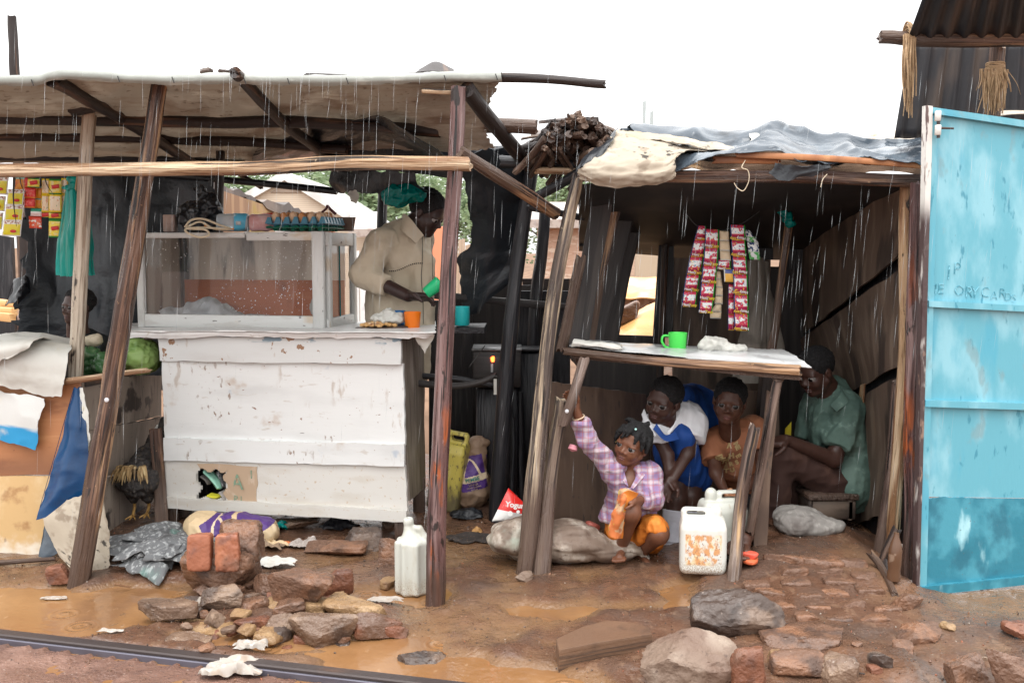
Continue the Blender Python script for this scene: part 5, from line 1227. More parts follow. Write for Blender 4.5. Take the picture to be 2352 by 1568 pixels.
M_back = mat('red_brown_case_back', (.62, .20, .085), [L((.70, .28, .13), (3, 3, 20), .5, .7, .7), L((.32, .10, .05), 6, .54, .7, .7)], .35, transl=.2)
V, F, Wc = slab([cpt(.02, Dc_ - .03, .02), cpt(Wc_ - .05, Dc_ - .03, .02), cpt(Wc_ - .05, Dc_ - .03, .235), cpt(.02, Dc_ - .03, .235)], .012, 4, 4, 0)
mk('back_panel', V, F, M_back, gc, Wc)
M_cur = mat('painted_reflection_board', (.56, .49, .43), [L((.76, .71, .65), (7, 7, .7), .42, .54, .9), L((.035, .035, .04), (5, 5, .9), .56, .64, .95), L((.14, .09, .07), (9, 9, 2), .6, .7, .7)], .3, transl=.45)  # streaks paint the reflections and blurred background seen in the case glass
V, F, Wc = slab([cpt(.02, Dc_ - .015, .2), cpt(Wc_ - .05, Dc_ - .015, .2), cpt(Wc_ - .05, Dc_ - .015, H_ - .01), cpt(.02, Dc_ - .015, H_ - .01)], .01, 4, 4, 0)
mk('back_board', V, F, M_cur, gc, Wc)
V, F, Wc = slab([cpt(.022, .04, .02), cpt(.022, Dc_ - .03, .02), cpt(.022, Dc_ - .03, H_ - .01), cpt(.022, .04, H_ - .01)], .01, 4, 4, 0)
mk('end_board', V, F, M_cur, gc, Wc)
for nm, cs in (('pane', [cpt(.03, .004, .06), cpt(Wc_ - .05, .004, .06), cpt(Wc_ - .05, .004, H_ - .02), cpt(.03, .004, H_ - .02)]),
               ('pane', [cpt(Wc_ - .003, .07, .05), cpt(Wc_ - .003, Dc_ - .04, .05), cpt(Wc_ - .003, Dc_ - .04, H_ - .06), cpt(Wc_ - .003, .07, H_ - .06)])):
    mk(nm, cs, [[0, 1, 2, 3]], M_pane, gc, smooth=False)
V, F, Wc = tube([cpt(Wc_ + .001, Dc_ * .48, .05), cpt(Wc_ + .001, Dc_ * .48, H_ - .065)], [.004, .004], 6)
mk('pane_edge', V, F, mat('teal_glass_edge', (.02, .14, .14), [], .2), gc, Wc)
rg = np.random.default_rng(5)
ds, fs = [], []
o8 = A([1, 0, 0], [0, .5, 0], [-1, 0, 0], [0, -.5, 0], [0, 0, 1], [0, 0, -1])
f8 = [[0, 1, 4], [1, 2, 4], [2, 3, 4], [3, 0, 4], [1, 0, 5], [2, 1, 5], [3, 2, 5], [0, 3, 5]]
for k in range(1000):
    u, z = rg.uniform(.04, Wc_ - .06), rg.uniform(.07, H_ - .04)
    if vn(A([u * 3.2, 0, z * 4]), 4)[0] + rg.uniform(-.5, .5) < .05 or u < .12 and rg.random() < .7: continue
    r = rg.uniform(.0016, .0046) * rg.uniform(.5, 1)
    n_ = len(ds) * 6
    ds.append((o8 * r) @ Rc.T + cpt(u, .0015, z)); fs += [[i + n_ for i in f] for f in f8]
o = mk('raindrops', np.concatenate(ds), fs, mat('white_raindrop', (.90, .91, .91), [], .15, transl=.4), gc); o['kind'] = 'stuff'
# the sheet of plastic inside
def blob(name, prims, h, m_, label=None, cat=None, parent=None, cr=(), group=None, smooth=1, planes=(), sharp=0, ret=False, wcs=None):
    """smoothly joined capsules / ellipsoids / boxes, then creased by noise"""
    lo = np.min([np.min(np.atleast_2d(p[1]) if p[0] != 'c' else np.stack([p[1], p[2]]), 0) - np.max(p[2] if p[0] != 'c' else p[3]) for p in prims if p[0] != 'x'], 0) - .05
    hi = np.max([np.max(np.atleast_2d(p[1]) if p[0] != 'c' else np.stack([p[1], p[2]]), 0) + np.max(p[2] if p[0] != 'c' else p[3]) for p in prims if p[0] != 'x'], 0) + .05
    s = SDF(lo, hi, h)
    for p in prims:
        kk = p[-1]
        if p[0] == 'e': s.ell(p[1], p[2], kk, p[3] if len(p) > 4 else None)
        elif p[0] == 'c': s.cap(p[1], p[2], p[3], p[4], kk)
        elif p[0] == 'b': s.box(p[1], p[2], p[3], kk, p[4] if len(p) > 5 else None)
        elif p[0] == 'x': s.box(p[1], p[2], p[3], kk, p[4] if len(p) > 5 else None, True)
    for (pp, nn) in planes: s.plane(pp, nn)
    V, F = s.mesh(smooth)
    for c_ in cr: V = crumple(V, F, *c_)
    if ret: return V, F
    o = mk(name, V, F, m_, parent, sharp=sharp)
    if parent is None: tag(o, label, cat, group)
    return o
pl_ = cpt(.30, .16, .03)
M_paper = mat('crumpled_white_plastic', (.80, .81, .83), [L((.66, .67, .70), 7, .5, .7, .7)], .35, transl=.25)
cloth('crumpled_plastic', [[cpt(.07, .07, .05), cpt(.2, .05, .03), cpt(.34, .05, .03), cpt(.52, .06, .025), cpt(.72, .08, .022)], [cpt(.06, .14, .06), cpt(.2, .13, .10), cpt(.33, .13, .14), cpt(.5, .14, .07), cpt(.72, .15, .03)], [cpt(.10, .22, .05), cpt(.2, .22, .06), cpt(.36, .22, .07), cpt(.54, .24, .05), cpt(.72, .24, .03)]], 60, 30, M_paper, 'crumpled white plastic lying inside the glass case', 'plastic', wr=.022, ws=9, rag=.012, fine=.004)
blob('plastic_pouch', [('e', cpt(Wc_ - .10, .2, .10), A(.05, .03, .065), .02)], .006, M_sackw, 'small white pouch at the right end inside the glass case', 'plastic', cr=((.008, 20, 5),))
V, F, Wc = box(cpt(.47, -.022, H_ - .012) + A(.12, 0, 0), (.036, .007, .009), Rc @ rotm(0, -18, 0)); tag(mk('turn_latch', V, F, M_case, None, Wc), 'small white wooden latch on the top rail of the glass case', 'latch')
# ================================================================== ON TOP OF THE CASE
ZT = Z1 + .004
def top(x, Y): p = P(x, 530, Y); return A(p[0], p[1], ZT)
b0 = top(462, 5.32)
blob('black_bag', [('e', b0 + A(-.02, 0, .08), A(.10, .08, .085), .03), ('e', b0 + A(.06, 0, .11), A(.055, .06, .08), .03), ('c', b0 + A(.03, 0, .16), b0 + A(.015, 0, .235), .03, .012, .03), ('c', b0 + A(.0, 0, .16), b0 + A(-.03, 0, .225), .02, .008, .02)], .005, M_black, 'tied black plastic bag heaped on the glass case', 'bag', cr=((.030, 12, 2, 'w'), (.012, 30, 6, 'w')))
bb = thing('water_bottle', 'clear plastic bottle with a blue label lying on the glass case', 'bottle', top(545, 5.12))
def lying(bt, x0, x1, Y, r, prof, m_, nm, seg=28):
    a = top(x0, Y) + A(0, 0, r); ax = unit(top(x1, Y + .02) - top(x0, Y)); ln = np.linalg.norm(top(x1, Y) - top(x0, Y))
    V, F = lathe([(p * r, q * ln) for p, q in prof], seg, ax, a)
    return mk(nm, V, F, m_, bt)
lying(bb, 498, 572, 5.12, .045, [(.55, 0), (.9, .03), (1, .10), (.97, .3), (1, .34), (1, .96), (.8, 1)], mat('frosted_clear_plastic', (.62, .70, .76), [L((.42, .50, .58), (20, 20, 20), .5, .7, .7)], .12, trans=.45, ior=1.1), 'bottle_body')
lying(bb, 537, 566, 5.12, .0462, [(.985, 0), (1, .02), (1, .98), (.985, 1)], mat('blue_bottle_label', (.10, .45, .66), [L((.62, .74, .80), (14, 14, 14), .52, .62, .8), L((.05, .26, .50), 20, .6, .7, .8)], .3), 'bottle_label')
lb_ = top(552, 5.12) + A(0, -.0475, .045)
V, F, Wc = box(lb_ + A(.004, 0, -.004), (.013, .0008, .009), None, .0003); bc = mk('barcode', V, F, mat('barcode_lines', (.75, .75, .75), [L((.05, .05, .05), (900, 0, 0), .48, .52)], .4), bb)
rb = thing('red_bottle', 'pale red plastic bottle lying between the water bottle and the eggs', 'bottle', top(610, 5.12))
lying(rb, 574, 650, 5.12, .044, [(.8, 0), (1, .05), (.98, .35), (1.03, .5), (.8, .75), (.35, .95), (.3, 1)], mat('pale_red_plastic', (.66, .36, .36), [L((.78, .58, .58), (12, 12, 12), .5, .66, .8), L((.52, .20, .22), 20, .56, .7, .7)], .14, trans=.3, ior=1.1), 'bottle_body')
V, F, Wc = tube(spl(np.array([top(590, 5.3) + A(0, 0, .085), top(625, 5.3) + A(0, 0, .095), top(660, 5.3) + A(0, 0, .075)]), 12), np.full(12, .012), 10, flat=.5); tag(mk('red_plastic_rim', V, F, mat('red_plastic', (.62, .05, .02), [], .3), None, Wc), 'red plastic rim peeking over the pale red bottle', 'lid')
hp = [top(x, Yh) + A(0, 0, z) for x, Yh, z in ((425, 5.06, .02), (440, 5.05, .055), (468, 5.04, .06), (505, 5.06, .03), (530, 5.1, .012), (492, 5.05, .012), (462, 5.03, .045), (440, 5.02, .03), (430, 5.0, .012), (470, 4.98, .006), (480, 4.965, -.02), (458, 4.962, -.032), (432, 4.965, -.012), (428, 4.98, .01), (470, 5.0, .016), (520, 5.05, .01))]
V, F, Wc = tube(spl(np.array(hp), 90), np.full(90, .0055), 8); tag(mk('cream_hose', V, F, mat('cream_rubber_hose', (.66, .56, .40), [], .4), None, Wc), 'cream rubber tube looped on the front edge of the glass case', 'hose')
hp = [top(x, 5.1) + A(0, 0, z) for x, z in ((470, .03), (500, .012), (540, .012))]
V, F, Wc = tube(spl(np.array(hp), 20), np.full(20, .004), 6); tag(mk('orange_string', V, F, mat('orange_cord', (.72, .26, .03), [], .5), None, Wc), 'short orange cord beside the cream tube', 'cord')
V, F, Wc = box(top(392, 5.3) + A(0, 0, .045), (.03, .03, .045)); tag(mk('small_carton', V, F, mat('pinkish_carton', (.45, .33, .28), [L((.3, .2, .2), 20, .5, .6, .6)], .7), None, Wc), 'small pinkish carton behind the black bag on the glass case', 'carton')
# egg trays
def tray(name, o, m_, label, h):
    ps = []
    V, F, Wc = box(o + (ux * .15 + uy * .15) + A(0, 0, .004), (.152, .152, .003), Rc, .002); ps.append((V, F))
    for i in range(7):
        for j in range(7):
            c = o + ux * (.006 + .048 * i) + uy * (.006 + .048 * j)
            r0, r1 = .019, .008
            V = np.array([c + (ux * a + uy * b) * r + A(0, 0, z) for r, z in ((r0, .006), (r1, h)) for a, b in ((-1, -1), (1, -1), (1, 1), (-1, 1))])
            ps.append((V, [[0, 1, 5, 4], [1, 2, 6, 5], [2, 3, 7, 6], [3, 0, 4, 7], [4, 5, 6, 7]]))
            if i < 6 and j < 6:
                cc = c + (ux + uy) * .024; V, F = lathe([(.0, -.012), (.012, -.012), (.018, .004)], 8, None, cc); ps.append((V, F))
    V, F, _ = join(*ps)
    return tag(mk(name, V, F, m_, sharp=30), label, 'egg tray')
t0 = cpt(Wc_ - .31, .03, H_ + .018)
tray('egg_tray', t0, mat('green_tray_plastic', (.01, .17, .10), [], .35), 'green plastic egg tray under the blue egg tray', .014)
tray('egg_tray', t0 + A(0, 0, .018), mat('blue_tray_plastic', (.07, .22, .32), [L((.15, .30, .40), 20, .5, .7, .6)], .4), 'blue plastic egg tray holding brown eggs', .040)
V, F = lathe([(.0, -.028), (.010, -.026), (.018, -.015), (.0215, 0), (.020, .012), (.014, .024), (.007, .0295), (0, .031)], 20)
eggs = []
for k, col in enumerate(((.60, .27, .11), (.66, .36, .18), (.70, .47, .30))):
    eggs.append(mat('brown_eggshell_%s' % 'abc'[k], col, [L(tuple(c * .8 for c in col), 40, .5, .7, .5)], .45))
egm = []
for j in range(4):
    for i in range(6):
        if (i, j) in ((0, 2), (1, 3), (0, 3)): continue
        p = t0 + ux * (.030 + .048 * i) + uy * (.030 + .048 * j) + A(0, 0, .053 + RNG.uniform(-.003, .004))
        e = mk('egg', (V @ rotm(RNG.uniform(-12, 12), RNG.uniform(-12, 12), 0).T) + p, F, eggs[int(RNG.integers(0, 3))], sharp=0)
        tag(e, 'brown egg sitting in the blue egg tray', 'egg', 'eggs in the blue tray')
V, F, Wc = slab([cpt(Wc_ - .22, Dc_ - .1, H_ + .01), cpt(Wc_ + .03, Dc_ - .1, H_ + .01), cpt(Wc_ + .05, Dc_ - .12, H_ + .085), cpt(Wc_ - .22, Dc_ - .1, H_ + .085)], .004, 6, 4, .003); cbx = tag(mk('carton_flap', V, F, mat('wet_dark_cardboard', (.16, .105, .08), [L((.09, .06, .05), 9, .5, .7, .7)], .7), None, Wc), 'dark wet cardboard flap standing behind the eggs', 'cardboard')
V, F, Wc = tube(spl(np.array([top(738, 5.35) + A(0, 0, .1), top(750, 5.35) + A(0, 0, .125), top(753, 5.35) + A(0, 0, .14), top(758, 5.35) + A(0, 0, .125), top(772, 5.35) + A(0, 0, .095)]), 16), np.linspace(.006, .008, 16), 8); tag(mk('dark_red_tie', V, F, mat('dark_red_plastic', (.10, .015, .02), [], .4), None, Wc), 'dark red knotted plastic behind the eggs', 'plastic')
# ================================================================== MUGS AND FOOD
def mug(name, base, r0, r1, h, col, label, hd=None, tilt=None):
    m_ = mat(name + '_plastic', col, [], .28, spec=.5)
    base = np.asarray(base, float)
    t = thing(name, label, 'mug', base)
    R = np.eye(3) if tilt is None else tilt
    V, F = lathe([(0, .002), (r0 * .9, .002), (r0, .006), (r1, h), (r1 - .0015, h + .001), (r1 - .004, h - .002), (r0 - .004, .008), (0, .008)], 32)
    mk('cup', V @ R.T + base, F, m_, t)
    if hd is not None:
        a = math.radians(hd); d = A(math.cos(a), math.sin(a), 0)
        pts = [d * (r1 - .003) + A(0, 0, h * .84), d * (r1 + .022) + A(0, 0, h * .82), d * (r1 + .028) + A(0, 0, h * .55), d * (r0 + .018) + A(0, 0, h * .26), d * (r0) + A(0, 0, h * .20)]
        V, F, Wc = tube(spl(np.array(pts), 20), np.full(20, .0055), 8)
        mk('handle', V @ R.T + base, F, m_, t)
    return t
def ctop(x, y, Y): p = P(x, y, Y); p[2] = 1.0; return p
def cz(x, Y, z): p = P(x, 700, Y); p[2] = z; return p
mug('orange_mug', cz(947, 4.86, .997), .033, .042, .103, (.80, .18, .01), 'orange plastic mug on the right end of the white counter')
mug('blue_mug', cz(913, 5.0, .997), .033, .040, .100, (.02, .14, .36), 'blue plastic mug behind the bag of food')
V, F, Wc = slab([P(1030, 752, 5.1), P(1112, 752, 5.1), P(1118, 742, 5.35), P(1030, 742, 5.35)], .03, 4, 4, .004); ldg = tag(mk('ledge_board', V, F, M_soot, None, Wc), 'black ledge board carrying the cyan mug', 'board')
mug('cyan_mug', P(1061, 748, 5.17), .040, .041, .100, (.03, .50, .52), 'cyan plastic mug on the black ledge right of the red brown post', 190)
mug('lime_mug', P(1556, 808, 4.53), .037, .043, .088, (.08, .70, .10), 'lime green plastic mug on the plank table', 172)
bd = cz(881, 4.87, .997)
V, F = lathe([(0, .0), (.135, .0), (.142, .006), (.142, .026), (.136, .032), (0, .032)], 40); V = V * A(1, .62, 1) @ rotm(2, -2, 0).T + bd
tag(mk('round_board', V, F, mat('dark_wet_round_wood', (.055, .035, .03), [L((.14, .09, .07), (9, 40, 9), .5, .7, .7)], .3)), 'dark round wooden board on the white counter', 'board')
fd = bd + A(-.01, -.01, .03)
fp = []
for k in range(46):
    V, F = stone((.026, .024, .018), 3, 4, k, .1, 4); a, r = RNG.uniform(0, 6.28), RNG.uniform(0, 1) ** .5
    fp.append((V + fd + A(math.cos(a) * r * .085 - .01, math.sin(a) * r * .045, .008 + .02 * (1 - r)), F))
V, F, _ = join(*fp)
o = tag(mk('snack_heap', V, F, mat('fried_dough_pieces', (.62, .36, .14), [L((.74, .60, .42), 30, .5, .62, .9), L((.28, .10, .04), 24, .58, .66, .9)], .5)), 'heap of brown and white snack pieces on the round board', 'food')
blob('snack_bag', [('e', fd + A(.02, .01, .04), A(.075, .045, .03), .02), ('e', fd + A(.03, .01, .065), A(.03, .03, .03), .02), ('e', fd + A(.08, 0, .035), A(.03, .025, .02), .02)], .005, M_sackw, 'white plastic bag over the snack heap', 'bag', cr=((.018, 18, 4, 'w'), (.008, 42, 6, 'w')))
tp = P(1650, 806, 4.5)
blob('plastic_bag', [('e', tp + A(-.03, 0, .03), A(.06, .05, .035), .03), ('e', tp + A(.05, 0, .015), A(.08, .05, .02), .03)], .005, M_sackw, 'crumpled whitish plastic bag on the plank table', 'bag', cr=((.018, 16, 4, 'w'), (.008, 40, 6, 'w')))
tb_ = P(915, 452, 5.15)
blob('teal_bag', [('e', tb_ + A(-.02, 0, .0), A(.075, .05, .055), .03), ('e', tb_ + A(.06, 0, .015), A(.07, .05, .04), .03)], .005, mat('thin_teal_plastic', (.0, .23, .21), [L((.0, .34, .30), 14, .5, .7, .8)], .25, transl=.4), 'bundled teal plastic bag hanging over the vendor', 'bag', cr=((.024, 15, 4, 'w'), (.010, 36, 6, 'w')))
tk = P(1809, 500, 4.87)
blob('teal_knot', [('e', tk, A(.016, .016, .018), .01), ('e', tk + A(.015, 0, -.03), A(.02, .012, .014), .01), ('e', tk + A(-.02, 0, .03), A(.018, .012, .02), .01)], .004, bpy.data.materials['thin_teal_plastic'], 'teal plastic strip knotted round the top of the reddish pole', 'plastic', cr=((.012, 40, 4),))
# ================================================================== SACHETS
def pouch(cs, m_, parent, nm='sachet', puff=.006, n=8):
    a, b, c, d = [np.asarray(q) for q in cs]
    u, v = np.meshgrid(np.linspace(0, 1, n), np.linspace(0, 1, n))
    u_, v_ = u[..., None], v[..., None]
    g = (a * (1 - u_) + b * u_) * (1 - v_) + (d * (1 - u_) + c * u_) * v_
    nn = unit(np.cross(b - a, d - a))
    bulge = (np.sin(np.pi * u) * np.sin(np.pi * v)) ** .6 * puff
    g = g + nn * (bulge + .0012 * RNG.normal(size=u.shape))[..., None]
    wc = np.stack([u, u * 0 + RNG.uniform(0, 9), v], -1)
    V, F, Wc = thick(g, .002, wc, nn)
    return mk(nm, V, F, m_, parent, Wc, sharp=0)
def gl_(c, ax, lo, hi, f=1): return L(c, 6, lo, hi, f, k='g', ax=ax)
YEL = mat('yellow_sachet', (.74, .62, .03), [L((.62, .66, .10), (3, 3, 3), .5, .6, .8), gl_((.82, .80, .74), 2, .74, .75), L((.36, .12, .06), (9, 9, 9), .46, .54, .9, m=gl_((1, 1, 1), 2, .76, .77)), gl_((.84, .84, .82), 2, .95, .955), gl_((.84, .84, .82), 2, .08, .07), gl_((.84, .84, .82), 0, .07, .06), gl_((.84, .84, .82), 0, .95, .955)], .3)
CRM = mat('cream_sachet_yellow_rim', (.78, .64, .46), [L((.62, .26, .10), (4, 4, 4), .56, .62, .9), L((.12, .30, .12), (5, 5, 5), .62, .66, .8), gl_((.82, .58, .02), 2, .90, .91), gl_((.82, .58, .02), 2, .10, .09), gl_((.82, .58, .02), 0, .08, .07), gl_((.82, .58, .02), 0, .92, .93)], .3)
GRN = mat('yellow_green_sachet', (.80, .60, .05), [L((.78, .70, .34), 4, .5, .6, .8), gl_((.04, .26, .04), 2, .88, .89), gl_((.04, .26, .04), 2, .09, .08)], .3)
RDS = mat('red_sachet', (.66, .035, .03), [L((.74, .18, .14), 4, .54, .62, .8), gl_((.50, .02, .03), 2, .92, .93), gl_((.78, .30, .05), 2, .14, .13, .7)], .28)
RDF = mat('red_food_sachet', (.72, .10, .04), [L((.80, .78, .72), (4, 4, 4), .54, .57), L((.60, .22, .06), (5, 5, 5), .60, .63), gl_((.66, .06, .03), 2, .68, .70), gl_((.66, .06, .03), 2, .12, .10)], .28)
ORS = mat('orange_sachet', (.80, .33, .03), [L((.70, .16, .05), 4, .54, .6, .8), gl_((.30, .50, .42), 2, .85, .86)], .28)
WGS = mat('white_green_sachet', (.80, .80, .78), [gl_((.02, .28, .17), 2, .58, .60), gl_((.75, .4, .42), 2, .40, .38, .5)], .28)
M_emb = mat('red_emblem', (.55, .02, .02), [], .4)
M_embw = mat('white_emblem_writing', (.85, .83, .8), [], .4)
SY = 4.80
def strip(label, items, Ys=SY, group=None, name='sachet_strip'):
    x = np.mean([(i[0] + i[2]) / 2 for i in items]); y = items[0][1]
    t = thing(name, label, 'sachets', P(x, y, Ys), group)
    for it in items:
        x0, y0, x1, y1, m_ = it[:5]
        sk = it[5] if len(it) > 5 else 0
        yy = Ys + (it[6] if len(it) > 6 else 0)
        p = pouch([P(x0 - sk, y1, yy), P(x1 - sk, y1 + 1, yy), P(x1, y0 + 1, yy), P(x0, y0, yy)], m_, t)
        if m_ is YEL:
            c = P((x0 + x1) / 2 + 3 - sk * .6, y0 * .3 + y1 * .7, yy - .0085); V, F = lathe([(0, .0006), (.0145, .0006), (.015, 0)], 18, A(0, -1, 0), c); V[:, 2] = c[2] + (V[:, 2] - c[2]) * .5; mk('emblem', V, F, M_emb, p)
        if m_ is GRN:
            c = P((x0 + x1) / 2 - sk * .5, (y0 + y1) / 2, yy - .0085); V, F, Wc = box(c, (.018, .0006, .009), rotm(0, -8, 0), .0004); mk('red_band', V, F, M_emb, p)
    return t
strip('strip of yellow sachets at the far left edge of the picture', [(-22, 404, 20, 447, YEL, 4), (-27, 449, 14, 485, YEL, 4), (-32, 487, 8, 527, YEL, 4)])
strip('strip of three yellow sachets with white edges and red ovals', [(18, 434, 56, 471, YEL, 4), (13, 470, 55, 507, YEL, 4), (8, 505, 51, 542, YEL, 4)], SY - .03)
strip('small orange food sachet above the yellow strip', [(36, 406, 58, 441, ORS, 2)], SY + .02)
strip('strip of red sachets under the front beam', [(57, 408, 82, 430, RDS, 1), (55, 430, 82, 455, RDS), (54, 455, 80, 477, RDS)], SY - .01)
strip('yellow sachet hung over the red strip', [(64, 409, 91, 430, GRN, 1)], SY - .04)
strip('strip of orange sachets beside the red strip', [(80, 428, 96, 455, ORS), (79, 455, 96, 479, ORS)], SY + .02)
strip('red food sachet below a white and green sachet', [(71, 478, 96, 496, WGS, 1), (66, 496, 95, 524, RDF, -1, .01)], SY)
strip('pair of cream sachets with yellow rims, left column', [(96, 410, 113, 446, CRM), (95, 446, 113, 487, CRM), (97, 487, 112, 499, GRN, 0, .01)], SY)
strip('cream and yellow sachets in the middle column', [(113, 411, 141, 446, GRN), (112, 446, 141, 487, CRM, 0, -.01), (112, 487, 140, 502, GRN, 0, .01), (112, 503, 140, 545, GRN, 0)], SY - .01)
strip('narrow cream sachets beside the teal bags', [(141, 409, 156, 446, CRM), (141, 446, 156, 486, CRM)], SY + .01)
for x0, y0, x1, y1 in ((32, 404, 36, 520), (45, 404, 60, 450), (102, 406, 122, 448)):
    pts = spl(np.array([P(x0, y0, SY - .06), P((x0 + x1) / 2 - 3, (y0 + y1) / 2, SY - .06), P(x1 + 2, y1, SY - .05)]), 14)
    V, F, Wc = tube(pts, np.linspace(.006 if x0 < 40 else .003, .001, 14), 6)
    tag(mk('dry_twig', V, F, M_wire, None, Wc), {32: 'thick dark twig hanging over the yellow sachets', 45: 'curled dark twig by the orange food sachet', 102: 'thin dark twig over the cream sachets'}[x0], 'twig')
# stacked teal carrier bags
M_teal = mat('teal_carrier_plastic', (.0, .30, .25), [L((.0, .40, .35), (6, 6, 2), .5, .68, .8), L((.0, .16, .14), (34, 34, 1.5), .54, .66, .8)], .3, transl=.15)
cloth('teal_bags', [[P(152, 436, 4.76), P(160, 436, 4.72), P(170, 436, 4.72), P(178, 436, 4.76)], [P(144, 500, 4.78), P(158, 498, 4.70), P(178, 500, 4.70), P(205, 500, 4.78)], [P(134, 560, 4.78), P(156, 545, 4.70), P(180, 550, 4.70), P(214, 560, 4.78)], [P(132, 600, 4.78), P(156, 600, 4.72), P(182, 600, 4.73), P(214, 600, 4.78)], [P(132, 632, 4.78), P(158, 634, 4.73), P(182, 632, 4.74), P(218, 632, 4.78)]], 60, 50, M_teal, 'stack of teal carrier bags hung behind the pale post', 'bags', wr=.010, ws=7, fine=.0015, stretch=(3.2, .35), rag=.004)
blob('teal_bag_knot', [('e', P(166, 424, 4.74), A(.026, .02, .03), .01), ('e', P(158, 432, 4.74), A(.016, .014, .016), .01)], .005, M_teal, 'knotted top of the teal carrier bags', 'bag', cr=((.014, 30, 2),))
pole('bag_string', [P(178, 404, 4.7), P(174, 436, 4.7)], .004, .004, M_fibre, 'fibre string tying the teal bags to the front beam', 'string', lump=.02)
# right-hand strips
CH = mat('crimson_sachet', (.44, .02, .055), [L((.30, .012, .06), (3, 3, 3), .5, .6, .8), gl_((.62, .05, .10), 2, .20, .30, .8), gl_((.34, .01, .06), 2, .36, .35), L((.82, .82, .82), (3.2, 3, 4.2), .44, .47, 1, m=L((1, 1, 1), 6, .40, .44, 1, k='g', ax=2, m=L((1, 1, 1), 6, .82, .78, 1, k='g', ax=2))), L((.03, .35, .55), (9, 9, 9), .60, .63, .9, m=gl_((1, 1, 1), 2, .45, .5)), L((.80, .55, .03), (7, 7, 7), .64, .66, .9), gl_((.70, .40, .05), 2, .06, .05), gl_((.01, .03, .14), 0, .07, .06), gl_((.01, .34, .03), 0, .91, .92)], .22)
BG = mat('beige_paper_sachet', (.68, .54, .37), [gl_((.55, .55, .52), 2, .18, .16, .9), L((.56, .43, .28), 9, .5, .7, .6)], .5)
YC = mat('yellow_card_sachet', (.80, .45, .08), [gl_((.10, .14, .36), 2, .66, .68), gl_((.8, .8, .76), 0, .08, .07), gl_((.8, .8, .76), 0, .92, .93)], .4)
GW = mat('green_white_check_sachet', (.80, .82, .82), [L((.02, .05, .16), (4, 4, 5), .5, .52, 1, m=gl_((1, 1, 1), 2, .45, .5)), L((.03, .42, .05), (3, 3, 3), .46, .5, .9, m=L((1, 1, 1), 6, .5, .4, 1, k='g', ax=2))], .25)
M_hw = mat('white_pouch_lettering', (.80, .78, .76), [], .4); M_hy = mat('yellow_pouch_lettering', (.80, .55, .04), [], .4)
def long_strip(label, pts, n, m_, Ys=4.75, writing=True, flip=False, name='sachet_strip'):
    """pts: (left x, right x, y) down the strip"""
    pts = np.array(pts, float); q = spl(pts, n + 1)
    t = thing(name, label, 'sachets', P((q[0, 0] + q[0, 1]) / 2, q[0, 2], Ys))
    for i in range(n):
        (xa, xb, ya), (xc, xd, yc) = q[i], q[i + 1]
        zz = Ys + RNG.uniform(-.006, .006)
        s = pouch([P(xc, yc, zz), P(xd, yc + 1, zz), P(xb, ya + 1, zz), P(xa, ya, zz)], m_, t, puff=.009)
        if writing:
            cx, cy = (xa + xc) / 2 * .5 + (xb + xd) / 2 * .5, ya * .13 + yc * .87
            wd = (xb - xa) * Ys / FPX
            ax = A(-1, 0, .1) if flip else A(1, 0, -.10); up = A(0, 0, -1) if flip else A(0, 0, 1)
            sg = -1 if flip else 1
            text('Hasty', wd * .26, M_hw, s, fr4(P(cx, cy, zz - .011) - A(wd * .22 * sg, 0, 0), ax, up), bold=.0003)
            text('Tasty', wd * .26, M_hy, s, fr4(P(cx, cy + 1, zz - .011) + A(wd * .24 * sg, 0, 0), ax, up), bold=.0003)
    return t
long_strip('leftmost crimson sachet strip hanging in the right stall', [(1604, 1621, 518), (1592, 1621, 560), (1580, 1612, 610), (1571, 1603, 660), (1566, 1598, 704)], 5, CH)
long_strip('second crimson sachet strip, beside the beige packets', [(1620, 1651, 526), (1618, 1650, 580), (1612, 1645, 630), (1608, 1640, 680), (1605, 1635, 719)], 5, CH, 4.72)
long_strip('column of three beige packets between the crimson strips', [(1653, 1674, 530), (1653, 1676, 565), (1655, 1679, 598)], 3, BG, 4.73, False)
long_strip('single crimson sachet under the three beige packets', [(1649, 1678, 596), (1648, 1678, 619)], 1, CH, 4.74)
long_strip('small yellow card packet hung under the single crimson sachet', [(1663, 1685, 618), (1664, 1686, 647)], 1, YC, 4.72, False)
long_strip('narrow chain of beige packets beside the second crimson strip', [(1645, 1655, 622), (1645, 1660, 660), (1641, 1660, 698)], 4, BG, 4.76, False)
long_strip('lowest pair of beige packets below the second crimson strip', [(1645, 1657, 698), (1631, 1657, 716), (1631, 1656, 731)], 2, BG, 4.77, False)
long_strip('longest crimson sachet strip, printed upside down', [(1677, 1711, 516), (1680, 1713, 570), (1684, 1717, 630), (1686, 1719, 700), (1687, 1720, 759)], 6, CH, 4.72, True, True)
long_strip('narrow crimson sachet strip half hidden behind the longest one', [(1673, 1688, 652), (1672, 1688, 705), (1672, 1688, 758)], 3, CH, 4.75, False)
long_strip('green and white checked sachets tilted at the right end', [(1711, 1722, 528), (1716, 1742, 556), (1722, 1746, 596)], 2, GW, 4.77, False)
pts = spl(np.array([P(1575, 490, 4.76), P(1604, 520, 4.75), P(1655, 529, 4.75), P(1700, 516, 4.74), P(1745, 485, 4.76)]), 30)
V, F, Wc = tube(pts, np.full(30, .0016), 5); tag(mk('hanging_wire', V, F, M_wire, None, Wc), 'thin wire the sachet strips hang from', 'wire')
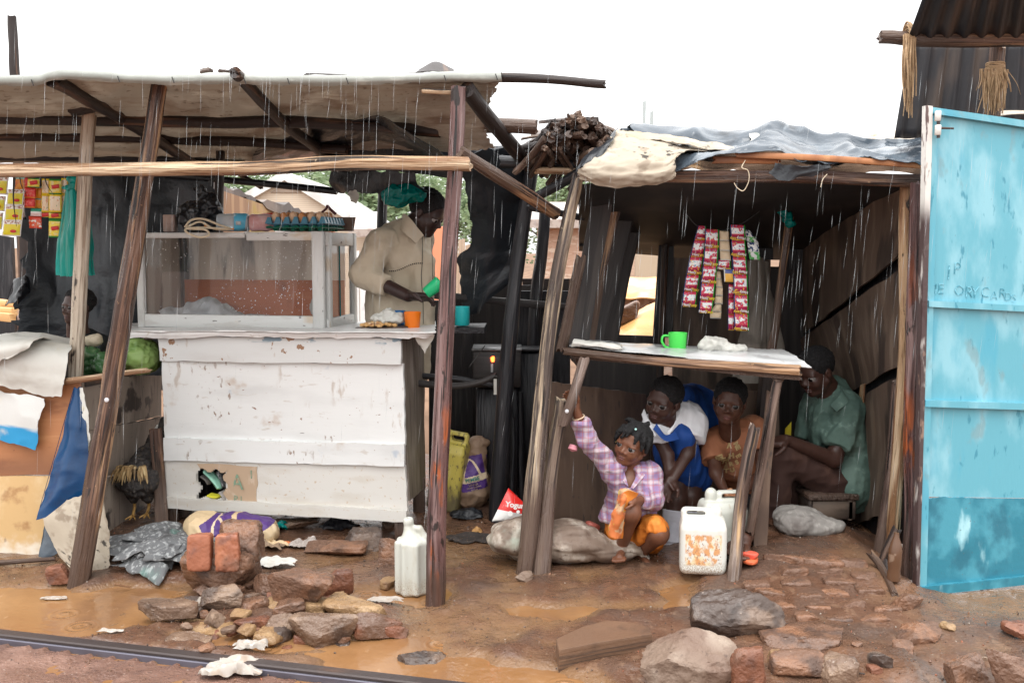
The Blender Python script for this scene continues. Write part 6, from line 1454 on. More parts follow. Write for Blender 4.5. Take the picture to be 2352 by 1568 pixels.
cloth('hanging_cloth', [[P(1715, 600, 5.35), P(1745, 590, 5.28), P(1775, 600, 5.35)], [P(1712, 690, 5.32), P(1750, 690, 5.22), P(1785, 690, 5.3)], [P(1696, 760, 5.3), P(1745, 755, 5.18), P(1795, 760, 5.28)], [P(1682, 880, 5.3), P(1740, 880, 5.15), P(1815, 870, 5.28)]], 50, 50, M_cloth, 'dark grey cloth hanging behind the sachets', 'cloth', wr=.03, ws=5, stretch=(2, .5))
for ps, lb in (([(1712, 368, 4.2), (1704, 385, 4.18), (1718, 392, 4.18), (1720, 415, 4.18), (1708, 438, 4.19), (1694, 432, 4.2), (1686, 420, 4.2)], 'curled pale string hanging from the short lath'),
               ([(1900, 400, 4.17), (1890, 412, 4.16), (1885, 430, 4.16)], 'pale plastic strip hanging from the front beam')):
    pts = spl(np.array([P(*q) for q in ps]), 40); V, F, Wc = tube(pts, np.full(40, .0019), 6); tag(mk('string', V, F, M_string, None, Wc), lb, 'string')
# ================================================================== FIREWOOD HEAP ON THE MIDDLE ROOF
rg = np.random.default_rng(11)
for k in range(130):
    x, y = rg.uniform(1248, 1396), 0
    tt = (x - 1242) / 156; hmax = 30 + 62 * min(1, math.sin(min(1, max(0, tt)) * 2.6 + .25))
    y = 352 - hmax * rg.uniform(0, 1) ** .8
    Yd = 4.35 + rg.uniform(0, .25)
    r = rg.uniform(.007, .021)
    a = P(x, y, Yd); ang = rg.uniform(-.6, .6); d = unit(A(math.sin(ang), 1.0, rg.uniform(-.55, .12)))
    V, F, Wc = tube(spl(np.array([a, a + d * .15 + rg.normal(size=3) * .008, a + d * .34]), 6), np.linspace(r, r * .9, 6), 9, 0, .16, int(k), rough_end=.012)
    o = mk('firewood_stick', V, F, [M_dark, M_grey, M_stoned, M_plyd][int(rg.integers(0, 4))], None, Wc, sharp=35)
    tag(o, 'short dark firewood stick in the heap on the middle roof', 'firewood', 'firewood heap on the middle roof')
# ================================================================== LEFT COUNTER GOODS
cloth('white_sack', [[P(-120, 862, 4.44), P(-20, 880, 4.44), P(60, 900, 4.43), P(140, 915, 4.43)], [P(-120, 830, 4.43), P(-20, 842, 4.43), P(60, 860, 4.42), P(152, 868, 4.43)], [P(-120, 800, 4.5), P(-20, 800, 4.48), P(70, 800, 4.48), P(160, 812, 4.5)], [P(-120, 770, 4.8), P(-20, 776, 4.75), P(70, 772, 4.75), P(165, 785, 4.8)], [P(-120, 790, 5.2), P(-20, 795, 5.2), P(70, 795, 5.2), P(150, 790, 5.2)]], 70, 60, M_sackw, 'white woven sack draped over the left counter', 'sack', wr=.018, ws=4.5, rag=.008, fine=.002)
cloth('white_sack_fold', [[P(-120, 850, 4.40), P(-20, 838, 4.39), P(60, 806, 4.40)], [P(-120, 815, 4.42), P(-20, 800, 4.40), P(80, 786, 4.43)], [P(-120, 785, 4.6), P(0, 782, 4.6), P(120, 776, 4.65)]], 40, 26, M_sackw, 'folded back white sack flap on the left counter', 'sack', wr=.012, ws=6, rag=.008)
cloth('blue_white_sack', [[P(-120, 1000, 4.46), P(-20, 1005, 4.46), P(40, 1022, 4.45), P(84, 1034, 4.45)], [P(-120, 960, 4.45), P(-20, 960, 4.45), P(45, 965, 4.44), P(92, 968, 4.44)], [P(-120, 885, 4.455), P(-20, 895, 4.455), P(45, 905, 4.45), P(105, 915, 4.45)]], 50, 30, M_sackb, 'white sack with blue printed edge hanging on the orange board', 'sack', wr=.012, ws=5, rag=.006)
cloth('blue_tarpaulin', [[P(86, 1192, 4.36), P(130, 1182, 4.33), P(205, 1166, 4.36)], [P(108, 1110, 4.38), P(145, 1100, 4.34), P(204, 1090, 4.36)], [P(140, 1000, 4.41), P(165, 995, 4.38), P(200, 990, 4.40)], [P(172, 890, 4.45), P(178, 890, 4.44), P(188, 888, 4.45)]], 30, 50, M_blue, 'dark blue wet tarpaulin corner hanging behind the leaning post', 'tarpaulin', wr=.012, ws=6, rag=.004)
cloth('torn_lining', [[P(194, 1050, 4.39), P(204, 1050, 4.39)], [P(192, 980, 4.40), P(205, 975, 4.40)], [P(180, 895, 4.445), P(190, 893, 4.445)]], 8, 26, M_sackw, 'torn white lining edge beside the blue tarpaulin', 'cloth', wr=.004, ws=20, rag=.012)
cloth('beige_canvas', [[P(175, 1320, 4.20), P(205, 1322, 4.17), P(245, 1318, 4.2)], [P(130, 1262, 4.28), P(190, 1262, 4.22), P(252, 1270, 4.24)], [P(98, 1190, 4.34), P(180, 1180, 4.28), P(248, 1200, 4.3)], [P(110, 1165, 4.38), P(190, 1140, 4.32), P(236, 1120, 4.36)]], 40, 40, M_canv, 'stained beige canvas piece hanging to the ground behind the leaning post', 'canvas', wr=.014, ws=5, rag=.008)
cloth('grey_flap', [[P(92, 1276, 4.4), P(115, 1280, 4.38), P(150, 1255, 4.38)], [P(98, 1235, 4.42), P(120, 1232, 4.4), P(140, 1240, 4.4)], [P(105, 1195, 4.43), P(118, 1195, 4.42), P(126, 1215, 4.42)]], 16, 16, M_slate, 'grey plastic flap at the foot of the yellow board', 'plastic', wr=.008, ws=9, rag=.005)
M_cab = mat('cabbage_leaf', (.26, .40, .12), [L((.42, .52, .24), (5, 5, 5), .5, .66, .8), L((.14, .26, .06), (9, 9, 9), .54, .68, .8), L((.62, .66, .44), (24, 5, 24), .62, .68, .8)], .45)
for x, y, r, Yd, s, lb in ((325, 818, .095, 5.0, 3, 'pale green cabbage at the end of the left counter'), (298, 800, .07, 5.2, 5, 'second cabbage half hidden behind the leaning post')):
    p = P(x, y, Yd)
    V, F = cubesphere(26); V = V / np.linalg.norm(V, axis=1, keepdims=True)
    V = V * (1 + .07 * ridge(V * 1.7 + s, s, 2) + .03 * ridge(V * 6 + s, s + 2, 2))[:, None] * r
    tag(mk('cabbage', V * A(1, 1, .92) + p, F, M_cab, sharp=0), lb, 'cabbage')
blob('green_bundle', [('e', P(205, 832, 4.85), A(.05, .05, .06), .02), ('e', P(245, 838, 4.8), A(.06, .05, .04), .02)], .006, mat('dark_green_produce', (.05, .13, .05), [L((.20, .26, .15), 14, .52, .66, .8), L((.35, .36, .33), 9, .6, .7, .8)], .25), 'greens in a clear plastic bag between the two posts', 'vegetables', cr=((.018, 15, 3), (.006, 40, 4)))
V, F = stone((.10, .07, .065), 2.6, 3, 4, .1); V = V + P(212, 780, 4.9); tag(mk('pale_root', V, F, mat('pale_root_skin', (.55, .48, .36), [L((.36, .30, .20), 20, .5, .66, .8)], .7)), 'pale root vegetable right of the pale post', 'vegetable')
# ================================================================== SACKS, RAGS, JERRYCANS
gp = on(345, 1290)
def heap(name, label, c, w_, d_, m_, seed, cat='cloth', k=9):
    """a cloth dropped in a heap: crumpled folds lying over each other"""
    rg = np.random.default_rng(seed); ps = []
    for i in range(k):
        n = 34
        u, v = np.meshgrid(np.linspace(-1, 1, n), np.linspace(-1, 1, n))
        W, D = w_ * rg.uniform(.38, .62), d_ * rg.uniform(.32, .55)
        q = np.stack([u * W * .5, v * D * .5, u * 0 + i], -1)
        rr = np.maximum(np.abs(u), np.abs(v))
        edge = 1 + .30 * fbm(q * 9, seed + i, 3) * rr
        z = .030 * np.clip(1 - rr ** 2, 0, 1) + .034 * (worley(q * A(7, 13, 1), seed + i) - .35) + .016 * (worley(q * A(20, 34, 1), seed + i + 50) - .4)
        a = rg.uniform(-.7, .7); ca, sa_ = math.cos(a), math.sin(a)
        ox, oy = rg.uniform(-.5, .5) * (w_ - W * .8), rg.uniform(-.5, .5) * (d_ - D * .8)
        x = c[0] + ox + (q[..., 0] * ca - q[..., 1] * sa_) * edge; y = c[1] + oy + (q[..., 0] * sa_ + q[..., 1] * ca) * edge
        base = gz(x, y) + .010 + .006 * i * (1 - .5 * np.hypot(ox / w_, oy / d_))
        g = np.stack([x, y, np.maximum(base + z, gz(x, y) + .003)], -1)
        ps.append(thick(g, .003, np.stack([q[..., 0], q[..., 1] * 0, q[..., 1]], -1) + A(seed + i, 0, 0)))
    V, F, Wc = join(*ps)
    return tag(mk(name, V, F, m_, None, Wc, sharp=0), label, cat)
heap('grey_rag', 'heap of wet grey cloth left of the white counter', gp + A(0, .10, 0), .46, .56, M_rag, 3, k=12)
def drape(V, TV, off=.002):
    """lay writing on a bag's front: each point takes the depth of the surface behind it"""
    out = V.copy()
    for i in range(len(V)):
        d = (TV[:, 0] - V[i, 0]) ** 2 + (TV[:, 2] - V[i, 2]) ** 2
        c = np.where(d < d.min() + 8e-5)[0]
        out[i, 1] = TV[c, 1].min() - off
    return out
def lay_text(s, size, m_, parent, M, TV, bold=0):
    o = text(s, size, m_, parent, M, ext=.0003, bold=bold)
    V = np.array([v.co[:] for v in o.data.vertices]) + ORG[parent.name]
    V = drape(V, TV) - ORG[parent.name]
    o.data.vertices.foreach_set('co', V.ravel()); o.data.update()
    return o
M_fl = mat('cream_flour_sack', (.60, .45, .27), [L((.70, .58, .40), 7, .5, .7, .8), L((.36, .24, .14), 6, .56, .7, .8), L((.16, .10, .07), 4, .02, -.03, .8, k='g', amp=.08)], .6)
M_pur = mat('purple_print', (.075, .03, .17), [L((.11, .05, .22), 20, .5, .7, .7)], .5); M_crm = mat('cream_print', (.66, .52, .36), [], .6); M_tea = mat('teal_print', (.05, .32, .28), [], .5)
def flour(name, label, prims, cr, O, ax, up, ms=None, h=.0034):
    """a sack with its print: purple block, cream arch, green ribbon"""
    V, F = blob('x', prims, h, None, cr=cr, ret=True)
    ax, up = unit(ax), unit(up)
    q = V[F].mean(1) - O
    u, v = q @ ax, q @ up
    fr = vnorm(V, F)[F[:, 0]][:, 1] < .3
    mi = np.zeros(len(F), int)
    blk = (np.abs(u) < .068) & (v > -.095) & (v < .075)
    mi[blk & fr] = 1
    rr = np.hypot(np.abs(u) - .05 * 0, 0)
    arch = (np.abs(np.abs(u) - (.045 * np.sqrt(np.clip((.055 - v) / .08, 0, 1.2)))) < .006) & (v > -.03) & (v < .06)
    mi[arch & fr] = 2
    rib = (v > -.052) & (v < -.022) & (np.abs(u) < .075)
    mi[rib & fr] = 2
    side = (u > .088) & (v < .06) & (v > -.10)
    mi[side & fr] = 1
    o = mk(name, V, F, [ms or M_fl, M_pur, M_crm], midx=mi, sharp=0)
    tag(o, label, 'sack')
    for s_, sz, v0, m2, b in (('PEMBE', .026, -.037, M_tea, .0007), ('UNGA', .017, -.064, M_crm, .0003), ('HOME BAKING', .011, -.078, M_crm, .0002), ('FLOUR', .011, -.090, M_crm, .0002)):
        lay_text(s_, sz, m2, o, fr4(O + up * v0, ax, up), V, b)
    return o
s0 = on(500, 1268) + A(0, .12, 0)
flour('flour_sack', 'cream flour sack with purple print under the white counter', [('e', s0 + A(-.09, 0, .07), A(.10, .11, .085), .03), ('e', s0 + A(.06, 0, .07), A(.12, .11, .085), .04), ('e', s0 + A(.16, .02, .06), A(.09, .09, .07), .03)], ((.016, 9, 2, 'w'), (.006, 24, 4, 'w')), P(505, 1222, s0[1] - .1), A(.86, 0, .5), A(-.5, 0, .86))
s1 = on(1080, 1172) + A(0, .1, 0)
flour('flour_sack', 'dark flour sack with purple print and twisted top beside the yellow jerrycan', [('e', s1 + A(0, 0, .11), A(.105, .10, .13), .03), ('c', s1 + A(.005, 0, .18), s1 + A(.035, .01, .33), .078, .038, .04), ('e', s1 + A(.045, .01, .335), A(.05, .03, .022), .02)], ((.016, 9, 2, 'w'), (.008, 24, 4, 'w')), P(1082, 1085, s1[1] - .1), A(1, 0, .2), A(-.2, 0, 1), ms=mat('grubby_flour_sack', (.26, .17, .11), [L((.34, .24, .17), 9, .5, .7, .8), L((.10, .07, .05), 6, .54, .7, .8)], .6))
w0 = on(1300, 1304) + A(0, .13, 0)
blob('white_sack', [('e', w0 + A(-.20, 0, .08), A(.155, .13, .105), .05), ('e', w0 + A(.0, 0, .085), A(.20, .14, .105), .05), ('e', w0 + A(-.10, 0, .085), A(.17, .14, .11), .05), ('e', w0 + A(.20, -.02, .05), A(.16, .11, .07), .05), ('c', w0 + A(.28, -.04, .03), w0 + A(.37, -.05, .02), .05, .012, .03)], .007, M_sackm, 'big muddy white sack lying behind the streaked posts', 'sack', cr=((.020, 3, 3, 'f'), (-.020, 3.2, 6, 'r', None, (.9, 1, 2)), (-.007, 9, 4, 'r', None, (.6, 1, 1.6)), (.004, 30, 4, 'w')))
q0 = P(1855, 1255, 4.50)
q0[2] = float(gz(q0[0], q0[1])) 
blob('grey_sack', [('e', q0 + A(-.05, 0, .05), A(.12, .10, .075), .04), ('e', q0 + A(.07, -.01, .03), A(.10, .08, .05), .04)], .006, M_sackg, 'small grey sack on the floor before the stool', 'sack', cr=((.010, 5, 3, 'f'), (-.014, 4.5, 6, 'r', None, (.8, 1, 2)), (-.005, 13, 3, 'r', None, (.6, 1, 1.6)), (.003, 38, 4, 'w')))
def jerry(name, label, base, w, d, h, col, kind='handle', yaw=0, tilt=0, neck=-.26, lab=None, hole=(.30, .09)):
    R = rotm(0, tilt, yaw)
    M = R.T
    T = lambda x, y, z: np.asarray(base) + R @ A(x, y, z)
    ext = max(w, d, h) + .06
    s = SDF(np.asarray(base) - A(ext, ext, .06), np.asarray(base) + A(ext, ext, h + .12), .0042)
    s.box(T(0, 0, h * .40), A(w / 2, d / 2, h * .40), .028, .01, M)
    s.box(T(0, 0, h * .80), A(w / 2 * .92, d / 2 * .86, h * .06), .02, .02, M)
    sg_n = 1 if neck < 0 else -1
    s.box(T(w * .16 * sg_n, 0, h * .905), A(w * .32, d * .17, h * .095), .020, .015, M)
    s.box(T(w * .16 * sg_n, 0, h * .925), A(w * .20, d, h * .032), .009, .006, M, True)
    s.cap(T(w * neck, 0, h * .84), T(w * neck, 0, h * .955), .023, .023, .008)
    for z in (.90, .925, .95): s.cap(T(w * neck, 0, h * z - .002), T(w * neck, 0, h * z + .002), .0255, .0255, .004)
    s.box(T(0, 0, h * .42), A(w * .38, d * .6, h * .25), .01, .006, M, False) if False else None
    V, F = s.mesh(1)
    loc = (V - base) @ R
    wc = np.stack([loc[:, 0] / w + .5, loc[:, 1] * 5, loc[:, 2] / h], 1)
    return V, F, wc
LABEL = L((.62, .30, .12), (9, 3, 9), .44, .56, .95, m=L((1, 1, 1), 6, .15, .19, 1, k='g', ax=2, m=L((1, 1, 1), 6, .66, .62, 1, k='g', ax=2, m=L((1, 1, 1), 6, .10, .14, 1, k='g', ax=0, m=L((1, 1, 1), 6, .90, .86, 1, k='g', ax=0)))))
M_jlab = mat('white_can_with_torn_label', (.66, .66, .61), [L((.74, .60, .36), (5, 2, 4), .44, .56, .9, m=LABEL['m']), LABEL, L((.30, .16, .12), (30, 9, 26), .60, .64, .9, m=LABEL['m']), L((.75, .14, .03), (8, 3, 8), .66, .68, 1, m=L((1, 1, 1), 6, .44, .5, 1, k='g', ax=2, m=L((1, 1, 1), 6, .62, .58, 1, k='g', ax=2))), L((.10, .14, .40), (24, 9, 24), .70, .72, .9, m=LABEL['m']), L((.30, .21, .14), (60, 20, 60), .46, .58, .9, m=L((1, 1, 1), 6, .28, .06, 1, k='g', ax=2)), L((.62, .58, .50), 6, .56, .7, .6)], .32)
M_jw = mat('milky_white_plastic', (.62, .63, .57), [L((.52, .50, .42), (3, 3, 3), .5, .7, .7), L((.36, .28, .20), (40, 9, 40), .50, .62, .85, m=L((1, 1, 1), 6, .34, .05, 1, k='g', ax=2)), L((.50, .47, .38), (9, 4, 9), .64, .70, .7)], .35, transl=.12)
M_jy = mat('grubby_yellow_plastic', (.52, .43, .09), [L((.62, .54, .18), 3, .5, .7, .7), L((.14, .11, .05), (14, 6, 14), .54, .64, .85), L((.10, .08, .05), (9, 6, 9), .45, .15, .9, k='g', amp=.3)], .4)
for nm, lb, base, w_, d_, h_, m_, yaw, tilt, neck in (
        ('jerrycan', 'white jerrycan with a torn orange label, nearest the round grey post', on(1620, 1322) + A(0, .07, 0), .195, .15, .275, M_jlab, -8, 0, .26),
        ('jerrycan', 'plain milky jerrycan behind the one with the torn label', on(1655, 1292) + A(.02, .08, 0), .20, .14, .30, M_jw, 6, 0, -.26),
        ('jerrycan', 'grubby yellow jerrycan behind the red brown post', on(1018, 1180) + A(0, .1, 0), .17, .16, .42, M_jy, -12, 8, -.2)):
    V, F, wc = jerry(nm, lb, base, w_, d_, h_, None, yaw=yaw, tilt=tilt, neck=neck)
    tag(mk(nm, V, F, m_, None, wc, sharp=0), lb, 'jerrycan')
# the tall faceted can at the front
jb = on(947, 1370) + A(0, .05, 0)
s = SDF(jb - A(.12, .12, .03), jb + A(.12, .12, .38), .004)
ang = [k * math.pi / 4 + .25 for k in range(8)]
s.cap(jb + A(0, 0, .05), jb + A(0, 0, .19), .059, .062, .01)
s.box(jb + A(0, 0, .115), A(.060, .054, .115), .016, .008, rotm(0, 0, 20).T)
s.box(jb + A(0, 0, .115), A(.058, .058, .11), .012, .01, rotm(0, 0, 62).T)
s.cap(jb + A(-.004, 0, .20), jb + A(-.016, 0, .268), .056, .022, .012)
s.cap(jb + A(-.018, 0, .26), jb + A(-.018, 0, .292), .0185, .0185, .004)
s.cap(jb + A(-.018, 0, .296), jb + A(-.018, 0, .300), .0215, .0215, .003)
s.cap(jb + A(-.018, 0, .31), jb + A(-.018, 0, .32), .012, .012, .003, True)
s.chain([jb + A(-.002, 0, .275), jb + A(.028, -.005, .270), jb + A(.050, -.01, .235), jb + A(.056, -.012, .18)], [.011, .013, .014, .014], .008)
V, F = s.mesh(1); loc = V - jb
tag(mk('tall_can', V, F, M_jw, None, np.stack([loc[:, 0] / .12 + .5, loc[:, 1] * 5, loc[:, 2] / .30], 1), sharp=0), 'tall milky plastic can without a lid at the foot of the red brown post', 'jerrycan')
# yogurt packet
yc = [P(1130, 1196, 4.5), P(1206, 1194, 4.52), P(1206, 1156, 4.56), P(1168, 1120, 4.58)]
u, v = np.meshgrid(np.linspace(0, 1, 16), np.linspace(0, 1, 16)); u_, v_ = u[..., None], v[..., None]
g = (yc[0] * (1 - u_) + yc[1] * u_) * (1 - v_) + (yc[3] * (1 - u_) + yc[2] * u_) * v_
g = g + A(0, -.02, .004) * (np.sin(np.pi * u) * np.sin(np.pi * v))[..., None]
V, F, Wc = thick(g, .003, np.stack([u, u * 0, v], -1))
yp = tag(mk('yogurt_packet', V, F, mat('red_and_white_packet', (.74, .73, .70), [gl_((.70, .025, .02), 2, .34, .36), L((.5, .45, .42), 5, .6, .7, .5)], .25), None, Wc, sharp=0), 'torn red and white yogurt packet standing on the muddy white sack', 'packet')
text('Yogurt', .034, M_embw, yp, fr4(P(1185, 1160, 4.5), A(1, 0, -.12), A(.1, 0.1, 1)), bold=.0012)
for x, y, sx_ in ((1172, 1182, .012), (1190, 1178, .008)):
    V, F = lathe([(0, .001), (sx_, .001), (sx_, 0)], 14, A(0, -1, .2), P(x, y - 3, 4.492)); mk('milk_splash', V, F, M_embw, yp)
# the stove
stv = thing('stove', 'sooty tin stove with a glowing hole, set back in the dark middle bay', 'stove', flat(P(1140, 1000, 5.25)))
V, F, Wc = box(P(1142, 842, 5.25), (.125, .12, .095), None, .006); mk('firebox', V, F, M_char, stv, Wc)
V, F, Wc = box(P(1142, 798, 5.25), (.130, .125, .006), None, .002); mk('top_plate', V, F, mat('pale_worn_tin', (.22, .22, .22), [L((.08, .08, .08), 20, .5, .6, .8)], .35, metal=.5), stv, Wc)
V, F, Wc = box(A(P(1142, 842, 5.25)[0], 5.27, .38), (.11, .10, .30), None, .006); mk('stand', V, F, M_soot, stv, Wc)
V, F = stone((.024, .01, .032), 2.5, 3, 4, .1); mk('ember', V + P(1131, 824, 5.128), F, mat('glowing_ember', (.6, .05, .01), [], .6, emit=((1, .09, .015), 6)), stv)
V, F, Wc = box(P(1130, 845, 5.128), (.006, .001, .022), None, .0005); mk('ash_streak', V, F, mat('white_ash', (.4, .4, .4), [], .8), stv, Wc)
V, F, Wc = box(P(1225, 800, 5.3), (.085, .08, .006), None, .002); tag(mk('tin_plate', V, F, M_soot, None, Wc), 'second sooty tin plate right of the stove', 'plate')
V, F, Wc = box(A(P(1225, 800, 5.3)[0], 5.32, P(1225, 800, 5.3)[2] / 2 - .01), (.075, .07, P(1225, 800, 5.3)[2] / 2 - .01), None, .006); tag(mk('oil_drum', V, F, M_soot, None, Wc), 'black burner stand under the second tin plate', 'burner')
pole('branch', [P(960, 880, 5.0), P(1040, 886, 5.0), P(1100, 878, 5.0), P(1140, 862, 5.02)], .018, .014, M_char, 'curved grey branch poking toward the stove', 'branch', lump=.12)
pole('branch', [P(960, 862, 5.1), P(1060, 872, 5.1), P(1130, 885, 5.1)], .016, .014, M_soot, 'straight sooty branch under the curved one', 'branch', lump=.12)
pole('poker', [P(1078, 842, 5.05), P(1113, 795, 5.08)], .004, .003, M_wire, 'thin poker leaning on the stove', 'poker', wob=0)
pole('dry_stick', [P(1142, 1156, 4.95), P(1182, 1138, 4.9)], .008, .005, M_char, 'short dry stick leaning on the tall sooty post', 'stick')
V, F, Wc = slab([P(1134, 906, 4.98), P(1141, 906, 4.98), P(1141, 870, 4.98), P(1134, 870, 4.98)], .001, 2, 6, .001); tag(mk('white_tag', V, F, M_sackw, None, Wc), 'narrow white tag hanging in front of the stove', 'tag')
# ================================================================== RIGHT STALL FLOOR: stool, threshold, wedged wood
st = thing('stool', 'low dark wooden stool under the seated man', 'stool', flat(P(1893, 1255, 4.85)))
sz0 = float(gz(P(1893, 1250, 4.85)[0], 4.85))
c = P(1893, 1128, 4.85)
V, F, Wc = box(c, (.125, .13, .014), rotm(0, 1, 4)); mk('seat', V, F, M_grey, st, Wc)
for dx in (-.10, .095):
    V, F, Wc = box(A(c[0] + dx, c[1], (c[2] + sz0) / 2 - .01), (.012, .115, (c[2] - sz0) / 2 - .004)); mk('leg', V, F, M_plyw, st, Wc)
V, F, Wc = box(A(c[0] + .015, c[1] - .105, (c[2] + sz0) / 2 - .01), (.105, .010, (c[2] - sz0) / 2 - .01)); mk('front_board', V, F, M_plyw, st, Wc)
pole('threshold_plank', [P(1764, 1272, 4.40), P(1870, 1275, 4.40), P(1978, 1272, 4.42)], .024, .022, M_soot, 'wet black plank forming the threshold of the right stall', 'plank', square=6)
for ps, r, m_, lb in (([on(2055, 1366), P(2018, 1295, 4.06), P(2000, 1270, 4.1)], .014, M_post, 'split orange stick at the foot of the door post'),
                      ([on(2022, 1300), P(2060, 1215, 4.15)], .017, M_dark, 'short dark stick leaning against the door post'),
                      ([on(2034, 1345), P(2030, 1290, 4.1)], .013, M_dark, 'small splintered stake beside the brown bottle')):
    pole('leaning_stick', ps, r, r, m_, lb, 'stick', rough_end=.02, square=1)
bt = on(2052, 1335)
V, F = lathe([(.018, 0), (.026, .006), (.027, .03), (.024, .05), (.027, .07), (.027, .13), (.020, .16), (.011, .185), (.010, .20), (0, .20)], 20, A(.05, .05, 1), bt); tag(mk('brown_bottle', V, F, mat('muddy_brown_plastic', (.11, .055, .03), [L((.25, .17, .12), 20, .58, .68, .8)], .15)), 'crushed brown plastic bottle standing by the door post', 'bottle')
blob('dark_pot', [('e', P(1985, 1310, 4.3), A(.04, .04, .03), .01), ('e', P(1965, 1290, 4.35), A(.03, .03, .045), .01)], .006, M_soot, 'small sooty pot at the right end of the threshold', 'pot', cr=((.006, 20, 3),))
blob('green_leafy_bag', [('e', P(2088, 1085, 4.5), A(.018, .02, .06), .01)], .005, mat('bright_green_plastic', (.05, .42, .08), [], .4), 'bright green scrap showing behind the pale corner post', 'plastic', cr=((.01, 30, 3),))
# ================================================================== STONES, BRICKS, LITTER
def rock(name, label, x0, y0, x1, y1, m_, cat='stone', boxy=5, cuts=5, seed=1, yaw=0, pit=0, amp=.06, fine=.03, dk=.75, sink=.25, zadd=0.0, n=18, cutd=(.62, .95)):
    cx = (x0 + x1) / 2
    b = on(cx, y1)
    s = b[1] / FPX * 1.02
    W = (x1 - x0) * s
    D = W * dk
    th = math.atan2(CAM_H, b[1])
    H = max(.04, 1.25 * ((y1 - y0) * s - D * .85 * math.sin(th)) / math.cos(th))
    V, F = stone((W * 1.06, D, H / (1 - sink)), boxy, cuts + 3 if seed != 23 else 0, seed, amp * .7, n, (pit, 0, yaw), fine, (.52, .92))
    zmin = np.quantile(V[:, 2], .02)
    V = V + A(b[0], b[1] + D * .5, b[2] - zmin - sink * H + zadd)
    return tag(mk(name, V, F, m_, sharp=34), label, cat)
RK = [
    ('stone', 'flat grey brown stone at the left end of the rubble', 308, 1374, 440, 1432, M_stone, 6, 5, 1, 8),
    ('stone', 'grey brown stone right of the left flat one', 455, 1345, 562, 1408, M_stone, 4, 6, 2, -10),
    ('stone', 'tiny dark stone above the white scrap in the rubble', 420, 1366, 466, 1392, M_stoned, 4, 5, 3, 0),
    ('stone', 'rough reddish lump in the middle of the rubble', 524, 1370, 612, 1426, M_brickm, 3, 7, 4, 0),
    ('brick', 'large muddy brick on top of the rubble', 610, 1320, 762, 1404, M_brickm, 7, 3, 5, -6),
    ('brick', 'broken red brick behind the large muddy brick', 735, 1314, 806, 1368, M_brickd, 6, 4, 6, 12),
    ('stone', 'flat ochre stone under the large muddy brick', 597, 1374, 742, 1424, M_stoney, 6, 4, 7, -4),
    ('stone', 'split ochre stone right of the large muddy brick', 738, 1370, 882, 1434, M_stoney, 6, 5, 8, -14),
    ('stone', 'long flat ochre stone at the front left of the rubble', 395, 1424, 546, 1470, M_stoney, 7, 4, 9, -6),
    ('brick', 'flat red brick sunk in the middle of the rubble', 534, 1420, 612, 1460, M_brickd, 7, 3, 10, 4),
    ('stone', 'rounded grey stone standing in the rubble', 590, 1414, 682, 1484, M_stone, 3.4, 5, 11, 0),
    ('stone', 'large grey slab block at the front of the rubble', 663, 1412, 818, 1492, M_stone, 8, 5, 12, -8),
    ('brick', 'dark red brick at the right end of the rubble', 813, 1407, 916, 1462, M_brickd, 9, 2, 13, 9),
    ('stone', 'brown flat stone nearest the rail', 375, 1454, 487, 1500, M_stone, 5, 5, 14, -8),
    ('stone', 'small muddy stone under the plastic scrap', 575, 1322, 662, 1366, M_brickm, 4, 5, 15, 0),
    ('stone', 'dark wedge stone alone in the puddle', 898, 1490, 1018, 1544, M_stoned, 5, 6, 16, -8),
    ('brick', 'red brick chunk behind the foot of the leaning post', 104, 1294, 160, 1338, M_brickd, 6, 4, 17, 8),
    ('brick', 'muddy block under the right end of the white counter', 870, 1234, 930, 1296, M_brickm, 8, 3, 18, 0),
    ('stone', 'muddy stone under the white counter beside the muddy block', 774, 1214, 872, 1268, M_stoned, 4, 5, 19, 0),
    ('stone', 'flat grey stone close under the counter foot rail', 610, 1188, 724, 1218, M_stone, 6, 4, 20, 0),
    ('board', 'flat muddy slab lying under the white counter', 700, 1238, 836, 1280, M_brickm, 8, 3, 21, -6),
    ('stone', 'big dark wet stone in front of the jerrycans', 1603, 1366, 1806, 1470, M_stoned, 4, 7, 22, 6),
    ('stone', 'large pale pitted block at the bottom edge', 1484, 1462, 1694, 1600, M_stonep, 6, 5, 24, -14),
    ('brick', 'broken orange brick right of the pale pitted block', 1684, 1482, 1774, 1600, M_brickd, 5, 5, 25, 10),
    ('stone', 'muddy ledge stone in the right foreground', 1770, 1446, 1990, 1500, M_brickm, 7, 4, 26, 8),
    ('stone', 'round muddy stone at the bottom edge', 1890, 1516, 1990, 1600, M_stone, 3, 5, 27, 0),
    ('brick', 'muddy brick at the bottom right', 2166, 1508, 2276, 1600, M_brickm, 6, 4, 28, 14),
    ('brick', 'half brick cut off by the right edge of the picture', 2284, 1506, 2400, 1610, M_brickm, 7, 3, 29, -16),
    ('stone', 'small dark chip in the right foreground', 2000, 1503, 2052, 1538, M_stoned, 5, 5, 30, 0),
    ('brick', 'muddy brick at the foot of the blue door', 2048, 1362, 2132, 1400, M_brickm, 7, 3, 31, 20),
    ('brick', 'brick behind the blue door at the right edge', 2318, 1430, 2400, 1466, M_brickd, 7, 3, 32, 0),
    ('stone', 'low muddy stone in the foreground left of the muddy brick', 2060, 1440, 2190, 1476, M_brickm, 5, 5, 33, 18),
    ('stone', 'long muddy ledge above the round muddy stone', 1780, 1500, 1905, 1560, M_brickm, 5, 5, 34, 0),
    ('brick', 'pale brick fragment by the shorter streaked post', 1182, 1325, 1222, 1338, M_stonep, 8, 3, 35, 6)]
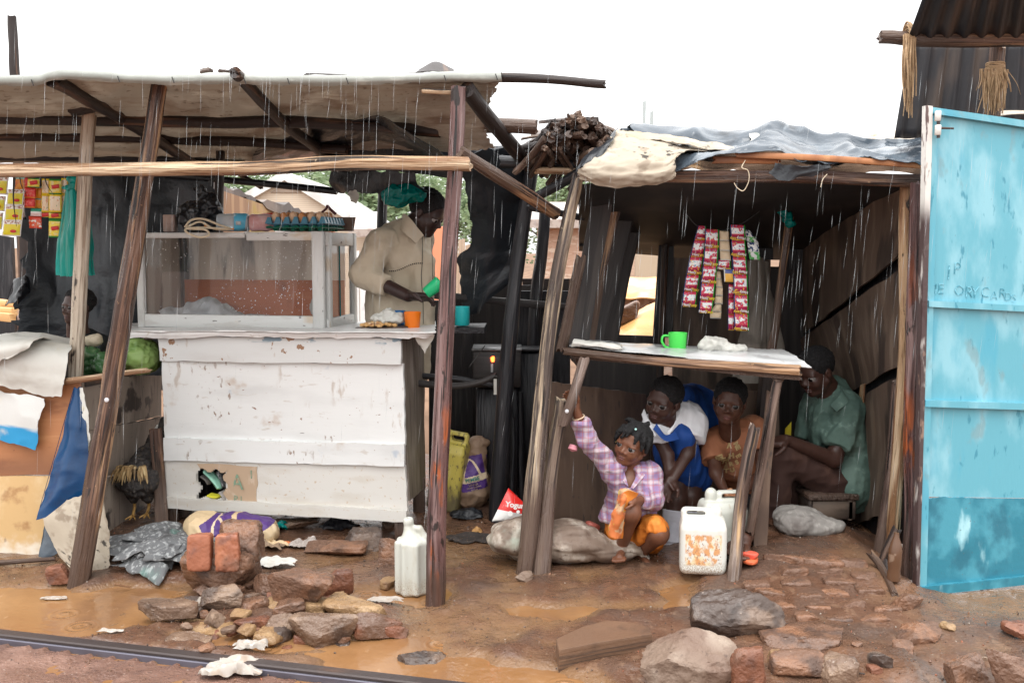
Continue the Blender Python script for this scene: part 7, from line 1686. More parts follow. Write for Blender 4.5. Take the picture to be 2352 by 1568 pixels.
for nm, lb, x0, y0, x1, y1, m_, bx, ct, sd_, yw in RK:
    rock(nm if nm != 'board' else 'slab', lb, x0, y0, x1, y1, m_, nm if nm != 'board' else 'slab', bx, ct, sd_, yw, dk=.5 if sd_ in (23, 24) else .56, amp=.05, fine=.035 if sd_ != 23 else .006, sink=.15)
rg = np.random.default_rng(77)
for k in range(70):
    x, y = (rg.normal(610, 140), rg.uniform(1335, 1495)) if k < 54 else (rg.uniform(1500, 2330), rg.uniform(1440, 1566)) if k < 66 else (rg.uniform(690, 900), rg.uniform(1205, 1300))
    b = on(x, y); W = rg.uniform(.025, .075) * (1.7 if k % 3 == 0 else 1)
    V, F = stone((W, W * rg.uniform(.6, 1), W * rg.uniform(.4, .7)), rg.uniform(3, 7), 5, 100 + k, .08, 8, (rg.uniform(-15, 15), rg.uniform(-15, 15), rg.uniform(0, 360)), .05)
    tag(mk('rubble_stone', V + b + A(0, 0, W * .12), F, [M_stone, M_brickm, M_stoned, M_brickd, M_stoney][int(rg.integers(0, 5))], sharp=34), 'small muddy stone or brick chip lying loose in the mud', 'stone', 'small loose stones in the mud')
M_blk = mat('smooth_brown_block', (.15, .085, .052), [L((.22, .13, .08), 3, .46, .62, .85), L((.08, .048, .033), 6, .52, .66, .8), L((.055, .036, .028), (1.5, 1.5, 90), .54, .60, .7, m=L((1, 1, 1), 6, .066, .058, 1, k='g'))], .35, bump=(.5, (3, 3, 120), .004), bump2=(.5, 60, .004))
pg = [(1284, 1494), (1390, 1474), (1498, 1457), (1491, 1441), (1452, 1430), (1396, 1425), (1338, 1440), (1277, 1468)]
pt_ = np.array([G(x, y, .075) for x, y in pg]); ce = pt_.mean(0)
V = np.concatenate([ce + (pt_ - ce) * .985 + A(0, 0, .003), pt_, pt_ - A(0, 0, .05), ce + (pt_ - ce) * 1.01 - A(0, 0, .12)]); n_ = len(pg)
F = [list(range(n_))] + [[r * n_ + (k + 1) % n_, r * n_ + k, (r + 1) * n_ + k, (r + 1) * n_ + (k + 1) % n_] for r in range(3) for k in range(n_)]
tag(mk('wedge_block', V, F, M_blk, None, V, sharp=25), 'smooth brown wedge block in the right foreground', 'block')
# the stacked bricks before the flour sack
mb = on(490, 1364)
V, F = stone((.29, .22, .16), 6, 4, 41, .05, 20, (0, 0, 6), .04); tag(mk('mud_block', V + mb + A(.0, .12, .07), F, M_brickm, sharp=0), 'muddy block under the two red bricks', 'block')
V, F = stone((.17, .15, .17), 6, 4, 42, .05, 18, (0, 0, 0), .04); tag(mk('mud_block', V + mb + A(.07, .16, .17), F, M_brickm, sharp=0), 'upright muddy block behind the two red bricks', 'block')
for dx, sd_, lb in ((-.052, 43, 'smooth red brick standing on the muddy block, left of two'), (.062, 44, 'rough red brick standing on the muddy block, right of two')):
    V, F = stone((.092, .07, .145), 9, 2, sd_, .03, 16, (-8, 0, 4), .02 if dx < 0 else .06); tag(mk('brick', V + mb + A(dx, .015, .168), F, M_brick, sharp=0), lb, 'brick')
# bricks trodden into the ramp
rg = np.random.default_rng(8)
for (x, y, w_, h_) in ((1800, 1288, 90, 34), (1890, 1296, 96, 36), (1960, 1300, 70, 30), (1820, 1316, 74, 34), (1906, 1318, 60, 26), (1830, 1344, 70, 34), (1930, 1340, 70, 26), (1990, 1330, 60, 26), (1770, 1365, 70, 26), (1860, 1372, 60, 22), (1920, 1368, 60, 22), (2000, 1360, 66, 24), (1740, 1350, 60, 22), (1960, 1392, 62, 20), (1880, 1398, 60, 18), (2040, 1402, 66, 20), (1800, 1396, 66, 20), (2010, 1424, 70, 18), (1930, 1424, 64, 18), (1860, 1422, 60, 16)):
    b = on(x, y); W = w_ * b[1] / FPX
    V, F = stone((W, W * .62, .07), 8, 3, int(x + y), .05, 12, (rg.uniform(-4, 4), rg.uniform(-4, 4), rg.uniform(-14, 14)), .05)
    o = mk('ramp_brick', V + b + A(0, .02, -.012 + .010 * (1320 - y) / 100 + rg.uniform(-.006, .004)), F, M_brickm, sharp=0)
    tag(o, 'muddy brick trodden into the ramp before the right stall', 'brick', 'bricks in the muddy ramp')
# litter
def scrap(name, label, x, y, w_, h_, m_, seed, lift=.01, cr=1.0, cat='plastic', sq=.6):
    """a crumpled sheet lying on the ground"""
    b = on(x, y); b[2] = max(b[2], 0) + .003
    W = w_ * b[1] / FPX; D = max(W * sq, .03)
    rg = np.random.default_rng(seed)
    n = 26
    u, v = np.meshgrid(np.linspace(-1, 1, n), np.linspace(-1, 1, n))
    q = np.stack([u * 1.3 + seed, v * 1.3, u * 0], -1)
    rr = np.maximum(np.abs(u), np.abs(v))
    k_ = (1 + .22 * fbm(q * 1.6, seed, 3) * rr) / (1 + .28 * np.abs(u * v))
    wv = worley(q * 1.5, seed) - .35
    z = h_ * 2.2 * np.clip(1 - rr ** 2, 0, 1) ** .7 * (.55 + .6 * vn(q * .9, seed + 3)) + h_ * 1.3 * wv * cr + h_ * .5 * (worley(q * 3.6, seed + 2) - .4)
    z = np.maximum(z, .001 * vn(q * 9, seed)) + .001
    g = np.stack([b[0] + u * W / 2 * k_, b[1] + D / 2 + v * D / 2 * k_, b[2] + z + lift * .3], -1)
    V, F, Wc = thick(g, .0015, np.stack([u * W, u * 0, v * W], -1) + A(seed, 0, 0))
    return tag(mk(name, V, F, m_, None, Wc, sharp=28), label, cat)
M_foam = mat('dirty_white_foam', (.36, .32, .28), [L((.30, .22, .16), 9, .50, .66, .8), L((.54, .52, .49), 20, .5, .7, .6)], .6)
scrap('foam_scrap', 'dirty white foam lump lying over the rail', 522, 1562, 150, .020, M_foam, 2, .03, .7)
scrap('plastic_scrap', 'white plastic scrap against the rounded grey stone', 570, 1498, 84, .012, M_foam, 3, .012)
scrap('plastic_scrap', 'small curled white scrap beside the left flat stone', 466, 1396, 44, .014, M_foam, 4, .01)
scrap('plastic_scrap', 'thin clear plastic sheet on the small muddy stone', 628, 1308, 92, .014, M_sackw, 5, .03)
scrap('plastic_scrap', 'thin white strip floating in the puddle by the tall can', 882, 1386, 96, .008, M_foam, 6, .004, 1.3, sq=.25)
scrap('plastic_scrap', 'tiny white scrap behind the rough reddish lump', 640, 1372, 34, .012, M_foam, 7, .03)
scrap('plastic_scrap', 'flat white scrap floating in the left puddle', 250, 1455, 60, .005, M_foam, 9, .004, sq=.3)
scrap('plastic_scrap', 'white foam flecks on the left puddle', 120, 1385, 60, .004, M_foam, 10, .003, sq=.3)
scrap('teal_scrap', 'teal plastic bag crumpled under the white counter', 612, 1228, 80, .03, bpy.data.materials['thin_teal_plastic'], 14, .03)
scrap('paper_scrap', 'crumpled brown printed paper under the white counter', 610, 1266, 84, .022, M_fl, 15, .018)
scrap('paper_scrap', 'small orange wrapper beside the crumpled printed paper', 655, 1256, 34, .012, mat('orange_wrapper', (.58, .16, .04), [L((.7, .5, .3), 30, .55, .62, .8)], .4), 16, .01)
scrap('paper_scrap', 'grey crumpled paper in front of the flat muddy slab', 695, 1262, 70, .022, mat('grey_wet_paper', (.36, .31, .28), [L((.5, .46, .43), 20, .5, .66, .7)], .7), 17, .015)
scrap('plastic_scrap', 'dark rubbish under the middle of the white counter', 770, 1222, 90, .022, M_soot, 18, .02)
scrap('plastic_scrap', 'dark plastic rubbish on the ground before the dark flour sack', 1070, 1196, 90, .016, M_black, 19, .012)
scrap('ash_heap', 'heap of dark ash and rind left of the muddy white sack', 1075, 1250, 120, .012, mat('dark_ash', (.035, .028, .025), [L((.20, .12, .07), 40, .6, .66, .9)], .8), 20, .006, .8, 'ash')
scrap('rind', 'orange peel scrap on the dark ash', 1095, 1226, 26, .010, mat('orange_peel', (.45, .24, .08), [], .5), 21, .006)
scrap('plastic_scrap', 'plastic rubbish behind the hole in the white counter', 485, 1178, 10, .004, M_soot, 22, .004)
for ps, m_, lb, r in (([wq(470, 1078, -.03), wq(492, 1100, -.03), wq(508, 1122, -.03)], mat('mint_plastic', (.30, .58, .44), [L((.16, .35, .27), 20, .5, .66, .7)], .4), 'mint green plastic poking out of the broken counter panel', .026),
                      ([wq(478, 1136, -.02), wq(498, 1140, -.015), wq(512, 1134, -.02)], mat('yellow_plastic', (.66, .62, .05), [], .4), 'yellow plastic poking out of the broken counter panel', .021),
                      ([wq(508, 1128, -.01), wq(516, 1136, -.005), wq(522, 1148, -.01)], M_sackg, 'grey plastic poking out of the broken counter panel', .022),
                      ([wq(500, 1080, -.05), wq(512, 1100, -.05), wq(517, 1120, -.04)], M_rag, 'dark grey cloth behind the mint plastic in the broken panel', .022),
                      ([wq(462, 1092, -.06), wq(474, 1100, -.06), wq(482, 1112, -.06)], M_sackg, 'pale grey sheet at the left of the broken panel hole', .018)):
    V, F, Wc = tube(spl(np.array(ps), 14), np.array([.3] + [1] * 12 + [.3]) * r, 12, 0, .4, 3, flat=.5)
    tag(mk('plastic_strip', V, F, m_, None, Wc), lb, 'plastic')
for x, y, x2, y2, m_, lb in ((962, 1326, 996, 1320, M_sackw, 'thin white straw on the mud right of the red brown post'), (262, 1345, 300, 1352, M_tan, 'pale wood splinter before the grey cloth'), (1585, 1520, 1625, 1526, M_tan, 'orange splinter before the wedge block'), (1935, 1545, 1985, 1552, M_dark, 'dark twig in the right foreground'), (985, 1500, 1010, 1499, M_tan, 'tan splinter right of the dark red brick')):
    a, b = on(x, y, .008), on(x2, y2, .008)
    pole('splinter', [a, b], .004, .003, m_, lb, 'splinter', wob=.001, lump=.03, rough_end=.004)
# countless small bits trodden into the mud
rg = np.random.default_rng(21)
ps = {0: [], 1: [], 2: [], 3: []}
for k in range(4200):
    x, y = rg.uniform(-2.4, 2.5), rg.uniform(2.75, 5.0)
    z = float(gz(x, y))
    if z < -.002: continue
    V, F = cubesphere(0) if False else (o8, f8)
    r = rg.uniform(.0018, .0055) * (1.5 if rg.random() < .08 else 1)
    Vq = (V * A(1, 1.4, .7) * r * rg.uniform(.6, 1.4, 3)) @ rotm(*(rg.uniform(0, 360, 3))).T + A(x, y, z + r * .2)
    ps[int(rg.choice(4, p=[.52, .34, .06, .08]))].append((Vq, F))
for k, (m_, nm) in enumerate(((M_brickm, 'mud_crumbs'), (M_stoned, 'dark_gravel'), (M_foam, 'pale_flecks'), (M_brick, 'brick_crumbs'))):
    V, F, _ = join(*ps[k]); tag(mk(nm, V, F, m_, base=(0, 0, 0), smooth=False), kind='stuff')
# ================================================================== PEOPLE
def skin(name, c):
    return mat(name, c, [L(tuple(v * .72 for v in c), 30, .5, .7, .5), L(tuple(min(1, v * 1.25) for v in c), 14, .5, .7, .5)], .42, spec=.45, bump=(.12, 260, .001), sss=.05)
SK1 = skin('warm_brown_skin', (.150, .060, .032)); SK2 = skin('dark_brown_skin', (.058, .027, .020)); SK3 = skin('deep_brown_skin', (.088, .038, .024)); SK4 = skin('very_dark_skin', (.040, .021, .018))
M_lip = mat('lips', (.145, .055, .045), [], .4); M_lipd = mat('dark_lips', (.085, .036, .032), [], .4)
M_eyew = mat('eye_white', (.24, .22, .21), [], .25); M_iris = mat('dark_iris', (.008, .006, .005), [], .25)
M_hair = mat('black_hair', (.006, .0055, .006), [L((.018, .017, .019), (90, 90, 90), .5, .7, .8)], .85, bump=(.9, 130, .006))
M_nailp = mat('finger_nail', (.34, .19, .15), [], .4)
class Person:
    def __init__(s, label, base, pts, h, skin_m, mg=.16):
        s.t = thing('person', label, 'person', base)
        pts = np.array(pts)
        s.s = SDF(pts.min(0) - mg, pts.max(0) + mg, h)
        s.m = skin_m; s.lips = []; s.h = h
    def head(s, c, F, U, H, lip=None, eyes=True, gaze=(0, 0), hair='short', ears=(1, 1), wide=1.0, neck=None, nr=.045):
        F = unit(F); R = unit(np.cross(F, U)); U = np.cross(R, F)
        M = np.stack([R, F, U])
        o = np.asarray(c) - U * H * .5
        T = lambda x, y, z: o + (R * x * wide + F * y + U * z) * H
        S = s.s
        E = lambda x, y, z, a, b, d, k=.05, cut=False: S.ell(T(x, y, z), A(a * wide, b, d) * H, k * H, M, cut)
        E(0, -.07, .64, .345, .42, .355); E(0, .10, .38, .275, .275, .34, .09); E(0, .245, .10, .12, .105, .10, .12)
        for q in (-1, 1):
            E(.155 * q, .215, .33, .12, .12, .12, .08)
            S.cap(T(.27 * q, .0, .30), T(.12 * q, .20, .10), .075 * H, .06 * H, .06 * H)
        E(0, .285, .575, .24, .07, .055, .06)
        for q in (-1, 1): E(.15 * q, .375, .475, .095, .065, .048, .03, True)
        S.cap(T(0, .31, .51), T(0, .412, .365), .028 * H, .050 * H, .03 * H)
        for q in (-1, 1): E(.066 * q, .366, .340, .048, .046, .038, .02)
        E(0, .315, .222, .105, .055, .032, .03); E(0, .308, .172, .092, .055, .034, .025)
        S.cap(T(-.085, .366, .198), T(.085, .366, .198), .014 * H, None, .006 * H, True)
        for q, on_ in ((-1, ears[0]), (1, ears[1])):
            if on_: E(.345 * q, -.04, .46, .045, .085, .115, .03); E(.385 * q, -.0, .47, .022, .04, .06, .02, True)
        for q in (-1, 1):
            E(.15 * q, .282, .530, .115, .085, .042, .015); E(.15 * q, .282, .410, .10, .078, .036, .015)
        if neck is not None: S.cap(T(0, -.10, .22), neck, nr, nr * 1.1, .02); S.cap(T(0, -.05, .25), (T(0, -.05, .25) + np.asarray(neck)) / 2, nr, nr, .03)
        if lip is not None:
            for zc, rx, rz, yc in ((.222, .108, .024, .362), (.176, .092, .030, .356)):
                V, Fc = cubesphere(8); V = V / np.linalg.norm(V, axis=1, keepdims=True)
                q_ = np.stack([V[:, 0] * rx, V[:, 1] * .026 + yc - 3.2 * (V[:, 0] * rx) ** 2, V[:, 2] * rz * (1 - .5 * V[:, 0] ** 2) + zc], 1)
                if zc > .2: q_[:, 2] -= .010 * np.exp(-(q_[:, 0] / .022) ** 2) * (V[:, 2] > 0)
                mk('lip', o + (q_[:, :1] * R * wide + q_[:, 1:2] * F + q_[:, 2:] * U) * H, Fc, lip, s.t, sharp=0)
        if eyes:
            for q in (-1, 1):
                e = T(.15 * q, .284, .470)
                V, Fc = cubesphere(8); V = V / np.linalg.norm(V, axis=1, keepdims=True) * .084 * H
                d = unit(F + R * gaze[0] + U * gaze[1] + R * q * .08)
                mi = [(1 if unit(V[f].mean(0)) @ d > .765 else 0) for f in Fc]
                mk('eye', V + e, Fc, [M_eyew, M_iris], s.t, midx=mi, sharp=0)
        if hair:
            hs_ = SDF(o - .45 * H - .1, o + .45 * H + 1.2 * H * A(1, 1, 1), .005)
            hs_.ell(T(0, -.085, .655), A(.372 * wide, .448, .385) * H, .01, M)
            hs_.ell(T(0, .36, .36), A(.36, .31, .40) * H, .02, M, True)
            hs_.plane(T(0, -.1, .30), -U * .8 + F * .6, .02)
            V, Fh = hs_.mesh()
            V = crumple(V, Fh, .0035, 90, 3, 'f')
            mk('hair', V, Fh, M_hair, s.t, sharp=0)
        s.T, s.M, s.H = T, M, H
    def limb(s, pts, rad, k=.02): s.s.chain([np.asarray(p) for p in pts], rad, k)
    def hand(s, W, d, n, t, L_=.13, curl=.5, spread=.06, k=.006, tc=.4):
        """d towards the fingertips, n out of the palm, t towards the thumb"""
        d = unit(d); n = unit(n - d * np.dot(n, d)); t0 = np.cross(n, d); t = t0 if np.dot(t0, t) > 0 else -t0
        q = L_ / .13
        W = np.asarray(W, float)
        S = s.s
        M = np.stack([t, d, n])
        S.box(W + d * .034 * q, A(.029, .036, .0115) * q, .010 * q, .012, M)
        S.ell(W + d * .028 * q + t * .018 * q + n * .006 * q, A(.014, .024, .012) * q, .008, M)
        for i, (x, ln, r) in enumerate(((.0225, .046, .0078), (.0075, .052, .0080), (-.0075, .048, .0078), (-.0215, .038, .0068))):
            p = W + d * .064 * q + t * x * q
            a = spread * (x / .02)
            dd = unit(d + t * a)
            cu = curl * (1 + .12 * i)
            for j, (f, g) in enumerate(((.46, .5), (.30, 1.2), (.24, 1.8))):
                e = dd * math.cos(cu * g) + n * math.sin(cu * g)
                p2 = p + e * ln * f * q
                S.cap(p, p2, r * q * (1 - .08 * j), r * q * (.92 - .08 * j), .003 if j else k)
                p = p2
        p = W + d * .016 * q + t * .024 * q
        e1 = unit(d * .55 + t * .8 + n * .25)
        p2 = p + e1 * .026 * q
        e2 = unit(d * .85 + t * (.5 - tc) + n * (.2 + tc)); p3 = p2 + e2 * .022 * q
        p4 = p3 + unit(d * .9 + t * (.3 - tc) + n * (.25 + tc)) * .018 * q
        S.cap(p, p2, .011 * q, .0095 * q, .008); S.cap(p2, p3, .0092 * q, .0085 * q, .003); S.cap(p3, p4, .0082 * q, .0068 * q, .003)
    def foot(s, ank, d, L_=.17):
        d = unit(A(d[0], d[1], 0)); t = A(-d[1], d[0], 0); q = L_ / .17
        z = A(0, 0, 1); a = np.asarray(ank, float)
        s.s.cap(a, a - z * .03 * q - d * .02 * q, .026 * q, .028 * q, .01)
        s.s.cap(a - z * .028 * q - d * .02 * q, a - z * .036 * q + d * .085 * q, .024 * q, .020 * q, .02)
        for i, x in enumerate((-.024, -.010, .003, .014, .025)):
            p = a - z * .042 * q + d * (.085 + .006 * (2 - abs(i - 1))) * q + t * x * q
            s.s.cap(p, p + d * (.032 - .003 * i) * q - z * .004, .0105 * q, .009 * q, .004)
    def body(s, name='body'):
        V, F = s.s.mesh(1)
        c = V[F].mean(1); mi = np.zeros(len(F), int); ms = [s.m]
        for (o, M, r, lm) in s.lips:
            if lm is None: continue
            ms.append(lm)
            q = (c - o) @ M.T / r
            mi[(q ** 2).sum(1) < 1] = len(ms) - 1
        s.b = mk(name, V, F, ms, s.t, midx=mi, sharp=0); return s.b
    def wear(s, name, prims, m, h=.0055, cr=(), planes=(), cuts=(), wc=None, ret=False):
        pts = np.concatenate([np.atleast_2d(p[1]) if p[0] == 'e' or p[0] == 'b' else np.stack([p[1], p[2]]) for p in prims])
        S = SDF(pts.min(0) - .24, pts.max(0) + .24, h)
        for p in prims:
            if p[0] == 'c': S.cap(p[1], p[2], p[3], p[4], p[5])
            elif p[0] == 'e': S.ell(p[1], p[2], p[3], p[4] if len(p) > 4 else None)
            elif p[0] == 'b': S.box(p[1], p[2], p[3], p[4], p[5] if len(p) > 5 else None)
        for p in cuts:
            if p[0] == 'e': S.ell(p[1], p[2], p[3], p[4] if len(p) > 4 else None, True)
            else: S.cap(p[1], p[2], p[3], p[4], p[5], True)
        for pl in planes: S.plane(pl[0], pl[1], .004, pl[2] if len(pl) > 2 else .085)
        V, F = S.mesh(1)
        for c_ in cr: V = crumple(V, F, *c_)
        o = mk(name, V, F, m, s.t, wc, sharp=0)
        return (o, V, F) if ret else o
    def sheet(s, name, rows, nu, nv, m, **k):
        V, F, Wc = sheet(rows, nu, nv, **k); return mk(name, V, F, m, s.t, Wc)
# ------------------------------------------------------------------ the crouching girl
M_plaid = mat('pink_and_purple_plaid', (.28, .20, .27), [L((.42, .36, .40), (9, 9, 9), .45, .60, .8), L((.22, .14, .30), (0, 0, 6.5), .62, .80, .5, k='w', dist=.6), L((.22, .14, .30), (6.5, 0, 0), .62, .80, .5, k='wx', dist=.6), L((.58, .48, .50), (0, 0, 6.5), .16, .04, .45, k='w', dist=.6), L((.58, .48, .50), (6.5, 0, 0), .16, .04, .45, k='wx', dist=.6), L((.36, .08, .11), (0, 0, 13), .93, .985, .55, k='w', dist=.6), L((.36, .08, .11), (13, 0, 0), .93, .985, .55, k='wx', dist=.6)], .75)
M_orange = mat('orange_cotton', (.66, .20, .025), [L((.74, .30, .05), 9, .5, .7, .8), L((.40, .09, .015), 12, .54, .7, .8)], .7, transl=.12)
M_oprint = mat('printed_orange_cloth', (.50, .32, .18), [L((.56, .14, .03), 16, .44, .50, .9), L((.52, .36, .06), 22, .56, .60, .9), L((.35, .12, .06), 30, .60, .64, .8)], .7)
gY = 4.36
ghip, gch, gnk = P(1450, 1196, 4.44), P(1444, 1112, 4.38), P(1450, 1078, 4.37)
rs, re, rw_ = P(1408, 1082, 4.35), P(1345, 1004, 4.30), P(1322, 938, 4.275)
ls, le, lw = P(1493, 1086, 4.37), P(1502, 1146, 4.30), P(1456, 1150, 4.185)
kn1, an1, kn2, an2 = P(1447, 1176, 4.20), P(1430, 1246, 4.30), P(1513, 1226, 4.22), P(1478, 1262, 4.35)
g = Person('crouching girl in a pink plaid shirt and orange skirt, one hand up on a strut', flat(ghip), [ghip, rw_, P(1298, 890, 4.25), P(1540, 1240, 4.2), on(1470, 1285), P(1450, 970, 4.35), kn1], .0042, SK1, .10)
g.head(P(1452, 1020, 4.35), (-.58, -.82, .04), (.36, .0, .93), .188, M_lip, gaze=(.0, .10), hair=None, wide=1.05, neck=gnk, nr=.032)
g.limb([rs, re, rw_], [.030, .027, .019]); g.limb([ls, le, lw], [.030, .026, .020])
g.limb([gch, ghip], [.075, .085])
g.limb([ghip + A(-.03, 0, 0), kn1, an1], [.060, .045, .028]); g.limb([ghip + A(.04, 0, 0), kn2, an2], [.060, .043, .027])
g.foot(an1 + A(0, 0, -.01), (-.3, -1, 0), .15); g.foot(an2 + A(0, 0, -.01), (.1, -1, 0), .15)
g.hand(rw_, A(-.42, .30, .85), A(-.55, -.80, -.1), A(.8, -.5, .3), .105, .62, .1, tc=.0)
g.hand(lw, A(-.9, -.3, .15), A(-.1, .2, -1), A(-.1, -1, .3), .10, 1.0, .02)
g.body()
wcp = None
sh_o, Vs, Fs = g.wear('shirt', [('c', gch + A(0, .0, -.01), ghip + A(-.01, 0, .03), .088, .118, .04), ('c', rs + A(.02, 0, -.01), ls + A(-.02, 0, -.01), .050, .050, .04), ('c', rs, re + A(.004, 0, -.002), .046, .040, .03), ('c', re + A(.004, 0, -.002), re * .45 + rw_ * .55, .040, .035, .02), ('c', ls, le, .048, .044, .03), ('c', le, le * .35 + lw * .65, .043, .036, .02), ('c', ghip + A(-.06, -.03, .05), ghip + A(-.10, -.04, .01), .05, .05, .04)],
        M_plaid, .005, ((.006, 16, 3), (.008, 15, 5, 'w'), (.0015, 60, 5, 'f')), [(re * .40 + rw_ * .60, rw_ - re), (le * .34 + lw * .66, lw - le), (ghip + A(0, 0, -.005), A(-.12, -.1, -1), .25)], [('e', gnk + A(-.012, -.055, -.012), A(.028, .045, .055), .012)], ret=True)
g.sheet('collar', [[gnk + A(-.065, .0, .0), gnk + A(-.06, -.05, -.01), gnk + A(-.035, -.085, -.045)], [gnk + A(-.045, .0, .025), gnk + A(-.04, -.04, .015), gnk + A(-.022, -.078, -.06)]], 12, 5, M_plaid, wr=.002, ws=20)
g.sheet('collar', [[gnk + A(.065, .0, .0), gnk + A(.055, -.055, -.01), gnk + A(.0, -.092, -.065)], [gnk + A(.045, .0, .025), gnk + A(.032, -.045, .01), gnk + A(-.012, -.082, -.062)]], 12, 5, M_plaid, wr=.002, ws=20)
V, F = lathe([(.0, 0), (.018, 0), (.022, .02), (.0, .03)], 12, A(-.3, -.3, -1), re + A(-.052, 0, -.035)); mk('sleeve_tab', V, F, mat('pink_cuff', (.62, .25, .30), [], .7), g.t)
g.wear('skirt', [('c', ghip + A(-.02, -.02, -.03), ghip + A(.05, -.03, -.04), .10, .10, .03), ('c', ghip + A(.05, -.06, -.03), kn2 + A(-.01, .01, .022), .072, .050, .03), ('c', kn2 + A(.0, .03, .0), an2 + A(.03, .03, .02), .046, .035, .03), ('c', kn2 + A(-.03, .06, -.04), an2 + A(-.01, .06, .01), .04, .03, .03)], M_orange, .005, ((.006, 16, 9), (.010, 16, 5, 'w', None, (1.3, 1, .5))), (), [('c', kn1, ghip + A(-.035, 0, 0), .062, .07, .01), ('c', kn2 + A(-.02, -.03, -.03), an2 + A(-.02, -.05, 0), .045, .035, .01)])
g.sheet('skirt_drape', [[P(1398, 1226, 4.17), P(1412, 1236, 4.15), P(1426, 1238, 4.17)], [P(1406, 1190, 4.17), P(1420, 1195, 4.14), P(1434, 1192, 4.16)], [P(1414, 1150, 4.17), P(1428, 1150, 4.14), P(1440, 1150, 4.16)], [P(1422, 1126, 4.2), P(1438, 1122, 4.18), P(1458, 1130, 4.2)]], 24, 36, M_oprint, wr=.012, ws=12, rag=.003)
g.sheet('skirt_hem', [[P(1412, 1236, 4.165), P(1420, 1238, 4.17), P(1430, 1236, 4.19)], [P(1425, 1180, 4.15), P(1432, 1180, 4.15), P(1440, 1180, 4.17)], [P(1432, 1130, 4.16), P(1444, 1126, 4.155), P(1466, 1132, 4.18)]], 14, 26, M_orange, wr=.008, ws=14)
# braided hair
hs_ = SDF(g.T(0, 0, .5) - .16, g.T(0, 0, .5) + .18, .0042); T, M, H = g.T, g.M, g.H
hs_.ell(T(0, -.10, .66), A(.39, .45, .39) * H, .01, M); hs_.ell(T(0, .33, .34), A(.36, .31, .42) * H, .02, M, True); hs_.plane(T(0, -.1, .34), -M[2] * .8 + M[1] * .6, .02)
for (x, y, z), (x2, y2, z2), r in (((.05, .22, .93), (.13, .38, .66), .05), ((-.02, .20, .95), (.02, .40, .74), .045), ((.22, .15, .88), (.30, .27, .55), .055), ((-.18, .18, .90), (-.20, .36, .66), .05), ((-.28, .12, .85), (-.34, .20, .52), .05), ((.33, .02, .82), (.40, .08, .42), .055), ((.38, -.12, .78), (.46, -.12, .32), .055), ((.36, -.25, .72), (.46, -.28, .26), .055), ((.30, -.38, .62), (.40, -.42, .22), .05), ((-.36, -.02, .78), (-.40, .04, .46), .05), ((.12, -.05, 1.02), (.34, -.02, .98), .05), ((-.1, -.15, 1.03), (-.1, -.36, 1.02), .05), ((.25, -.3, .93), (.42, -.38, .84), .05)):
    hs_.chain([T(x, y, z), T((x + x2) / 2 * 1.04, (y + y2) / 2 + .03, (z + z2) / 2 + .03), T(x2, y2, z2)], [r * H, r * H, r * H * .7], .006)
V, F = hs_.mesh(1); V = crumple(V, F, .003, 110, 3, 'f'); hr = mk('hair', V, F, M_hair, g.t, sharp=0)
for p, c_ in ((T(.44, -.08, .36), (.75, .55, .25)), (T(.47, -.24, .36), (.75, .62, .35)), (T(-.08, .25, .95), (.4, .7, .65))):
    V, F = cubesphere(3); V = V / np.linalg.norm(V, axis=1, keepdims=True) * .0055; mk('hair_bead', V + p, F, mat('bead', c_, [], .3), hr, sharp=0)
th = np.linspace(0, 2 * math.pi, 30); ax_ = unit(rw_ - re); x_, y_, _ = frame(ax_); bc_ = re * .30 + rw_ * .70
V, F, Wc = tube(bc_ + np.cos(th)[:, None] * x_ * .026 + np.sin(th)[:, None] * y_ * .026, np.full(30, .0028), 6, cap=False); mk('bracelet', V, F, mat('cream_bangle', (.66, .50, .34), [], .3), g.t)
bl_ = P(1362, 1207, 4.40); V, F = stone((.07, .05, .03), 3, 2, 3, .05); mk('sandal', V @ rotm(0, 25, 20).T + bl_, F, mat('red_sandal', (.30, .08, .06), [], .5), g.t)
# ------------------------------------------------------------------ the schoolgirl
M_wcot = mat('white_cotton', (.74, .74, .76), [L((.60, .60, .64), 7, .5, .7, .7), L((.80, .80, .81), 20, .5, .7, .6)], .8)
M_royal = mat('royal_blue_cotton', (.008, .055, .25), [L((.012, .09, .36), 6, .5, .7, .8), L((.005, .03, .13), 8, .52, .7, .8)], .7)
M_sock = mat('white_knit_sock', (.62, .62, .68), [L((.54, .54, .60), (30, 30, 30), .5, .7, .6), L((.44, .40, .38), 6, .58, .72, .5)], .85)
M_flip = mat('orange_rubber', (.60, .13, .05), [], .5)
shp_, sch, snk = P(1606, 945, 4.95), P(1555, 962, 4.68), P(1530, 965, 4.60)
sr, sre, srw = P(1502, 985, 4.60), P(1533, 1045, 4.55), P(1537, 1098, 4.50)
sl_, sle, slw = P(1592, 975, 4.64), P(1580, 1040, 4.56), P(1545, 1100, 4.47)
k1, a1 = P(1585, 1140, 4.70), P(1572, 1258, 4.66)
k2, a2 = P(1552, 1145, 4.66), P(1544, 1248, 4.60)
g = Person('schoolgirl in a blue dress and white blouse bending forward under the table', flat(k1), [shp_, P(1522, 864, 4.6), P(1480, 980, 4.5), P(1540, 1140, 4.42), a1 - A(0, 0, .08), a2 - A(0, 0, .08) + A(-.06, -.12, 0)], .0045, SK2, .13)
g.head(P(1524, 919, 4.58), (-.60, -.78, -.10), (.17, -.12, .97), .212, M_lipd, gaze=(-.28, .04), ears=(1, 1), neck=snk + A(.01, .03, 0), nr=.040)
g.limb([sr, sre, srw], [.034, .029, .021]); g.limb([sl_, sle, slw], [.036, .030, .022]); g.limb([snk, sch, shp_], [.05, .065, .08])
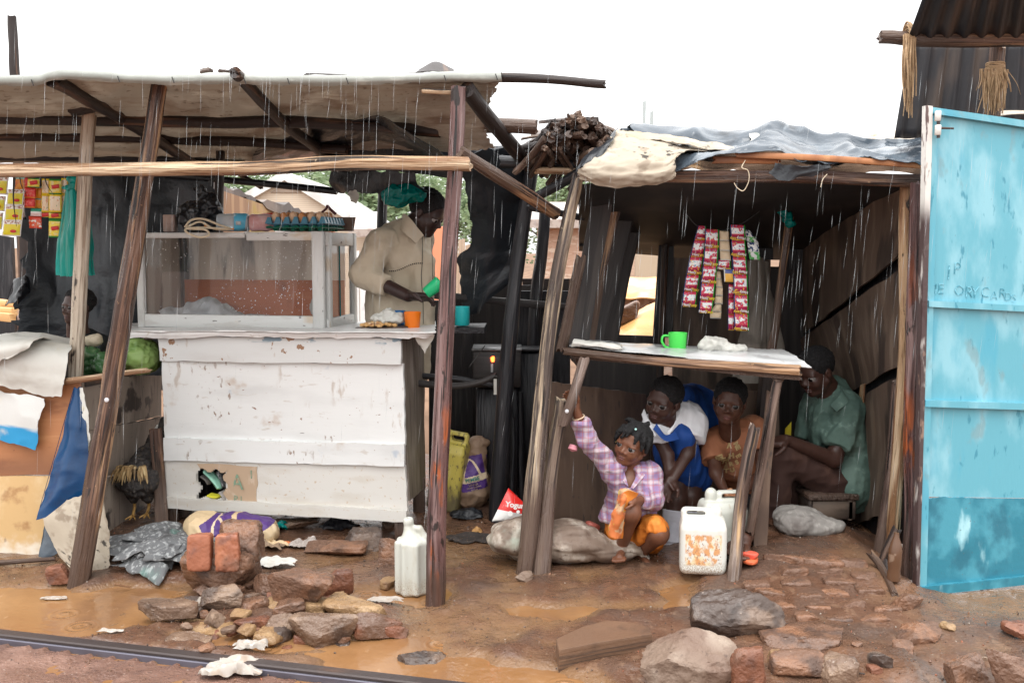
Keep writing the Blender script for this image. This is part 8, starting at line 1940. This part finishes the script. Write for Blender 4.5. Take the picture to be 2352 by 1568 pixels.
g.limb([shp_ + A(.0, -.02, -.05), k1, a1], [.075, .050, .030]); g.limb([shp_ + A(-.08, -.02, -.05), k2, a2], [.075, .048, .030])
g.hand(srw, A(-.1, -.35, -.9), A(.9, -.3, -.1), A(-.3, -.9, .1), .125, .35, .03); g.hand(slw, A(-.50, -.35, -.75), A(.3, -.9, .2), A(.7, .1, -.5), .135, .45, .05)
g.body()
g.wear('blouse', [('c', sr + A(.02, .03, .015), sl_ + A(-.02, .03, .015), .062, .062, .03), ('c', sl_ + A(0, 0, .01), sl_ * .45 + sle * .55, .066, .066, .03), ('c', sr, sr * .6 + sre * .4 + A(-.01, 0, 0), .056, .056, .03), ('e', sch, A(.10, .10, .085), .04)], M_wcot, .0055, ((.008, 13, 3, 'r', None, (1, 1, .5)), (.008, 16, 6, 'w', None, (1.2, 1, .5))), [(sl_ * .48 + sle * .52, sle - sl_), (sr * .55 + sre * .45, A(.1, 0, -1))])
g.wear('dress', [('c', sch + A(.03, .09, .0), shp_, .085, .115, .05), ('e', sch + A(-.010, -.055, -.045), A(.058, .045, .055), .03), ('c', P(1564, 905, 4.72), P(1570, 1000, 4.575), .026, .034, .02), ('c', P(1570, 1000, 4.575), P(1576, 1070, 4.68), .034, .07, .03), ('c', P(1566, 905, 4.72), shp_ + A(-.03, 0, .05), .03, .08, .03), ('c', shp_ + A(.0, 0, -.03), P(1588, 1085, 4.78), .12, .098, .05), ('c', shp_ + A(-.06, 0, -.05), P(1545, 1040, 4.76), .10, .085, .05)], M_royal, .006, ((.010, 8, 3, 'r', None, (1.5, 1, .4)), (.010, 12, 6, 'w', None, (1.3, 1, .4))), [(P(1590, 1118, 4.7), A(-.15, -.25, -1), .3)])
for q in (-1, 1):
    c_ = snk + A(.0, -.02, .0)
    if q < 0: rows = [[P(1480, 938, 4.60), P(1492, 968, 4.52), P(1512, 992, 4.49)], [P(1474, 952, 4.58), P(1484, 980, 4.51), P(1505, 1002, 4.49)]]
    else: rows = [[P(1568, 935, 4.57), P(1556, 965, 4.50), P(1532, 992, 4.48)], [P(1560, 950, 4.55), P(1548, 978, 4.49), P(1536, 1000, 4.48)]]
    g.sheet('collar', rows, 14, 6, M_wcot, wr=.003, ws=14)
g.sheet('neck_tie', [[P(1500, 985, 4.49), P(1528, 1012, 4.47), P(1560, 1008, 4.49)], [P(1508, 972, 4.50), P(1528, 998, 4.47), P(1552, 990, 4.49)]], 14, 6, M_royal, wr=.004, ws=14)
for k_, a_ in ((k1, a1), (k2, a2)):
    st_ = k_ * .74 + a_ * .26
    V, F, Wc = tube(spl(np.stack([st_, (st_ + a_) / 2 + A(0, .006, 0), a_ + A(0, 0, .0)]), 26), np.interp(np.linspace(0, 1, 26), [0, .5, .85, 1], [.056, .050, .042, .043]) * (1 + .010 * np.sin(np.arange(26) * 1.9)), 18, 0, .03, 4); mk('sock', V, F, M_sock, g.t, Wc, sharp=0)
    fd_ = unit(A(-.75, -.65, 0)) if k_ is k2 else unit(A(-.35, -.9, 0))
    S = SDF(a_ - .2, a_ + .2, .005); S.cap(a_ + A(0, 0, -.01), a_ + A(0, 0, -.035) - fd_ * .01, .040, .036, .02); S.cap(a_ + A(0, 0, -.04), a_ + A(0, 0, -.05) + fd_ * .10, .034, .028, .03); V, F = S.mesh(); mk('sock_foot', crumple(V, F, .003, 40, 3), F, M_sock, g.t, sharp=0)
    so_ = a_ + A(0, 0, -.083) + fd_ * .045
    V, F = lathe([(0, 0), (.95, 0), (1, .004), (1, .014), (.95, .018), (0, .018)], 24); V = V * A(.10, .042, 1) @ rotm(0, 0, math.degrees(math.atan2(fd_[1], fd_[0]))).T + so_; fl_ = mk('flip_flop', V, F, M_flip, g.t)
    tt = A(-fd_[1], fd_[0], 0)
    for q in (-1, 1):
        V, F, Wc = tube(spl(np.stack([so_ + fd_ * .055 + A(0, 0, .02), so_ + fd_ * .02 + tt * q * .022 + A(0, 0, .062), so_ - fd_ * .02 + tt * q * .044 + A(0, 0, .02)]), 12), np.full(12, .0045), 6); mk('strap', V, F, M_flip, fl_, Wc)
# ------------------------------------------------------------------ the boy
M_rust = mat('rust_brown_jersey', (.30, .115, .055), [L((.38, .165, .085), 7, .5, .7, .8), L((.17, .06, .03), 6, .52, .7, .8)], .8)
bhp, bch, bnk = P(1722, 1130, 4.98), P(1692, 1050, 4.80), P(1676, 992, 4.70)
b1, b1e, b1w = P(1633, 1022, 4.70), P(1644, 1086, 4.60), P(1662, 1122, 4.52)
b2, b2e, b2w = P(1742, 985, 4.76), P(1752, 1085, 4.66), P(1700, 1135, 4.52)
kb1, ab1, kb2, ab2 = P(1690, 1195, 4.82), on(1690, 1288) + A(0, .1, .09), P(1745, 1195, 4.85), on(1715, 1288) + A(0, .06, .08)
g = Person('boy in a rust brown shirt with yellow letters, leaning forward and looking out', flat(kb1), [bhp, P(1674, 865, 4.6), b1, b2, P(1660, 1150, 4.45), ab1 - A(0, 0, .1), ab2 - A(0, .15, .1)], .0045, SK3, .13)
g.head(P(1676, 921, 4.62), (-.27, -.95, -.10), (.09, -.10, .99), .205, M_lip, gaze=(.02, .06), neck=bnk, nr=.042, wide=1.02)
g.limb([b1, b1e, b1w], [.034, .029, .021]); g.limb([b2, b2e, b2w], [.034, .029, .021]); g.limb([bnk, bch, bhp], [.05, .075, .09])
g.limb([bhp, kb1, ab1], [.07, .05, .032]); g.limb([bhp + A(.05, 0, 0), kb2, ab2], [.07, .05, .032])
g.hand(b1w, A(.3, -.3, -.9), A(.85, .2, .2), A(.2, -.9, .2), .125, .8, .02); g.hand(b2w, A(-.6, -.3, -.75), A(-.5, .3, -.5), A(0, -.9, .3), .125, .8, .02)
g.foot(ab2, (-.1, -1, 0), .18); g.foot(ab1, (-.2, -1, 0), .18)
g.body()
sh_o, Vs, Fs = g.wear('t_shirt', [('e', bnk * .5 + bch * .5 + A(0, .0, 0), A(.115, .085, .085), .04), ('c', bch + A(0, .01, .02), bhp + A(0, 0, .03), .115, .12, .05), ('c', b1 + A(.03, .02, 0), b2 + A(-.03, .02, 0), .068, .068, .05), ('c', b1, b1 * .35 + b1e * .65, .055, .060, .03), ('c', b2, b2 * .45 + b2e * .55, .058, .062, .03), ('e', bch + A(-.02, -.05, -.01), A(.09, .06, .10), .04)], M_rust, .0055, ((.006, 10, 3), (.008, 13, 6, 'w', None, (1, 1, .6))), [(b1 * .4 + b1e * .6, b1e - b1), (b2 * .48 + b2e * .52, b2e - b2)], [('e', bnk + A(-.012, -.05, .018), A(.062, .075, .062), .012)], ret=True)
M_gold = mat('pale_gold_letters', (.68, .52, .26), [L((.42, .30, .14), 20, .5, .7, .6)], .6)
for s_, x, y, sz, rot in (('JEL', 1660, 1056, .036, .35), ('V', 1686, 1032, .034, math.pi), ('ME', 1704, 1034, .030, -1.1), ('TH', 1676, 1068, .034, .15), ('H', 1692, 1058, .036, .2), ('E', 1708, 1058, .032, -1.0), ('E', 1681, 1083, .029, .2), ('R', 1693, 1079, .031, .3), ('S', 1706, 1074, .031, .5), ('T', 1684, 1097, .031, .15), ('U', 1697, 1094, .030, .35)):
    lay_text(s_, sz, M_gold, sh_o, fr4(P(x, y, 4.55), A(math.cos(rot), 0, math.sin(rot)), A(-math.sin(rot), 0, math.cos(rot))), Vs, .0022)
g.wear('shorts', [('c', bhp + A(-.03, 0, -.01), kb1 + A(0, 0, .05), .10, .075, .04), ('c', bhp + A(.05, 0, -.01), kb2 + A(0, 0, .05), .10, .075, .04)], M_soot, .007, ((.010, 12, 3),))
V, F = stone((.055, .05, .06), 2.6, 4, 9, .25, 10); mk('crumpled_wrapper', V + P(1676, 1137, 4.44), F, mat('orange_paper', (.46, .19, .09), [L((.6, .32, .18), 30, .5, .65, .8)], .6), g.t, sharp=30)
so_ = ab2 + A(0, -.06, -.068); V, F = lathe([(0, 0), (.95, 0), (1, .004), (1, .014), (.95, .018), (0, .018)], 24); fl_ = mk('flip_flop', V * A(.042, .10, 1) + so_, F, M_flip, g.t)
V, F = stone((.075, .05, .028), 3, 2, 5, .05, 8); mk('strap', V + so_ + A(0, -.05, .03), F, mat('red_strap', (.62, .10, .06), [], .5), fl_)
# ------------------------------------------------------------------ the seated man
M_gshirt = mat('faded_green_shirt', (.085, .145, .12), [L((.15, .225, .19), 5, .5, .7, .8), L((.035, .07, .06), 6, .52, .7, .8), L((.22, .33, .28), 20, .58, .7, .5)], .8)
M_trou = mat('dark_brown_trousers', (.055, .026, .020), [L((.10, .048, .034), 6, .5, .7, .8)], .85)
mh, mc, mn = P(1938, 1108, 4.90), P(1926, 990, 4.93), P(1900, 896, 4.92)
m1, m1e, m1w = P(1950, 938, 4.84), P(1915, 1055, 4.76), P(1805, 1010, 4.70)
m2, m2e, m2w = P(1868, 936, 5.06), P(1850, 1040, 5.02), P(1795, 1010, 4.92)
g = Person('man in a green shirt seated on a low stool with his head bent', flat(mh), [mh, P(1866, 798, 4.9), m1, m2, P(1770, 1000, 4.7), P(1770, 1215, 4.75)], .0055, SK2, .14)
g.head(P(1872, 853, 4.88), (-.80, -.48, -.36), (-.30, -.12, .95), .225, M_lipd, eyes=True, gaze=(0, -.3), neck=mn, nr=.055)
g.limb([m1, m1e, m1w], [.05, .040, .028]); g.limb([m2, m2e, m2w], [.05, .040, .028]); g.limb([mn, mc, mh], [.055, .09, .10])
g.limb([P(1772, 1195, 4.80), P(1770, 1215, 4.78)], [.035, .035])
g.hand(m1w, A(-.9, -.2, -.1), A(.1, .3, -1), A(-.1, -.9, 0), .17, .5, .04); g.hand(m2w, A(-.9, -.2, -.1), A(.1, -.3, -1), A(-.1, .9, 0), .17, .5, .04)
g.foot(P(1772, 1208, 4.80), (-.4, -1, 0), .24)
g.body()
g.wear('shirt', [('c', mc + A(0, 0, .03), mh + A(.02, 0, .0), .132, .140, .06), ('c', m1 + A(-.02, 0, 0), m2 + A(.02, 0, 0), .075, .075, .06), ('c', m1, m1 * .2 + m1e * .8, .062, .066, .03), ('c', m2, m2 * .3 + m2e * .7, .068, .07, .03), ('c', mn + A(.040, .045, -.012), mc, .072, .13, .05), ('c', mn + A(.06, .06, -.02), m1 + A(-.02, .03, -.01), .06, .07, .04), ('c', mn + A(.02, .02, -.045), mc + A(-.03, -.04, 0), .075, .12, .04), ('c', mh + A(.05, 0, .02), mh + A(.07, -.01, -.05), .10, .07, .05)], M_gshirt, .0065, ((.008, 9, 3, 'r', None, (1.2, 1.2, .8)), (.006, 16, 6, 'w', None, (1, 1, .6)), (.002, 50, 4, 'f')), [(m1 * .22 + m1e * .78, m1e - m1 + A(-.03, 0, 0)), (m2 * .3 + m2e * .7, m2e - m2)], [('e', mn + A(-.062, -.055, -.02), A(.036, .045, .06), .012)])
for q in (-1, 1):
    rows = [[mn + A(.05, .02, .03), mn + A(.005 + .03 * q, -.09 * (q > 0) - .02, .01), mn + A(-.045 + .015 * q, -.11 * (q > 0) - .04, -.055)], [mn + A(.065, .02, -.01), mn + A(.03 + .03 * q, -.12 * (q > 0) - .02, -.03), mn + A(-.02 + .015 * q, -.13 * (q > 0) - .04, -.08)]]
    g.sheet('collar', rows, 14, 6, M_gshirt, wr=.003, ws=12)
g.wear('trousers', [('c', mh + A(0, -.02, -.02), P(1795, 1040, 4.76), .098, .072, .04), ('c', P(1795, 1040, 4.76), P(1774, 1195, 4.80), .074, .060, .04), ('c', mh + A(-.02, .1, -.02), P(1822, 1050, 4.98), .095, .07, .04), ('c', P(1822, 1050, 4.98), P(1806, 1195, 4.96), .07, .055, .04)], M_trou, .007, ((.008, 8, 3, 'r', None, (1, 1, 1)), (.007, 14, 6, 'w', None, (.6, 1, 1))))
cloth('yellow_scrap', [[P(1802, 1040, 5.1), P(1815, 1020, 5.1)], [P(1804, 985, 5.1), P(1818, 968, 5.1)]], 6, 8, mat('yellow_cloth', (.60, .46, .02), [], .7), 'bright yellow cloth behind the seated man', 'cloth', wr=.006, ws=12)
# ------------------------------------------------------------------ the vendor
M_coat = mat('khaki_coat', (.52, .44, .33), [L((.60, .52, .41), 5, .5, .7, .8), L((.38, .31, .23), 6, .54, .7, .8)], .8)
vch, vbl, vnk = P(925, 588, 5.30), P(912, 690, 5.32), P(948, 522, 5.30)
vs_, ve, vw = P(876, 556, 5.20), P(836, 632, 5.14), P(938, 680, 5.02)
g = Person('vendor in a khaki coat pouring from a green mug behind the counter', flat(vbl), [P(985, 430, 5.3), vbl, ve, P(1000, 690, 4.9)], .0055, SK4, .15)
g.head(P(982, 488, 5.28), (.80, -.28, -.50), (.42, -.16, .88), .232, None, eyes=True, gaze=(0, -.2), neck=vnk, nr=.055)
g.limb([vnk, vch, vbl], [.055, .09, .11]); g.limb([vs_, ve, vw], [.05, .042, .030])
g.hand(vw, A(.9, -.1, -.05), A(.1, -.35, -.9), A(.2, -.9, .3), .175, .55, .03)
V, F = lathe([(0, 0), (.004, 0), (.0045, .003), (0, .005)], 8, A(.1, -1, .1), g.T(.40, -.02, .34)); mk('earring', V * 1.0, F, M_nail, g.t)
g.body()
co_, Vs, Fs = g.wear('coat', [('e', vch + A(0, .02, .02), A(.150, .130, .17), .05), ('e', vbl + A(0, 0, 0), A(.160, .145, .19), .06), ('c', vbl + A(0, 0, -.05), vbl + A(.01, 0, -.35), .155, .165, .06), ('c', vs_ + A(.0, .02, 0), P(965, 545, 5.4), .070, .07, .05), ('c', vs_, ve, .072, .066, .03), ('c', ve, ve * .45 + vw * .55, .066, .050, .03), ('c', vnk + A(-.02, .03, -.03), vch, .06, .10, .05), ('c', P(975, 600, 5.22), P(965, 740, 5.2), .05, .07, .05)], M_coat, .0065, ((.007, 9, 3, 'r', None, (1, 1, .7)), (.006, 14, 6, 'w', None, (1, 1, .5)), (.0015, 60, 5, 'f')), [(ve * .47 + vw * .53, vw - ve)], [('e', vnk + A(.05, -.02, .05), A(.06, .09, .06), .015)], ret=True)
g.sheet('collar', [[vnk + A(-.05, .03, .075), vnk + A(-.01, -.085, .05), vnk + A(.065, -.10, -.045)], [vnk + A(-.08, .03, .02), vnk + A(-.045, -.115, -.02), vnk + A(.03, -.135, -.085)]], 16, 10, M_coat, wr=.004, ws=12)
ds, fs = [], []
for i in range(18):
    t = i / 17
    p = P(884 + 79 * t, 624 - 19 * t - 3 * math.sin(t * 6.28 + 3.3), 5.0)
    d = (Vs[:, 0] - p[0]) ** 2 + (Vs[:, 2] - p[2]) ** 2; p[1] = Vs[np.where(d < d.min() + 1e-4)[0], 1].min() - .002
    V, F = lathe([(0, 0), (.0035, 0), (.003, .002), (0, .003)], 7, A(0, -1, 0), p); fs += [[k + sum(len(q) for q in ds) for k in f] for f in F]; ds.append(V)
mk('stud_trim', np.concatenate(ds), fs, M_wire, co_)
pts = spl(np.array([P(965, 540, 5.12), P(968, 590, 5.12), P(966, 640, 5.1), P(970, 690, 5.1), P(971, 745, 5.1)]), 20)
for i in range(20):
    d = (Vs[:, 0] - pts[i, 0]) ** 2 + (Vs[:, 2] - pts[i, 2]) ** 2; pts[i, 1] = Vs[np.where(d < d.min() + 1e-4)[0], 1].min() - .002
V, F, Wc = tube(pts, np.full(20, .002), 5); mk('zip', V, F, mat('grey_zip', (.12, .11, .09), [], .6), co_)
mug('green_mug', P(978, 674, 4.965), .030, .036, .092, (.02, .55, .22), "bright green mug tilted in the vendor's hand", None, rotm(0, 52, 0))
pts = spl(np.array([P(992, 545, 5.05), P(993, 600, 5.05), P(994, 650, 5.05)]), 12); V, F, Wc = tube(pts, np.full(12, .0016), 5); tag(mk('hanging_string', V, F, M_wire, None, Wc), "thin dark string hanging in front of the vendor's chest", 'string')
# ------------------------------------------------------------------ the child at the left
cn, cc = P(176, 752, 5.22), P(190, 800, 5.28)
g = Person('child in dark clothes half hidden behind the pale post', flat(cc), [P(176, 660, 5.2), cc, cc + A(.1, 0, -.2)], .0045, SK2, .16)
g.head(P(178, 703, 5.20), (-.55, -.82, .02), (.04, 0, 1), .186, M_lipd, gaze=(-.2, .05), neck=cn + A(0, .01, 0), nr=.036)
g.limb([cn, cc, cc + A(.02, 0, -.25)], [.05, .085, .10])
g.body()
g.wear('dark_top', [('c', P(150, 800, 5.26), P(232, 800, 5.26), .055, .06, .05), ('c', cc + A(0, 0, -.02), cc + A(.02, 0, -.3), .12, .13, .05)], mat('black_top', (.012, .016, .018), [L((.03, .035, .038), 7, .5, .7, .7)], .8), .007, ((.012, 10, 3),), (), [('e', cn + A(-.02, -.06, -.03), A(.05, .06, .07), .015)])
# ================================================================== THE HEN
M_fea = mat('dark_hen_feathers', (.030, .026, .025), [L((.075, .062, .052), (60, 60, 26), .5, .66, .8), L((.14, .10, .06), (34, 34, 14), .60, .70, .7)], .7, bump=(.8, 90, .008))
hc = P(322, 1095, 4.86)
hen = thing('hen', 'dark hen standing with its golden tail to the camera beside the counter', 'hen', on(322, 1192))
S = SDF(hc - A(.22, .28, .3), hc + A(.22, .3, .36), .005)
S.ell(hc, A(.085, .125, .085), .02, rotm(18, 0, 0).T); S.ell(hc + A(.01, .07, .05), A(.065, .07, .075), .03)
S.chain([hc + A(.02, .10, .09), hc + A(.05, .13, .17), hc + A(.085, .14, .23)], [.05, .032, .024], .03)
S.ell(hc + A(.092, .14, .252), A(.026, .034, .026), .012); S.cap(hc + A(.11, .16, .25), hc + A(.13, .185, .243), .010, .003, .006)
for q in (-1, 1):
    S.ell(hc + A(.075 * q, .01, -.0), A(.022, .095, .055), .012, rotm(14, 0, 0).T); S.cap(hc + A(.035 * q, .0, -.07), hc + A(.035 * q, -.005, -.115), .034, .018, .02)
V, F = S.mesh(1); V = crumple(V, F, .007, 26, 3); V = crumple(V, F, .003, 70, 5); mk('plumage', V, F, M_fea, hen, sharp=0)
M_gold2 = mat('golden_tail_feather', (.30, .19, .08), [L((.50, .38, .20), (50, 50, 9), .5, .66, .9), L((.10, .06, .03), 20, .54, .68, .8)], .7)
ps = []
rg = np.random.default_rng(4)
for k in range(70):
    a = rg.uniform(-1.0, 1.0); b = hc + A(.055 * math.sin(a) + .004, -.085 + rg.uniform(-.015, .015), .055 + rg.uniform(-.012, .02)); l = rg.uniform(.05, .095)
    ps.append(tube(spl(np.stack([b, b + A(.03 * math.sin(a), -.045, .006) * (l / .08), b + A(.05 * math.sin(a), -.060, -.045) * (l / .08)]), 5), [.004, .007, .007, .005, .001], 5, flat=.3))
V, F, Wc = join(*ps); mk('tail', V, F, M_gold2, hen, Wc)
M_hleg = mat('yellow_hen_leg', (.42, .24, .07), [L((.24, .12, .04), 60, .5, .66, .8)], .5)
for q, yy in ((-1, 1180), (1, 1194)):
    ft = hc + A(.035 * q, -.02, 0); ft[2] = float(gz(ft[0], ft[1])) + .05
    ps = [tube(spl(np.stack([hc + A(.035 * q, -.005, -.11), hc + A(.036 * q, .008, -.15), ft]), 10), np.linspace(.009, .007, 10), 8)]
    for a in (-.6, 0, .6, 3.14): ps.append(tube([ft, ft + A(math.sin(a) * .045, -math.cos(a) * .045, -.012)], [.006, .003], 6))
    V, F, Wc = join(*ps); mk('leg', V, F, M_hleg, hen, Wc)
V, F = stone((.016, .05, .035), 2.5, 2, 3, .2, 6); mk('comb', V + hc + A(.09, .14, .285), F, mat('red_comb', (.36, .03, .03), [], .5), hen)
blob('white_scrap', [('e', P(366, 983, 5.0), A(.018, .014, .014), .008)], .004, M_sackw, 'white scrap wedged behind the left edge of the white counter', 'plastic', cr=((.006, 50, 2),))
# ================================================================== RAIN: drops and drips
rg = np.random.default_rng(33)
ds, fs = [], []
for k in range(560):
    Yd = rg.uniform(2.9, 3.92); x = rg.uniform(-60, 2400)
    if k < 400: y = rg.uniform(180, 640) if x < 1330 or x > 2110 else rg.uniform(400, 800)
    else: y = rg.uniform(100, 1200)
    p = P(x, y, Yd); l = rg.uniform(.04, .17); r = rg.uniform(.0002, .0005)
    n_ = len(ds) * 6
    ds.append(o8 * A(r, r * 2, l / 2) + p + o8[:, 2:3] * A(.006, 0, 0) * rg.uniform(.2, 1)); fs += [[i + n_ for i in f] for f in f8]
rain = mk('rain', np.concatenate(ds), fs, mat('falling_rain', (.80, .84, .86), [], .1, transl=.5, alpha=.12), base=(0, 0, 0), smooth=False)
tag(rain, kind='stuff')
